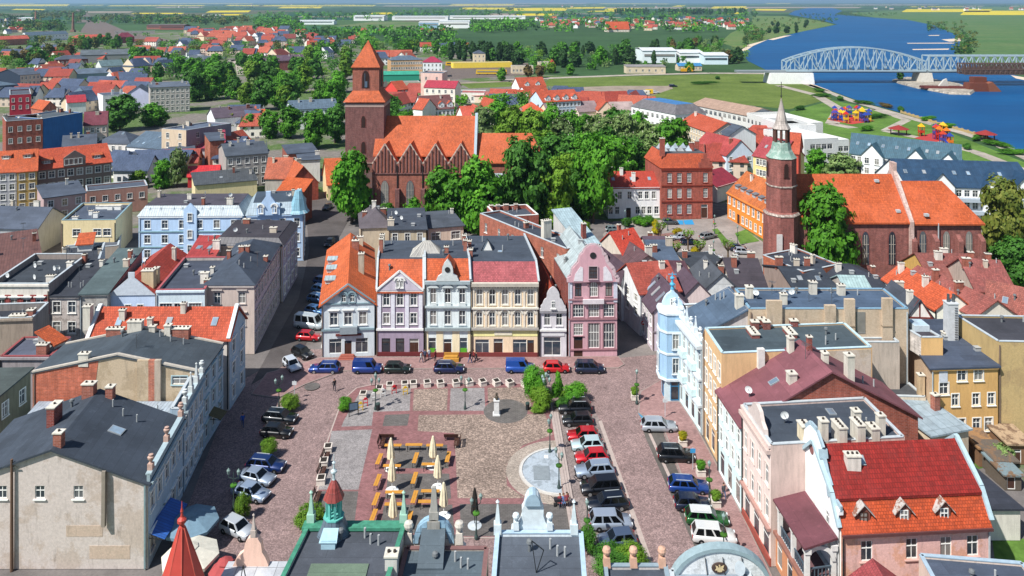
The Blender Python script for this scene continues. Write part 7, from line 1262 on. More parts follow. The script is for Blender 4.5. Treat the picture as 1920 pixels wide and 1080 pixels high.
def wood(label,rows,n,h0,h1,mats,seed,per=26,cs=(.9,1.6),lf_=.17):
 r=random.Random(seed);m=MB()
 for i in range(n):
  x0,x1,y0,y1=r.choice(rows);p=P(r.uniform(x0,x1),r.uniform(y0,y1));h=r.uniform(h0,h1);w_=h*r.uniform(*cs)*.5;mi=r.randrange(len(mats))
  for j in range(per):
   q=p+V((r.gauss(0,.45)*w_,r.gauss(0,.45)*w_,h*r.uniform(.12,1)**.8));s=h*lf_*r.uniform(.7,1.3);nn=V((r.gauss(0,.7),r.gauss(-.5,.7),r.gauss(.6,.6))).normalized();t=nn.cross(V((r.gauss(0,1),r.gauss(0,1),1))).normalized()*s;b=nn.cross(t)
   m.face([q-t,q+b*.8,q+t,q-b*.8],mi)
 return tag(m.obj('far_wood',mats),label,'trees',kind='stuff')
wood('far band of dark woodland and hedgerows left under the horizon',[(-20,300,30,45),(60,160,24,34),(-20,120,48,60),(190,420,34,46),(260,480,36,48)],420,9,18,[LF['p'],LF['d'],LF['o']],1)
wood('far band of dark woodland across the middle distance',[(480,740,26,42),(480,560,40,60),(740,980,20,32),(880,1000,44,62),(560,860,60,84),(990,1420,20,34),(1000,1410,34,62)],900,9,17,[LF['p'],LF['d'],LF['g']],2)
wood('hedges and bushes along the far river banks',[(1500,1570,26,44),(1560,1700,24,31),(1740,1812,44,62),(1790,1830,62,110),(1400,1500,36,60),(1395,1440,62,78)],260,4,9,[LF['p'],LF['d'],LF['o']],3)
wood('thin hedgerow lines far out on the plain',[(-60,1980,5.6,6.2),(-60,1980,8,8.8),(-60,1400,11.5,12.6),(-60,1400,16,18),(1550,1980,9,10),(1600,1980,13,14.5)],900,9,20,[LF['p'],LF['d']],4,14,(2,5))
wood('long row of slim poplars beyond the far estate',[(1150,1400,26,29)],120,22,28,[LF['p'],LF['d']],6,26,(.22,.35))
wood('bushes and undergrowth filling gaps of the town gardens',[(10,280,95,130),(280,640,120,190),(590,860,90,112),(960,1250,100,132),(1250,1400,80,120),(900,1260,225,330),(0,120,50,60),(100,600,60,120),(0,300,130,165),(600,900,190,260)],420,3,7,[LF['d'],LF['g'],LF['y'],LF['w']],7,40)
wood('belts of garden and park trees standing between the town roofs',[(0,130,118,150),(255,480,112,160),(470,650,118,190),(600,860,84,110),(960,1250,104,130),(1250,1400,86,118),(900,1010,212,235),(360,460,88,112),(560,720,96,125),(0,280,88,118),(700,880,84,100)],150,7,12,[LF['d'],LF['g'],LF['g'],LF['y'],LF['w'],LF['p']],9,260,(.75,1.0),.055)
wood('woodland between the left estate and the railway',[(240,480,84,110),(480,640,88,112),(-10,140,74,98),(600,760,80,96)],90,8,12,[LF['d'],LF['p'],LF['g'],LF['o']],10,160,(.75,1.0),.075)
hr=random.Random(21);HP={}
def far_house(px,py,w_,d_,h,rise,wallc,roofc,label,group,rz=0.0,nm='estate_house',hip=False):
 k=(w_,d_,h,rise,wallc,roofc,hip)
 if k not in HP:
  m=MB();m.hexa([V((-w_/2,0,0)),V((w_/2,0,0)),V((w_/2,d_,0)),V((-w_/2,d_,0))],[V((-w_/2,0,h)),V((w_/2,0,h)),V((w_/2,d_,h)),V((-w_/2,d_,h))])
  m.face([V((w_/2,0,h)),V((w_/2,d_,h)),V((w_/2,d_/2,h+rise))]);m.face([V((-w_/2,d_,h)),V((-w_/2,0,h)),V((-w_/2,d_/2,h+rise))])
  n=max(2,int(w_/3))
  for i in range(n):
   for z in([.9,3.6]if h>5 else[.9]):m.box((-w_/2+(i+.5)*w_/n,-.03,z),1.1,.1,1.3,1)
  q=MB();o_=.5;i_=w_*.25 if hip else 0
  q.slab([V((-w_/2-o_,-o_,h-.3)),V((w_/2+o_,-o_,h-.3)),V((w_/2+o_-i_,d_/2,h+rise)),V((-w_/2-o_+i_,d_/2,h+rise))],.25);q.slab([V((-w_/2-o_+i_,d_/2,h+rise)),V((w_/2+o_-i_,d_/2,h+rise)),V((w_/2+o_,d_+o_,h-.3)),V((-w_/2-o_,d_+o_,h-.3))],.25)
  if hip:
   for s in(-1,1):q.face([V((s*(w_/2+o_),-o_,h-.3)),V((s*(w_/2+o_),d_+o_,h-.3)),V((s*(w_/2+o_-i_),d_/2,h+rise))][::s])
  HP[k]=(m.mesh('wall',[plaster(wallc,.3),GL]),q.mesh('roof',tile(roofc,.6,.15)))
 a,b_=HP[k];r=root(nm,P(px,py),label,'house',group,rz);link('wall',a,r);link('roof',b_,r);return r
WC_=['#d0cabf','#c4b49c','#d6d6d2','#b9a89a'];RC_=['#b8482c','#c05234','#a8402a','#c55c3a','#8e4030','#b04a34']
def estate(n,rows,label,group,roofs=RC_,grey=.15,s=1.0):
 town='estate' not in label and 'farm' not in label
 for i in range(n):
  x0,x1,y0,y1=rows[i%len(rows)];w_,d_,h,rise=hr.choice(((10,9,5.2,4.2),(13,10,5.6,4.6),(9,9,4.2,4.2),(16,10,5.6,4.4)))
  rc='#4d545c' if hr.random()<grey else hr.choice(roofs)
  far_house(hr.uniform(x0,x1),hr.uniform(y0,y1),w_*s,d_*s,h*s,rise*s,hr.choice(WC_),rc,label,group,hr.choice((0,.2,-.3,1.2,-.2,.1)),'town_house' if town else 'farmhouse' if 'farm' in label else 'estate_house',hip=hr.random()<.3)
estate(46,[(352,480,60,66),(360,480,64,70),(380,480,68,76),(440,500,76,86),(345,420,66,80)],'red roofed house of the estate left of the church tower','houses of the left red roofed estate',s=1.25)
estate(26,[(480,545,58,66),(480,600,66,78),(500,600,76,90)],'house of the estate edge by the green field','houses by the green field',grey=.3,s=1.2)
estate(10,[(660,850,58,66),(720,860,62,74)],'small red or grey roofed house scattered by the industrial halls','houses near the industrial halls',grey=.3)
estate(115,[(1000,1140,36,44),(1000,1130,44,54),(1150,1300,36,46),(1160,1300,46,58),(1270,1405,36,46),(1250,1400,46,56)],'little house of the big far estate beyond the wood','houses of the far estate beyond the wood',grey=.2)
estate(12,[(78,130,176,200),(130,200,196,212),(60,110,150,160)],'small town house squeezed between the crimson house and the grey flats','houses near the crimson house',grey=.5)
estate(10,[(395,480,240,262),(424,470,300,330)],'small grey or red roofed house below the street trees','houses below the street trees',grey=.6)
estate(9,[(105,250,318,345),(240,330,322,335)],'low backyard house between the brown block and the blue house','backyard houses behind the brown block',grey=.8,s=.8)
estate(10,[(690,790,176,214),(935,985,196,224)],'small house half hidden behind the brick church','houses behind the brick church',grey=.3)
estate(12,[(1035,1110,196,226),(1120,1220,206,220)],'small house between the park grove and the meadow','houses by the park grove',grey=.4)
estate(10,[(1340,1420,300,335),(1420,1490,268,300)],'house in the lane between the school and the friary tower','houses by the friary tower',grey=.3)
estate(16,[(480,640,84,98),(590,700,74,92),(800,870,90,100)],'house among the trees far behind the church tower','houses among the far trees',grey=.5)
estate(14,[(250,350,96,112),(360,470,92,112)],'house in the green belt beyond the grey flats','houses in the green belt',grey=.4)
estate(26,[(0,60,144,162),(150,275,150,176),(62,140,130,146),(0,60,190,205)],'grey or red roofed town house in the far left streets','houses of the far left streets',grey=.6,s=1.0)
estate(18,[(440,640,100,116),(250,340,128,140),(640,780,116,124)],'pale house along the road to the station','houses along the station road',grey=.6,s=1.2)
estate(40,[(60,270,112,128),(0,110,104,122),(280,480,84,100),(470,640,82,96),(180,280,184,200)],'red or grey roofed house standing between trees of the western quarter','houses of the western quarter',grey=.45,s=1.1)
estate(14,[(0,40,55,64),(0,100,40,52)],'house at the far left under the factory chimneys','houses under the factory chimneys',grey=.5)
estate(26,[(1600,1935,13,19),(1750,1935,18,20),(940,1400,9,14),(300,900,8,14)],'tiny farmhouse far out on the plain','farmhouses on the plain',grey=.4,s=1.6)
far_house(1159,60,42,22,5,14,'#d0c4b4','#cf5224','large steep orange roofed hall standing out in the far estate',None,.1,'orange_roof_hall')
for i,(x0,x1,y,h,d_,c_,lab)in enumerate([(560,626,46,9,30,'#c9cfd2','long white glass fronted factory office at the left of the plain'),(663,720,39,14,60,'#cfd3d6','leftmost tall white industrial hall'),(735,840,38,11,60,'#d2d6d6','white industrial hall with rows of small windows'),(842,985,36,9,80,'#d6d8d8','very long low white hall reaching towards the estate'),(785,822,53,12,40,'#7f9cb4','blue grey hall beside the white warehouse'),(822,880,53,14,60,'#dcdedd','large white warehouse in front of the long halls'),(375,412,34,9,40,'#c3b9b4','pinkish flat hall among the left fields'),(15,60,39,8,30,'#c4cccc','pale greenhouse like hall at the far left'),(1205,1268,118,11,40,'#c4ccd2','grey white sheet metal hall by the river wood'),(1275,1320,118,9,40,'#cdd3d6','white flat hall with blue strip by the river wood'),(1320,1365,121,8,30,'#b8c8d0','pale blue hall nearest the river bend'),(275,300,55,8,26,'#8a5a50','brick hall at the rail yard'),(300,345,56,9,30,'#7a4a42','long dark brick hall left of the estate')]):
 p0,p1=P(x0,y),P(x1,y);r=root('industrial_hall',p0,lab,'hall','industrial halls');ln=p1.x-p0.x;k=MB();k.hexa([V((0,0,0)),V((ln,0,0)),V((ln,d_,0)),V((0,d_,0))],[V((0,0,h)),V((ln,0,h)),V((ln,d_,h)),V((0,d_,h))]);k.obj('wall',plaster(c_,.2),r)
 k=MB();k.slab([V((-.5,-.5,h+.2)),V((ln+.5,-.5,h+.2)),V((ln+.5,d_/2,h+2)),V((-.5,d_/2,h+2))],.3);k.slab([V((-.5,d_/2,h+2)),V((ln+.5,d_/2,h+2)),V((ln+.5,d_,h+.2)),V((-.5,d_,h+.2))],.3);k.obj('roof',seam('#d4d8da' if i<11 else '#6a5a58',3,.6),r)
 k=MB();k.box((ln/2,-.2,h*.55),ln*.9,.3,h*.18);k.obj('window_band',GL,r)
for i,(x,y,h,c_,lab)in enumerate([(67,48,32,'#9c6a58','tall slim brick factory chimney at the far left'),(137,60,34,'#7c5c50','second factory chimney nearer the railway')]):
 r=root('factory_chimney',P(x,y),lab,'chimney');k=MB();k.rev((0,0,0),[(2.6,0),(1.5,h),(1.9,h+.5),(1.9,h+1.5)],10);k.obj('shaft',brick(c_,.3),r);k=MB();k.box((0,0,0),7,7,4);k.obj('base',brick(c_,.3),r)
for i,(x0,x1,y,lab)in enumerate([(285,345,98,'nearest long grey platform canopy of the rail yard'),(300,380,90,'second long grey platform canopy of the rail yard'),(215,290,64,'grey road viaduct crossing the rail yard'),(320,350,83,'turquoise canopy at the end of the rail yard'),(120,180,149,'long low brown goods shed below the works')]):bld('platform_canopy' if i!=2 else 'viaduct',lab,P(x0,y),P(x1,y-1),4.5,7,plaster('#8d8a84',.5),'flat',plain(['#7c8084','#84878a','#9a948a','#3f8a86','#6a5046'][i],.8),W=True,F=(1,8,1,'n',2.2),cor=False,cat='canopy' if i!=2 else 'viaduct')
for i,(x,y,w_,c_)in enumerate(((300,104,30,'#8a8f94'),(345,112,40,'#5c6a78'),(250,78,40,'#7a4a40'))):
 q=root('train',P(x,y),['grey train standing in the rail yard','blue grey train near the green belt in the rail yard','rust brown goods train far up the rail yard'][i],'train');k=MB()
 k.hexa([V((0,0,.6)),V((w_,0,.6)),V((w_,3,.6)),V((0,3,.6))],[V((.3,.2,3.6)),V((w_-.3,.2,3.6)),V((w_-.3,2.8,3.6)),V((.3,2.8,3.6))]);k.obj('body',plain(c_,.6),q);k=MB();k.box((w_/2,1.5,0),w_*.9,2,.7);k.obj('bogies',DARK,q)
r=bld('station_platform_hall','long yellow and white station platform roof with yellow train',P(850,128),P(960,126),4,8,plaster('#d2b648',.3),'flat',plain('#c9c4b8',.8),W=True,cor=False)
for x,y,w_,c_,lab in((835,124,26,'#d0a420','yellow railcar left in the station yard'),(892,140,24,'#cfa92a','yellow and cream train in the station yard')):
 q=root('train',P(x,y),lab,'train');k=MB();k.hexa([V((0,0,.6)),V((w_,0,.6)),V((w_,3,.6)),V((0,3,.6))],[V((.4,.2,3.6)),V((w_-.4,.2,3.6)),V((w_-.4,2.8,3.6)),V((.4,2.8,3.6))]);k.obj('body',plain(c_,.5),q);k=MB();k.box((w_/2,-.02,1.9),w_*.9,.1,.9);k.obj('window_band',GL,q);k=MB()
 for i in range(4):k.rev((w_*(.12+.25*i),1.5,0),[(.7,0),(.7,.65)],8)
 k.obj('bogies',DARK,q)
for i in range(6):
 x,y=1176+i*7,187-i*2;q=root('caravan',P(x,y),'yellow or white show caravan in the row on the gravel lot','caravan','caravans on the gravel lot');k=MB();k.hexa([V((0,0,.5)),V((4.5,0,.5)),V((4.5,2.3,.5)),V((0,2.3,.5))],[V((.1,.1,2.9)),V((4.4,.1,2.9)),V((4.4,2.2,2.9)),V((.1,2.2,2.9))]);k.obj('body',plain('#d8b01e' if i in(0,1,5)else '#d9d4c8',.5),q);k=MB();k.box((2.2,-.02,1.5),1.4,.08,.8);k.obj('window',GL,q);k=MB();k.box((2.2,1.1,.05),.7,2.4,.6);k.obj('wheel',DARK,q)
for i,(x,c_)in enumerate(((1272,'#3f7fae'),(1296,'#3f7fae'))):
 bld('blue_roof_site_hut',('left' if not i else 'right')+' site hut with blue roof beside the river road',P(x,133),P(x+20,133),4.2,8,plaster('#b7a890',.5),'gx',seam(c_,.6),2,W=True,cor=False,F=(1,3,1,'n'),cat='hut')
q=root('excavator',P(1282,136),'yellow excavator beside the blue roofed huts','excavator');k=MB();k.box((0,0,1.0),4.5,3,2.2);k.obj('body',plain('#c9961c',.5),q);k=MB();k.box((0,0,0),5.5,3.4,1.0,0,0,.85);k.obj('tracks',DARK,q);k=MB();k.bar((1,-1,2),(4,-1,5.5),.5);k.bar((4,-1,5.5),(6.5,-1,2),.4);k.box((6.5,-1,1.2),1.2,1.2,1.0);k.obj('arm',plain('#c9961c',.5),q)
for i,(x0,x1,y,lab)in enumerate([(1175,1248,138,'long low beige ruin of a shed along the meadow road'),(960,1000,138,'cream station house with flat roof by the road'),(1010,1030,130,'small white shed right of the cream station house')]):bld('road_side_shed',lab,P(x0,y),P(x1,y),5.5,8,plaster('#b5a890',.6),'flat' if i else 'mono',felt('#8a8078'),1,W=True,F=(1,6,1,'n',1.4),cor=False)
bld('brick_peaked_house','small orange brick gabled house by the meadow road',P(1032,136),P(1042,136),6,8,brick('#b0603c'),'gy',RD,4,W=True,cor=False);bld('cream_square_villa','cream square villa with hipped roof by the poplars',P(888,119),P(910,119),9,12,plaster('#bcae94',.4),'hip',SL,3,W=True,F=(2,3,2,'n'),cor=False)
BD=515.0;bx=lambda px:(px-960)*BD/FL;zd=8.6
STEEL=plain('#9fb3bd',.5);RUST=plain('#5d4a44',.8)
br=root('steel_truss_bridge',V((bx(1470),BD,0)),'long pale grey steel truss bridge over the blue river','bridge');L=V((bx(1470),BD,0))
def span(x0,x1,top,n,m,name,dep=8.0,wb=.75,zb=zd,y=BD,par=br,LL=None):
 LL=LL or L;k=MB();xs=[x0+(x1-x0)*i/n for i in range(n+1)]
 for yy in(y-dep/2,y+dep/2):
  for i in range(n):
   k.bar((xs[i],yy,zb),(xs[i+1],yy,zb),wb*1.2);
   if 0<i:k.bar((xs[i],yy,zb),(xs[i],yy,top(i/n)),wb*.6)
   k.bar((xs[i],yy,top(i/n)),(xs[i+1],yy,top((i+1)/n)),wb*1.1)
   a,b_=((xs[i],yy,zb),(xs[i+1],yy,top((i+1)/n)))if(i%2==0)else((xs[i],yy,top(i/n)),(xs[i+1],yy,zb));k.bar(a,b_,wb*.75)
  k.bar((xs[0],yy,zb),(xs[0],yy,top(0)),wb);k.bar((xs[n],yy,zb),(xs[n],yy,top(1)),wb)
 for i in range(0,n+1):k.bar((xs[i],y-dep/2,top(i/n)),(xs[i],y+dep/2,top(i/n)),wb*.6)
 o=k.obj(name,m,par,LL);o['label']='truss span';return o
span(bx(1470),bx(1730),lambda t:zd+6.5+9.5*(1-(2*t-1)**2),16,STEEL,'arched_truss')
span(bx(1735),bx(2090),lambda t:zd+10.2,26,STEEL,'straight_truss')
k=MB();k.hexa([V((bx(1380),BD-4,zd-1.3)),V((bx(2090),BD-4,zd-1.3)),V((bx(2090),BD+4,zd-1.3)),V((bx(1380),BD+4,zd-1.3))],[V((bx(1380),BD-4,zd)),V((bx(2090),BD-4,zd)),V((bx(2090),BD+4,zd)),V((bx(1380),BD+4,zd))]);k.obj('deck',plain('#7d868a',.8),br,L)
k=MB();k.hexa([V((bx(1437),BD-7,-.2)),V((bx(1520),BD-7,-.2)),V((bx(1520),BD+7,-.2)),V((bx(1437),BD+7,-.2))],[V((bx(1439),BD-6.5,7.2)),V((bx(1518),BD-6.5,7.2)),V((bx(1518),BD+6.5,7.2)),V((bx(1439),BD+6.5,7.2))]);k.obj('abutment',plaster('#c9c9c6',.3),br,L)
k=MB();k.hexa([V((bx(1716),BD-7,-.2)),V((bx(1741),BD-7,-.2)),V((bx(1741),BD+6,-.2)),V((bx(1716),BD+6,-.2))],[V((bx(1719),BD-5,7.2)),V((bx(1740),BD-5,7.2)),V((bx(1740),BD+5,7.2)),V((bx(1719),BD+5,7.2))]);k.obj('pier',plaster('#a9a59c',.6),br,L)
tb_=root('temporary_lattice_bridge',V((bx(1800),500,0)),'dark brown lattice girder bridge in front of the steel truss at the right edge','bridge');LL=V((bx(1800),500,0))
x0=(1800-960)*500/FL;span(x0,x0+100,lambda t:14.6,60,RUST,'lattice_girder',6,.55,8.0,500,tb_,LL);span(x0,x0+100,lambda t:10.8,60,RUST,'lattice_girder',6,.5,7.8,498,tb_,LL)
q=root('brown_wooden_pier',P(1845,172),'rust brown timber ice breaker pier standing in the river','pier');k=MB();k.box((-2,4,0),14,7,5.2,0,0,.9);k.box((0,6,5.2),8,5,3.5);k.obj('pier_block',plain('#6a3a2c',.9),q);k=MB();k.prism([V((3.5,0,0)),V((11,0,0)),V((5.5,0,6.0)),V((2.5,0,5.0))],(0,7,0));k.obj('sloping_ram',plain('#84503a',.9),q)
k=MB();pts=[(1672,152),(1700,147),(1740,149),(1800,160),(1828,172),(1820,178),(1780,177),(1720,166),(1685,157)];c_=[P(x,y)for x,y in pts];up=[p*.97+P(1750,162)*.03+V((0,0,1.3))for p in c_]
for i in range(len(c_)):k.face([c_[i],c_[(i+1)%len(c_)],up[(i+1)%len(c_)],up[i]])
k.face(up[::-1]if(up[1]-up[0]).cross(up[2]-up[1]).z<0 else up);isl=k.obj('river_island',cobble('#a9a092',.6,.4,.3));isl['kind']='structure'
q=root('red_island_shelter',P(1770,166,1.2),'dark red decked platform with grey sail like slab on the stony island','ruin');k=MB();k.hexa([V((-12,0,0)),V((13,-2,0)),V((13,5,0)),V((-12,7,0))],[V((-12,.5,1.4)),V((12,-1.5,1.4)),V((12,4,1.4)),V((-12,6,1.4))]);k.obj('platform',plain('#5e2f2a',.9),q);k=MB();k.prism([V((-2,2,1.2)),V((4,2,1.2)),V((3,2,6)),V((1.2,2,5.2))],(0,1.5,0));k.obj('slab',plaster('#a8a59e',.5),q)
tree(1688,152,8,6,'oval','d','single dark tree on the stony river island',None)
PC=['#b8281e','#d8a818','#2a3f90','#d0701c','#d8b030','#b83c20','#4a3f8a']
def play(nm,px0,px1,py0,py1,n,label,seed,padc):
 r=root(nm,P((px0+px1)/2,py1),label,'playground');L=r.location.copy();rr=random.Random(seed)
 k=MB();q=[P(px0-8,(py0+py1)/2+2),P((px0+px1)/2,py1+3),P(px1+8,(py0+py1)/2+4),P((px0+px1)/2,py0-1)];k.face([p+V((0,0,.03))for p in q]);k.obj('safety_floor',plain(padc,.9),r,L)
 for i in range(n):
  p=P(rr.uniform(px0,px1),rr.uniform(py0+2,py1))-L;c1_,c2_=rr.sample(PC,2);h=rr.uniform(1.6,3.2);k=MB()
  for sx in(-.8,.8):
   for sy in(-.8,.8):k.bar(p+V((sx,sy,0)),p+V((sx,sy,h+1.8)),.2)
  k.box(p+V((0,0,h-.8)),1.9,1.9,.9);t_=k.obj('play_tower',plain(c1_,.5),r);k=MB();k.rev(p+V((0,0,h+1.7)),[(1.6,0),(0,1.4)],4,0,False,math.pi/4);k.obj('tower_roof',plain(c2_,.5),t_)
  if i%2:k=MB();a_=rr.uniform(0,6.3);k.bar(p+V((0,0,h)),p+V((3.4*math.cos(a_),3.4*math.sin(a_),.2)),.9,0,.25);k.obj('slide',plain(rr.choice(PC),.4),t_)
play('play_castle',1562,1632,216,230,20,'big colourful play castle of many small roofed towers',4,'#b04038')
play('climbing_playground',1722,1775,250,264,7,'second playground with red rubber floor and climbing frames',5,'#a83a38');play('play_small',1765,1785,264,272,4,'small orange climbing set on sand nearest the flats',6,'#b59a70')
for i,(x,y,w_,lf,lab)in enumerate([(1620,196,12,'d','long dark hedge bed left of the play castle'),(1660,201,14,'b','brown leaved shrub bed along the promenade'),(1690,208,12,'d','dark shrub bed behind the promenade railing'),(1645,222,14,'d','dark hedge right of the play castle'),(1740,226,12,'g','clipped hedge beside the second playground'),(1770,240,12,'g','clipped hedge in front of the promenade wall'),(1835,262,12,'g','long clipped hedge near the round terrace'),(1870,275,14,'g','clipped hedge at the right end of the promenade'),(1905,290,14,'g','last clipped hedge at the right edge'),(1535,172,12,'d','low dark bushes beside the bridge abutment'),(1500,206,10,'d','dark hedge along the lawn path'),(1320,158,22,'d','dark planted bed on the meadow slope'),(1345,148,10,'d','upper dark planted bed on the meadow slope'),(1625,245,9,'g','pair of round bushes below the play castle'),(1540,182,14,'d','row of low bushes by the curved path'),(1575,187,12,'d','clump of bushes at the path bend'),(1815,280,5,'d','dark round tree like shrub on the lawn by the flats'),(1500,340,6,'g','shrub by the blue site fence')]):bush(x,y,w_,2.2,lab,'ball',lf,'hedge' if w_>8 else 'bush',0,3.5)
for x,y,lab in((1458,228,'red roofed round pavilion left of the play castle'),(1685,252,'dark red round pavilion beside the second playground'),(1848,262,'flat round terrace pavilion by the water')):
 r=root('pavilion',P(x,y),lab,'pavilion');k=MB();k.rev((0,0,2.4),[(4.2,0),(0,1.6)],10,0,False);k.obj('roof',plain('#8a2f2c',.8),r);k=MB()
 for i in range(6):k.bar((3.4*math.cos(i*1.05),3.4*math.sin(i*1.05),0),(3.4*math.cos(i*1.05),3.4*math.sin(i*1.05),2.5),.2)
 k.obj('posts',BROWN,r)
r=root('promenade_railing',P(1700,214),'long low yellowish wall with posts along the river promenade','wall');L=r.location.copy();k=MB();q=[P(x,y)for x,y in((1690,212),(1745,229),(1815,249),(1863,264))]
for a,b_ in zip(q,q[1:]):
 k.bar(a+V((0,0,.5)),b_+V((0,0,.5)),.4,0,.9);n=int((b_-a).length/4)
 for i in range(n):k.box(a.lerp(b_,i/n),.7,.7,1.3)
k.obj('parapet',plain('#b09a6a',.8),r,L)
CT={'hatch':(4.0,1.7,1.47,.92,.86,(.27,.43,.86,.97)),'sedan':(4.5,1.76,1.44,.92,.84,(.28,.42,.72,.86)),'wagon':(4.6,1.78,1.5,.94,.86,(.27,.40,.88,.985)),'people_carrier':(4.5,1.8,1.68,.98,.9,(.2,.38,.9,.99)),'van':(4.4,1.8,1.85,1.05,.95,(.22,.34,.985,.995)),'minibus':(5.1,2.0,2.3,1.2,1.05,(.13,.24,.98,.995)),'suv':(4.5,1.85,1.7,1.02,.96,(.26,.40,.88,.98))}
CARC={};CGL=plain('#090b0e',.12,.45)
def car_parts(ty,c_,roofc):
 k=(ty,c_,roofc)
 if k in CARC:return CARC[k]
 Ln,W,H,bz,hz,(a1,a2,a3,a4)=CT[ty];hw=W/2;X=lambda f:Ln/2-f*Ln
 st=[(0,.42,.62,.80),(.012,.3,hz-.16,.9),(.06,.24,hz-.05,.97),(a1*.9,.22,hz+.02,1.0),(a1+.08,.22,bz,1.0),(.7,.22,bz+.02,1.0),(a4-.06 if a4<.9 else .93,.24,bz+.02,.98),(.985,.3,bz-.06,.93),(1,.42,.7,.84)]
 m=MB();R=[]
 for f,zb,zt,wf in st:
  w_=hw*wf;zm=min(.62,zt-.03);R.append([V((X(f),y,z))for y,z in((-w_*.9,zb),(-w_,zb+.12),(-w_,zm),(-w_*.95,zt),(w_*.95,zt),(w_,zm),(w_,zb+.12),(w_*.9,zb))])
 for p,q in zip(R,R[1:]):
  for i in range(8):j=(i+1)%8;m.face([p[i],q[i],q[j],p[j]],0,i not in(7,))
 m.face(R[0]);m.face(R[-1][::-1])
 body=m.mesh('body',paint(c_),None,True)
 g=MB();wb,wr=hw*.93,hw*.74;q=lambda f,w_,z:V((X(f),w_,z))
 b=[q(a1,-wb,bz-.03),q(a1,wb,bz-.03),q(a4,wb,bz),q(a4,-wb,bz)];u=[q(a2,-wr,H-.03),q(a2,wr,H-.03),q(a3,wr,H-.02),q(a3,-wr,H-.02)]
 for i in range(4):j=(i+1)%4;g.face([b[i],u[i],u[j],b[j]])
 mid=[q(a2+.05,-wr*.9,H),q(a2+.05,wr*.9,H),q(a3-.05,wr*.9,H+.01),q(a3-.05,-wr*.9,H+.01)]
 for i in range(4):j=(i+1)%4;g.face([u[i],mid[i],mid[j],u[j]],1)
 g.face(mid[::-1],1);cab=g.mesh('cabin',[paint(c_),paint(roofc or c_)])
 def pane(p,ins,nm):
  c0=sum(p,V())/4;n=(p[1]-p[0]).cross(p[2]-p[0]).normalized();n=n if n.dot(c0-V((0,0,bz)))>0 else-n
  k_=MB();k_.face([c0+(x-c0)*ins+n*.012 for x in p]);return k_.mesh(nm,CGL)
 wins=[('windscreen',pane([b[0],b[1],u[1],u[0]],.88,'windscreen')),('rear_window',pane([b[2],b[3],u[3],u[2]],.78,'rear_window'))]
 for s in(0,1):
  B=[b[0],b[3]]if not s else[b[1],b[2]];U=[u[0],u[3]]if not s else[u[1],u[2]];n_=3 if ty in('wagon','people_carrier','suv','minibus')else 2
  if ty=='van':cuts=[(.06,.36)]
  else:cuts=[(.05+.92*i/n_,.03+.92*(i+1)/n_)for i in range(n_)]
  for t0,t1 in cuts:
   p=[B[0].lerp(B[1],t0),B[0].lerp(B[1],t1),U[0].lerp(U[1],t1),U[0].lerp(U[1],t0)];wins.append(('side_window',pane(p,.86,'side_window')))
 def small(nm,pos,sz,m_):k_=MB();k_.box(pos,*sz);return nm,k_.mesh(nm,m_)
 HL,TLm,BLK=plain('#d4dadd',.15,.6),plain('#a01414',.3),plain('#1a1a1c',.6)
 sm=[small('headlight',(Ln/2-.1,s*hw*.68,hz-.3),(.2,.34,.17),HL)for s in(-1,1)]+[small('tail_light',(-Ln/2+.07,s*hw*.74,bz-.35),(.16,.24,.28),TLm)for s in(-1,1)]+[small('mirror',(X(a1+.06),s*(hw+.07),bz-.05),(.1,.16,.13),BLK)for s in(-1,1)]+[small('bumper',(Ln/2-.02,0,.3),(.12,W*.8,.16),BLK),small('number_plate',(-Ln/2-.01,0,.62),(.03,.5,.11),WHITE)]
 if ty in('wagon','suv','minibus'):sm+=[small('roof_rail',(X((a2+a3)/2),s*wr*.86,H),(Ln*.36,.04,.06),LGREY)for s in(-1,1)]
 CARC[k]=(body,cab,wins,sm);return CARC[k]
kw=MB();kw.rev((0,0,-.1),[(.2,0),(.31,.0),(.325,.05),(.325,.17),(.3,.2),(.2,.2)],14);TY_=kw.mesh('tyre',plain('#151516',.9));kr=MB();kr.rev((0,0,-.11),[(.0,0),(.2,.01),(.2,.2),(0,.22)],10);RIM=kr.mesh('rim',metal('#a9adb0',.3))
def car(px,py,hd,ty,c_,label,roofc=None,group=None,z=0.0,sc_=1.0):
 p=P(px,py,z);r=root('parked_car',p,label,'car',group,math.radians(hd));r.scale=(sc_,)*3;body,cab,wins,sm=car_parts(ty,c_,roofc);Ln,W=CT[ty][:2]
 bo=link('body',body,r);link('cabin',cab,bo)
 for nm,me in wins+sm:link(nm,me,r)
 for x in(.31,-.3):
  for s in(-1,1):
   w_=link('wheel',TY_,r,(Ln*x,s*(W/2-.1),.325));w_.rotation_euler=(math.pi/2,0,0);link('rim',RIM,w_)
 return r
BK,NVY,SIL,WHT,RD_,BLU_='#0d0f13','#0f1a33','#a4abb3','#dcdedd','#b3101c','#12357c'
G1,G2,G3,G4,G5='cars in the diagonal row beside the plaza','cars along the sunny east pavement','cars along the row of houses','cars on the shaded west side','cars in the courtyard car park'
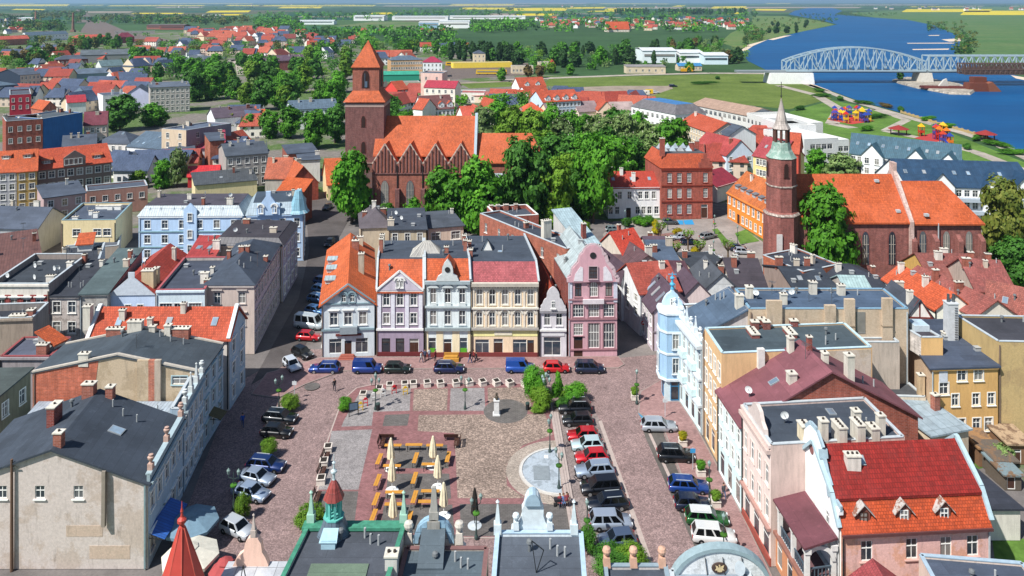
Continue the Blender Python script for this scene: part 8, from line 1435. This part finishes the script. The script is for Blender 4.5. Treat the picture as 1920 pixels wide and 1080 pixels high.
for a_ in[(1078,772,181,'suv',BK,'black tall car at the far end of the plaza row beside the clipped bushes',G1),(1083,795,182,'hatch','#15181c','second black car of the plaza row, next to the bright red one',G1),(1093,824,182,'hatch',RD_,'upper red hatchback between a black and a pale blue car',G1),(1101,842,183,'hatch','#b9d0d4','pale ice blue hatchback between two red cars',G1),(1109,865,184,'hatch','#c01522','lower red hatchback next to the silver estate',G1),(1115,890,186,'wagon','#8d9db0','silver blue estate car below the lower red hatchback',G1),(1126,922,186,'people_carrier','#11141b','black people carrier below the silver blue estate',G1),(1139,952,187,'wagon','#0c1422','black blue estate car with open looking side windows above the silver people carrier',G1),(1145,988,2,'people_carrier','#98a4b4','silver people carrier facing right in the plaza row',G1),(1157,1022,188,'hatch','#4b5a72','slate blue hatchback half behind the hedge',G1),(1235,806,-2,'wagon',SIL,'silver estate car by the blue painted bay',G2),(1267,862,-3,'suv',BK,'black tall hatchback alone beside the pavement',G2),(1291,920,-5,'wagon','#123a80','bright dark blue estate car with roof rails',G2),(1298,953,-3,'hatch',NVY,'navy hatchback tucked above the green car',G2),(1325,980,-5,'wagon','#1d5a2a','green car with white roof',G2),(1338,1014,-6,'people_carrier',WHT,'white people carrier nearest the emblem gable',G2),(609,697,180,'wagon',BLU_,'blue estate car in front of the corner house',G3),(689,697,0,'van',BLU_,'short blue van with roof rack before the lilac house',G3),(745,697,0,'hatch','#10231f','dark green hatchback beside the short blue van',G3),(842,697,0,'wagon','#101f4a','navy estate car before the ornate white house',G3),(975,696,0,'van','#1b4a9c','larger bright blue van before the cream house',G3),(1043,696,0,'hatch','#c4181e','red hatchback behind the topiary',G3),(1105,697,0,'people_carrier','#16223c','dark navy people carrier before the pink house',G3),(567,668,-38,'hatch','#0e1013','black hatchback by the street corner kerb',G4),(547,690,-52,'hatch','#cfd6de','white hatchback half in the shadow edge',G4),(578,637,-6,'hatch',RD_,'red convertible like hatchback in the street mouth',G4),(580,614,-14,'minibus','#b9c3c8','white minibus with ribbed roof in the street mouth',G4),(592,588,-20,'hatch','#3f6a9a','blue car next to the white minibus',G4),(598,566,-22,'wagon','#3a628e','second blue car up the shaded street',G4),(603,548,-22,'hatch','#4a78a8','third blue car up the shaded street',G4),(606,532,-22,'hatch','#2f4f80','farthest blue car in the shaded street row',G4),(525,790,-8,'wagon','#101820','dark car half in shade between two clipped bushes',G4),(519,817,-6,'hatch',BK,'black hatchback with red tail light below the dark car',G4),(499,880,-8,'wagon','#0f2a5e','dark blue estate car on the shaded side',G4),(481,903,-18,'sedan','#8e9cae','silver saloon below the dark blue estate',G4),(470,932,-20,'sedan','#8fa0b6','second silver saloon in the shaded row',G4),(445,1000,-28,'hatch','#c0c6cc','pale car beside the big umbrellas',G4),(618,460,-92,'hatch','#0f1420','dark car driving down the shaded street',None),(614,392,-95,'sedan','#0f1420','dark car far up the street below the church',None),(1150,434,8,'hatch','#7d8d90','grey car at the back of the courtyard row',G5),(1152,441,8,'hatch','#6d7a7c','grey green car second in the courtyard row',G5),(1160,452,8,'wagon',BK,'black estate car in the courtyard row',G5),(1158,461,10,'hatch','#8a1228','dark red car half hidden behind the purple roof',G5),(1275,449,172,'wagon',SIL,'silver estate car in the middle of the courtyard',G5),(1294,458,4,'wagon',NVY,'navy estate car in the middle of the courtyard',G5),(1328,447,30,'wagon','#7a7f80','grey estate car by the grass strip',G5),(1336,486,-4,'wagon',WHT,'white estate car by the pollarded trees',G5),(1384,470,-4,'hatch','#1d2c48','dark blue car by the brick tower',G5),(1393,476,-4,'hatch',SIL,'silver car by the brick tower',G5),(1256,420,0,'hatch','#4b5054','dark grey car beside the blue bays',G5)]:
 car(a_[0],a_[1],a_[2],a_[3],a_[4],a_[5],WHT if 'white roof' in a_[5]else None,a_[6])
for x,y,c_,lab in((1150,184,WHT,'white car on the gravel lot'),(1165,183,BK,'black car on the gravel lot'),(1228,175,WHT,'white van on the gravel lot'),(1262,163,NVY,'dark car at the corner of the gravel lot'),(1122,187,'#4f7fb0','blue car at the edge of the gravel lot')):car(x,y,5,'wagon',c_,lab,None,'cars on the gravel lot',0,1.2)
IRON=plain('#3a4a48',.5);CONC=plaster('#b5ada4',.5);SOIL=plain('#2b2622',.9);ORW=plain('#bf8838',.55);STEELD=plain('#26282a',.5)
def protoset(nm,parts):
 return[(n,b.mesh(n,m),q[0]if q else None)for n,b,m,*q in parts]
def place(nm,ps,loc,label,cat,group=None,rz=0.0,s=1.0):
 r=root(nm,loc,label,cat,group,rz);r.scale=(s,)*3;L_=[]
 for n,me,par in ps:L_.append(link(n,me,r if par is None else L_[par]))
 return r
b1=MB();b1.box((0,0,0),1.0,.95,.62,0,0,.9);b1.hexa([V((-.5,-.5,.6)),V((.5,-.5,.6)),V((.5,.5,.6)),V((-.5,.5,.6))],[V((-.5,-.5,.68)),V((.5,-.5,.68)),V((.5,.5,.78)),V((-.5,.5,.78))]);b2=MB();b2.hexa([V((-.36,-.36,.66)),V((.36,-.36,.66)),V((.36,.36,.7)),V((-.36,.36,.7))],[V((-.36,-.36,.7)),V((.36,-.36,.7)),V((.36,.36,.8)),V((-.36,.36,.8))])
PLN=protoset('planter',[('box',b1,CONC),('soil',b2,SOIL)])
for i,(x,y)in enumerate([(681,745),(711,735),(731,728),(759,726),(775,725),(801,724),(826,724),(855,723),(880,722),(905,722),(931,722),(956,723),(985,724)]):place('concrete_planter',PLN,P(x,y,.1),'square concrete planter with dark soil in the row along the top of the plaza','planter','concrete planters along the plaza top',.05*i)
for x,y in((615,846),(607,873),(602,906)):place('concrete_planter',PLN,P(x,y,.1),'square concrete planter between dark benches on the plaza left edge','planter','concrete planters between the benches',.1)
b1=MB();[b1.box((-.22+.15*i,0,.42),.12,1.8,.05)for i in range(4)];b2=MB();[b2.box((-.42-.05*i,0,.55+.16*i),.05,1.8,.12)for i in range(3)];lg_=[]
for y in(-.75,.75):q=MB();q.bar((.2,y,0),(.2,y,.42),.07);q.bar((-.3,y,0),(-.5,y,.95),.07);q.bar((-.35,y,.4),(.25,y,.4),.06);lg_.append(q)
BEN=protoset('bench',[('seat',b1,BROWN),('backrest',b2,BROWN),('leg',lg_[0],STEELD),('leg',lg_[1],STEELD)])
for x,y,rz,lab in((612,862,0,'dark slatted bench between the upper planters'),(605,890,0,'dark slatted bench between the lower planters'),(595,938,0,'dark slatted bench on dark paving near the bush'),(726,824,1.57,'dark bench at the top left corner of the beer garden'),(717,835,0,'dark bench end-on at the beer garden left corner'),(846,824,1.57,'dark bench at the top right corner of the beer garden'),(856,834,3.14,'dark bench end-on at the beer garden right corner')):place('park_bench',BEN,P(x,y,.1),lab,'bench','park benches',rz)
b1=MB();b1.box((0,-.13,.74),2.1,.24,.045);b1.box((0,.13,.74),2.1,.24,.045);lg_=[]
for x in(-.8,.8):
 for y in(-.22,.22):q=MB();q.bar((x,y,0),(x*.96,y*.9,.74),.05);lg_.append(q)
b3=MB();b3.bar((-.8,0,.35),(.8,0,.35),.04);b3.box((0,0,.725),1.7,.08,.02)
BT=protoset('beer_table',[('tabletop',b1,ORW)]+[('leg',q,STEELD)for q in lg_]+[('brace',b3,STEELD)])
for x,y in((737,846),(776,845),(815,846),(735,885),(807,882),(740,935),(807,933),(739,958),(802,953),(737,998)):place('beer_table',BT,P(x,y,.11),'orange beer table standing across the garden on black legs','table','orange tables set crosswise',0,1.0)
for x,y in((711,872),(779,870),(840,868),(708,912),(777,908),(705,948),(777,944),(700,980),(767,984)):place('beer_table',BT,P(x,y,.11),'orange beer table standing lengthwise in the garden on black legs','table','orange tables set lengthwise',1.5,1.0)
def folded(r0,h,z0):
 m=MB();n=16;prof=[(.3,0),(1.0,.12),(.9,.35),(.62,.7),(.25,.96),(.05,1)]
 R_=[[V((r0*a*(1+.22*(k%2))*math.cos(2*math.pi*k/n),r0*a*(1+.22*(k%2))*math.sin(2*math.pi*k/n),z0+h*t))for k in range(n)]for a,t in prof]
 for p,q in zip(R_,R_[1:]):
  for k in range(n):j=(k+1)%n;m.face([p[k],p[j],q[j],q[k]])
 m.face(R_[-1]);return m
b2=MB();b2.rev((0,0,0),[(.04,0),(.035,3.75)],8);b3=MB();b3.rev((0,0,0),[(.75,0),(.75,.06),(.2,.12),(.1,.3)],14);b4=MB();b4.rev((0,0,1.6),[(.3,0),(.3,.12)],10)
PAR=protoset('parasol',[('canopy',folded(.42,2.75,1.0),plain('#dcd2b4',.85)),('pole',b2,WHITE),('base',b3,WHITE),('strap',b4,plain('#c9bd9c',.85))])
for x,y,lab in((733,879,'closed cream parasol at the far left of the beer garden'),(735,920,'closed cream parasol in the middle of the left parasol line'),(737,989,'closed cream parasol nearest the grey roof on the left'),(812,875,'closed cream parasol at the far right of the beer garden'),(821,914,'fullest closed cream parasol of the right parasol line'),(832,968,'closed cream parasol behind the stone obelisk')):place('closed_parasol',PAR,P(x,y,.11),lab,'parasol','closed cream parasols',x*.1)
BPAR=protoset('parasol',[('canopy',folded(.36,3.0,1.1),plain('#2a2622',.8)),('pole',b2,STEELD),('base',b3,LGREY)])
place('closed_parasol',BPAR,P(890,986,.11),'closed black parasol on the dark paving','parasol')
def open_par(x,y,z,R,c_,lab,rz):
 p=P(x,y,z);r=root('market_umbrella',V((p.x,p.y,0)),lab,'umbrella','open market umbrellas',rz);m=MB();n=8
 f=lambda q,k,zz:V((q*math.cos(2*math.pi*k/n),q*math.sin(2*math.pi*k/n),zz))
 for k in range(n):m.face([f(.5,k,z),f(R,k,z-.85),f(R,k+1,z-.85),f(.5,k+1,z)]);m.face([f(R,k,z-.85),f(R,k,z-1.15),f(R,k+1,z-1.15),f(R,k+1,z-.85)])
 m.face([f(.5,k,z)for k in range(n)]);m.rev((0,0,z-.02),[(.75,0),(.3,.22),(0,.3)],8,0,False);m.obj('canopy',plain(c_,.85),r);m=MB();m.rev((0,0,0),[(.06,0),(.05,z)],8);m.obj('pole',WHITE,r);m=MB();m.rev((0,0,0),[(.5,0),(.5,.15)],10);m.obj('base',CONC,r)
open_par(358,962,3.3,2.75,'#6c8798','big open umbrella in the shade beside the striped awning',.2);open_par(357,1024,3.3,2.7,'#d3cfc0','big open pale umbrella half hidden by the red spire',.1);open_par(422,1052,2.9,1.5,'#a04848','small open red and white umbrella behind the pink gable',.3)  # first canopy: shade from the house row is put into its blue grey
def lantern(m,p):m.rev(p,[(.05,0),(.12,.08),(.2,.42),(.2,.46),(.09,.6),(.02,.72)],8)
def lampset(n):
 b=MB();b.rev((0,0,0),[(.2,0),(.2,.25),(.12,.4),(.09,.9),(.06,1.0),(.055,3.4),(.04,3.9)],8);out=[('post',b,IRON)]
 heads=[(0,0,3.9)]if n==1 else[(.55*math.cos(a),.55*math.sin(a),3.6)for a in[2*math.pi*i/n for i in range(n)]]
 if n>2:heads.append((0,0,4.1))
 for h in heads:
  if h[0]or h[1]:q=MB();q.bar((0,0,3.2),(h[0],h[1],3.35),.05);q.bar((h[0],h[1],3.3),h,.05);out.append(('arm',q,IRON))
  q=MB();lantern(q,h);out.append(('lantern',q,plain('#7f9590',.3)))
 q=MB();q.rev((0,0,2.3),[(.1,0),(.34,.15),(.36,.3),(.1,.4)],8);out.append(('flower_basket',q,LF['d']));return protoset('lamp',out)
LS={n:lampset(n)for n in(1,2,3,4)}
for x,y,n,lab in((523,768,2,'two armed lamp in the shade by the far bush'),(704,768,3,'four globe lamp among the coloured bike racks'),(872,767,2,'two armed lamp on the grey paving at the plaza top'),(1024,766,4,'many armed lamp beside the topiary'),(1031,848,2,'lamp with flower basket at the top of the fountain steps'),(1048,916,2,'lamp with flower basket at the bottom of the fountain steps'),(1194,757,1,'single lantern lamp on the curved pavement'),(1330,944,1,'single lantern lamp beside the blue estate car'),(438,955,2,'two armed lamp by the tall clipped hedge in shade'),(893,1010,2,'lamp with flower basket behind the white pinnacle'),(1101,1024,1,'single lamp by the blue roof edge'),(1357,1052,1,'single lamp behind the emblem gable'),(1252,432,1,'slim lamp before the school door'),(1340,440,1,'black lamp on the courtyard grass strip'),(1383,462,1,'black lamp by the courtyard lawn'),(1338,492,1,'black lamp by the white courtyard car'),(1172,430,1,'lamp among the courtyard bushes')):place('street_lamp',LS[n],P(x,y,.1 if y>740 else 0),lab,'street lamp','lantern street lamps',x*.05,1.05)
b1=MB();b1.box((0,0,0),1.0,1.0,.15);b1.box((0,0,.15),.72,.72,1.75,0,0,.92);b1.box((0,0,1.9),.8,.8,.1);b2=MB();b2.rev((0,0,2.0),[(.16,0),(.12,.1),(.3,.25),(.26,.45),(.1,.55),(.11,.62),(.15,.75),(.13,.9),(0,.97)],10)
place('bust_monument',protoset('m',[('pedestal',b1,plain('#d5d6d4',.6)),('bust',b2,plain('#4d463c',.5))]),P(931,777,.1),'dark bronze bust on a tall white pedestal beside the round paving','monument')
for x,y,c_,lab in((739,738,'#c02028','red bike rack sculpture by the planters'),(760,740,'#d8b020','yellow bike rack sculpture right of the red one'),(718,744,'#e0e0dc','white bike rack near the lamp'),(700,752,'#dcdcd8','second white bike rack left of the lamp'),(685,762,'#c8303a','lower red bike rack by the info board'),(676,770,'#d8b428','lower yellow bike rack by the info board')):
 b=MB();b.bar((-.3,0,0),(-.3,0,1.0),.09);b.bar((.3,0,0),(.3,0,1.0),.09);b.bar((-.3,0,1.0),(.3,0,1.0),.09);b.bar((-.3,0,.5),(.3,0,.5),.09);b2=MB();b2.box((0,0,.9),.34,.12,.3);place('bike_rack',protoset('r',[('frame',b,plain(c_,.5)),('top_plate',b2,plain(c_,.5))]),P(x,y,.1),lab,'bike rack','coloured bike racks',.3)
b=MB();b.bar((-.6,0,0),(-.6,0,1.9),.1);b.bar((.6,0,0),(.6,0,1.9),.1);b2=MB();b2.box((0,-.02,.8),1.25,.1,1.05);b3=MB();b3.box((0,-.09,.9),1.05,.03,.85);place('info_board',protoset('i',[('posts',b,STEELD),('panel',b2,STEELD),('poster',b3,plain('#5d7286',.5))]),P(663,780,.1),'black framed information board beside the small round tree','notice board',None,.3)
for x,y,lab,c_ in((552,748,'white square sign on a post in the shade edge','#d5d8da'),(1247,782,'double sign on a post by the blue painted bay','#c9cfd2'),(1299,880,'blue parking sign beside the black car','#3f93c8')):
 b=MB();b.bar((0,0,0),(0,0,2.6),.07);b2=MB();b2.box((0,-.05,2.0),.62,.04,.5);place('road_sign',protoset('s',[('post',b,LGREY),('plate',b2,plain(c_,.5))]),P(x,y,.1),lab,'sign','road signs')
b=MB();b.bar((0,0,0),(0,0,2.7),.07);b2=MB();b2.rev((0,0,0),[(.36,0),(.36,.03)],18);b3=MB();b3.box((0,-.065,.0),.1,.06,.5);pr_=protoset('s',[('post',b,LGREY)]);ns=place('road_sign',pr_,P(1206,632,0),'round red no entry sign at the alley mouth','sign','road signs');o_=b2.obj('disc',plain('#b01820',.5),ns);o_.location=(0,-.05,2.4);o_.rotation_euler=(math.pi/2,0,0);b3=MB();b3.box((0,-.1,2.34),.5,.02,.12);b3.obj('white_bar',WHITE,ns)
for x,y,lab in((709,769,'dark litter bin beside the four globe lamp'),(989,768,'dark litter bin left of the low plaza hedge')):b=MB();b.rev((0,0,0),[(.24,0),(.28,.8),(.2,.9)],10);b2=MB();b2.rev((0,0,.82),[(.3,0),(.26,.16)],10);place('litter_bin',protoset('b',[('bin',b,STEELD),('lid',b2,IRON)]),P(x,y,.1),lab,'litter bin')
for x,y,c_,lab in((1190,748,'y','planter with yellow shrub under the curved pavement lamp'),(1280,834,'f','planter with yellow flowers by the pavement'),(1314,890,'g','planter with small standard tree beside the parking sign'),(1342,948,'y','planter with yellow green shrub beside the single lantern lamp')):
 r=place('flower_planter',PLN,P(x,y,.1),lab,'planter','planters on the sunny pavement');cm=proto('ball',c_,1)[0][0];link('shrub',cm,r,(0,0,.45),0,(1.2,1.2,1.3))
for x,y in((883,680),(700,672)):pass
b=MB();b.box((0,0,0),2.4,1.1,.5);b.box((0,.1,.5),2.0,.8,.25);b2=MB();b2.box((0,.4,.7),2.3,.25,.35);place('shop_bench',protoset('w',[('seat',b,plain('#b98a3c',.7)),('backrest',b2,plain('#a87a34',.7))]),P(846,676,.11),'ochre wooden bench box before the ornate house','bench')
def person_meshes(pose):
 E=[];Vt=[];Rr=[]
 def v(p,r,par=None):
  Vt.append(p);Rr.append(r)
  if par is not None:E.append((par,len(Vt)-1))
  return len(Vt)-1
 sit=pose=='sit';st=.28 if pose=='walk' else .04;hz=.5 if sit else .93
 pel=v((0,0,hz),.15);wa=v((0,-.01,hz+.2),.135,pel);chs_=v((0,0,hz+.42),.165,wa);nk=v((0,.0,hz+.58),.06,chs_);hd=v((0,-.015,hz+.68),.085,nk);h2=v((0,-.01,hz+.79),.09,hd);v((0,-.11,hz+.7),.02,hd)
 for s in(-1,1):
  v((s*.1,.01,hz+.71),.015,hd)
  hp=v((s*.1,0,hz-.06),.1,pel);f=s*st
  if sit:kn=v((s*.12,-.42,hz-.02),.075,hp);an=v((s*.12,-.45,.09),.045,kn)
  else:kn=v((s*.1,-f*.6-.02,.5),.07,hp);an=v((s*.1,-f*.9+(.06 if f<0 else 0),.09),.045,kn)
  v((s*.11,Vt[an][1]-.16,.035),.04,an);sh=v((s*.2,0,hz+.5),.065,chs_);el=v((s*.26,f*.4+.03,hz+.24),.048,sh);wr=v((s*.26,f*.7-(.2 if sit else .04),hz+.02),.033,el);pm=v((s*.262,Vt[wr][1]-.01,hz-.05),.036,wr)
  for i,(dx,ln)in enumerate(((-.027,.075),(-.009,.085),(.009,.08),(.026,.065))):k1=v((s*.262,Vt[pm][1]+dx,hz-.05-ln*.6),.009,pm);v((s*.255,Vt[pm][1]+dx-.01,hz-.05-ln*1.1),.008,k1)
  v((s*.24,Vt[pm][1]-.055,hz-.08),.01,pm)
 me=bpy.data.meshes.new('skeleton');me.from_pydata(Vt,E,[]);o=bpy.data.objects.new('skeleton',me);COL.objects.link(o);md=o.modifiers.new('skin','SKIN');md.use_smooth_shade=True
 for d,r in zip(me.skin_vertices[0].data,Rr):d.radius=(r,r)
 me.skin_vertices[0].data[0].use_root=True;sb=o.modifiers.new('sub','SUBSURF');sb.levels=sb.render_levels=1
 dg=bpy.context.evaluated_depsgraph_get();out=bpy.data.meshes.new_from_object(o.evaluated_get(dg));bpy.data.objects.remove(o);bpy.data.meshes.remove(me)
 zz=[]
 for p in out.polygons:
  c_=p.center;z=c_.z-hz;arm=abs(c_.x)>.19 and z<.05 and z>-.2 and not(c_.z<.3)
  zz.append(4 if c_.z<.08 else 0 if z>.56 or(arm and z<.0)else 1 if z>.0 else 2)
 return out,zz,hz
PM={k:person_meshes(k)for k in('stand','walk','sit')};SKIN=plain('#b98a72',.7)
def person(px,py,rz,pose,top,leg_,label,hair='#3a2c22',z=.11,seat=0.0,group=None):
 base,zz,hz=PM[pose];me=base.copy();me.materials.clear()
 for m in(SKIN,plain(top,.85),plain(leg_,.85),SKIN,plain('#2a2624',.8)):me.materials.append(m)
 me.polygons.foreach_set('material_index',zz);r=root('person',P(px,py,z)+V((0,0,seat)),label,'person',group,rz);link('body',me,r)
 k=MB();k.rev((0,.02,hz+.7),[(.085,0),(.115,.06),(.1,.14),(.0,.2)],10);k.obj('hair',plain(hair,.8),r)
for a_ in[(627,733,.4,'walk','#26262a','#3b3f4a','man in dark top walking alone across the cobbled road'),(797,676,0,'stand','#3f4c64','#2a2d38','person in blue grey jacket at the ornate house door'),(805,674,.5,'stand','#aeb8c4','#5a708c','person in pale top beside the ornate house door'),(790,680,1,'walk','#c9c9c4','#4a5468','person in white top walking before the lilac house'),(816,677,1,'stand','#7a2c34','#33353f','person in dark red top by the ochre bench'),(881,681,1.4,'walk','#33384a','#3f5a8a','walker in dark jacket before the cream house'),(888,677,1.5,'walk','#8a3438','#2c2c33','walker in red jacket beside the dark jacket walker'),(893,680,1.6,'walk','#23252b','#2d3140','walker in black to the right of the red jacket'),(1357,935,.2,'walk','#4a4d52','#4c5a78','person in grey walking on the sunny pavement'),(1372,918,0,'stand','#1d1f24','#23242a','person in black standing at the shop front'),(1515,0,0,'stand','','',''),(455,800,.3,'walk','#1d4aa0','#27406e','person in bright blue walking in the shade'),(1338,425,1,'walk','#c46a5c','#8a8480','person in salmon top by the school steps'),(1063,953,.2,'stand','#8a4048','#3a2f33','person in dark red standing behind the white gable')]:
 if a_[1]:person(*a_)
b1=MB();b1.box((0,0,.3),2.4,.5,.16);lg_=[]
for x in(-.9,.9):q=MB();q.box((x,0,0),.2,.45,.3);lg_.append(q)
place('stone_bench',protoset('q',[('seat',b1,LIGHT)]+[('leg',q,LIGHT)for q in lg_]),P(1058,945,.1),'stone bench with seated people behind the white gable','bench')
for x,top,lab in((1050,'#8c3c40','seated person in maroon on the stone bench'),(1057,'#5b78a4','seated person in blue on the stone bench'),(1065,'#c4b4a8','seated person in pale top on the stone bench')):person(x,948,.1,'sit',top,'#3f4250',lab,'#5a3c2a',.06)
q=root('baby_carriage',P(1045,948,.1),'dark pram beside the seated group','pram');k=MB();k.hexa([V((-.3,-.2,.5)),V((.35,-.2,.5)),V((.35,.2,.5)),V((-.3,.2,.5))],[V((-.4,-.24,.8)),V((.4,-.24,.8)),V((.4,.24,.8)),V((-.4,.24,.8))]);k.obj('basket',plain('#2a2a30',.8),q);k=MB();k.bar((-.3,-.2,.2),(.35,-.2,.5),.04);k.bar((-.3,.2,.2),(.35,.2,.5),.04);k.bar((-.4,0,.8),(-.7,0,1.05),.04);k.obj('frame',STEELD,q)
for x in(-.28,.3):k=MB();k.box((x,0,0),.26,.5,.26);k.obj('wheel',STEELD,q)
def hazemat():
 t=NT('haze');t.t.nodes.remove(t.b);v=t.n('VolumePrincipled');v.inputs['Color'].default_value=(.5,.76,1,1);v.inputs['Density'].default_value=HZ;v.inputs['Anisotropy'].default_value=.2;t.l(v.outputs[0],t.o.inputs['Volume']);return t.m
HZ=6e-5
k=MB();X_=62000;k.hexa([V((-X_,-400,-1.2)),V((X_,-400,-1.2)),V((X_,X_,-1.2)),V((-X_,X_,-1.2))],[V((-X_,-400,190)),V((X_,-400,190)),V((X_,X_,190)),V((-X_,X_,190))]);tag(k.obj('haze',hazemat()),'thin blue haze over the distant plain','haze',kind='stuff')
hl=MB();hr_=random.Random(4);n=60;pr2=[(-45000+90000*i/n,40000+hr_.uniform(-1500,1500),max(20,(150 if i<38 else 95)+hr_.uniform(-25,25)))for i in range(n+1)]
for(x0,y0,h0),(x1,y1,h1)in zip(pr2,pr2[1:]):hl.face([V((x0,y0-3000,-.5)),V((x1,y1-3000,-.5)),V((x1,y1,h1)),V((x0,y0,h0))]);hl.face([V((x0,y0,h0)),V((x1,y1,h1)),V((x1,y1+3000,-.5)),V((x0,y0+3000,-.5))])
hl.obj('hills',grass('#2f4a34','#3a5440',.0006))['kind']='structure'
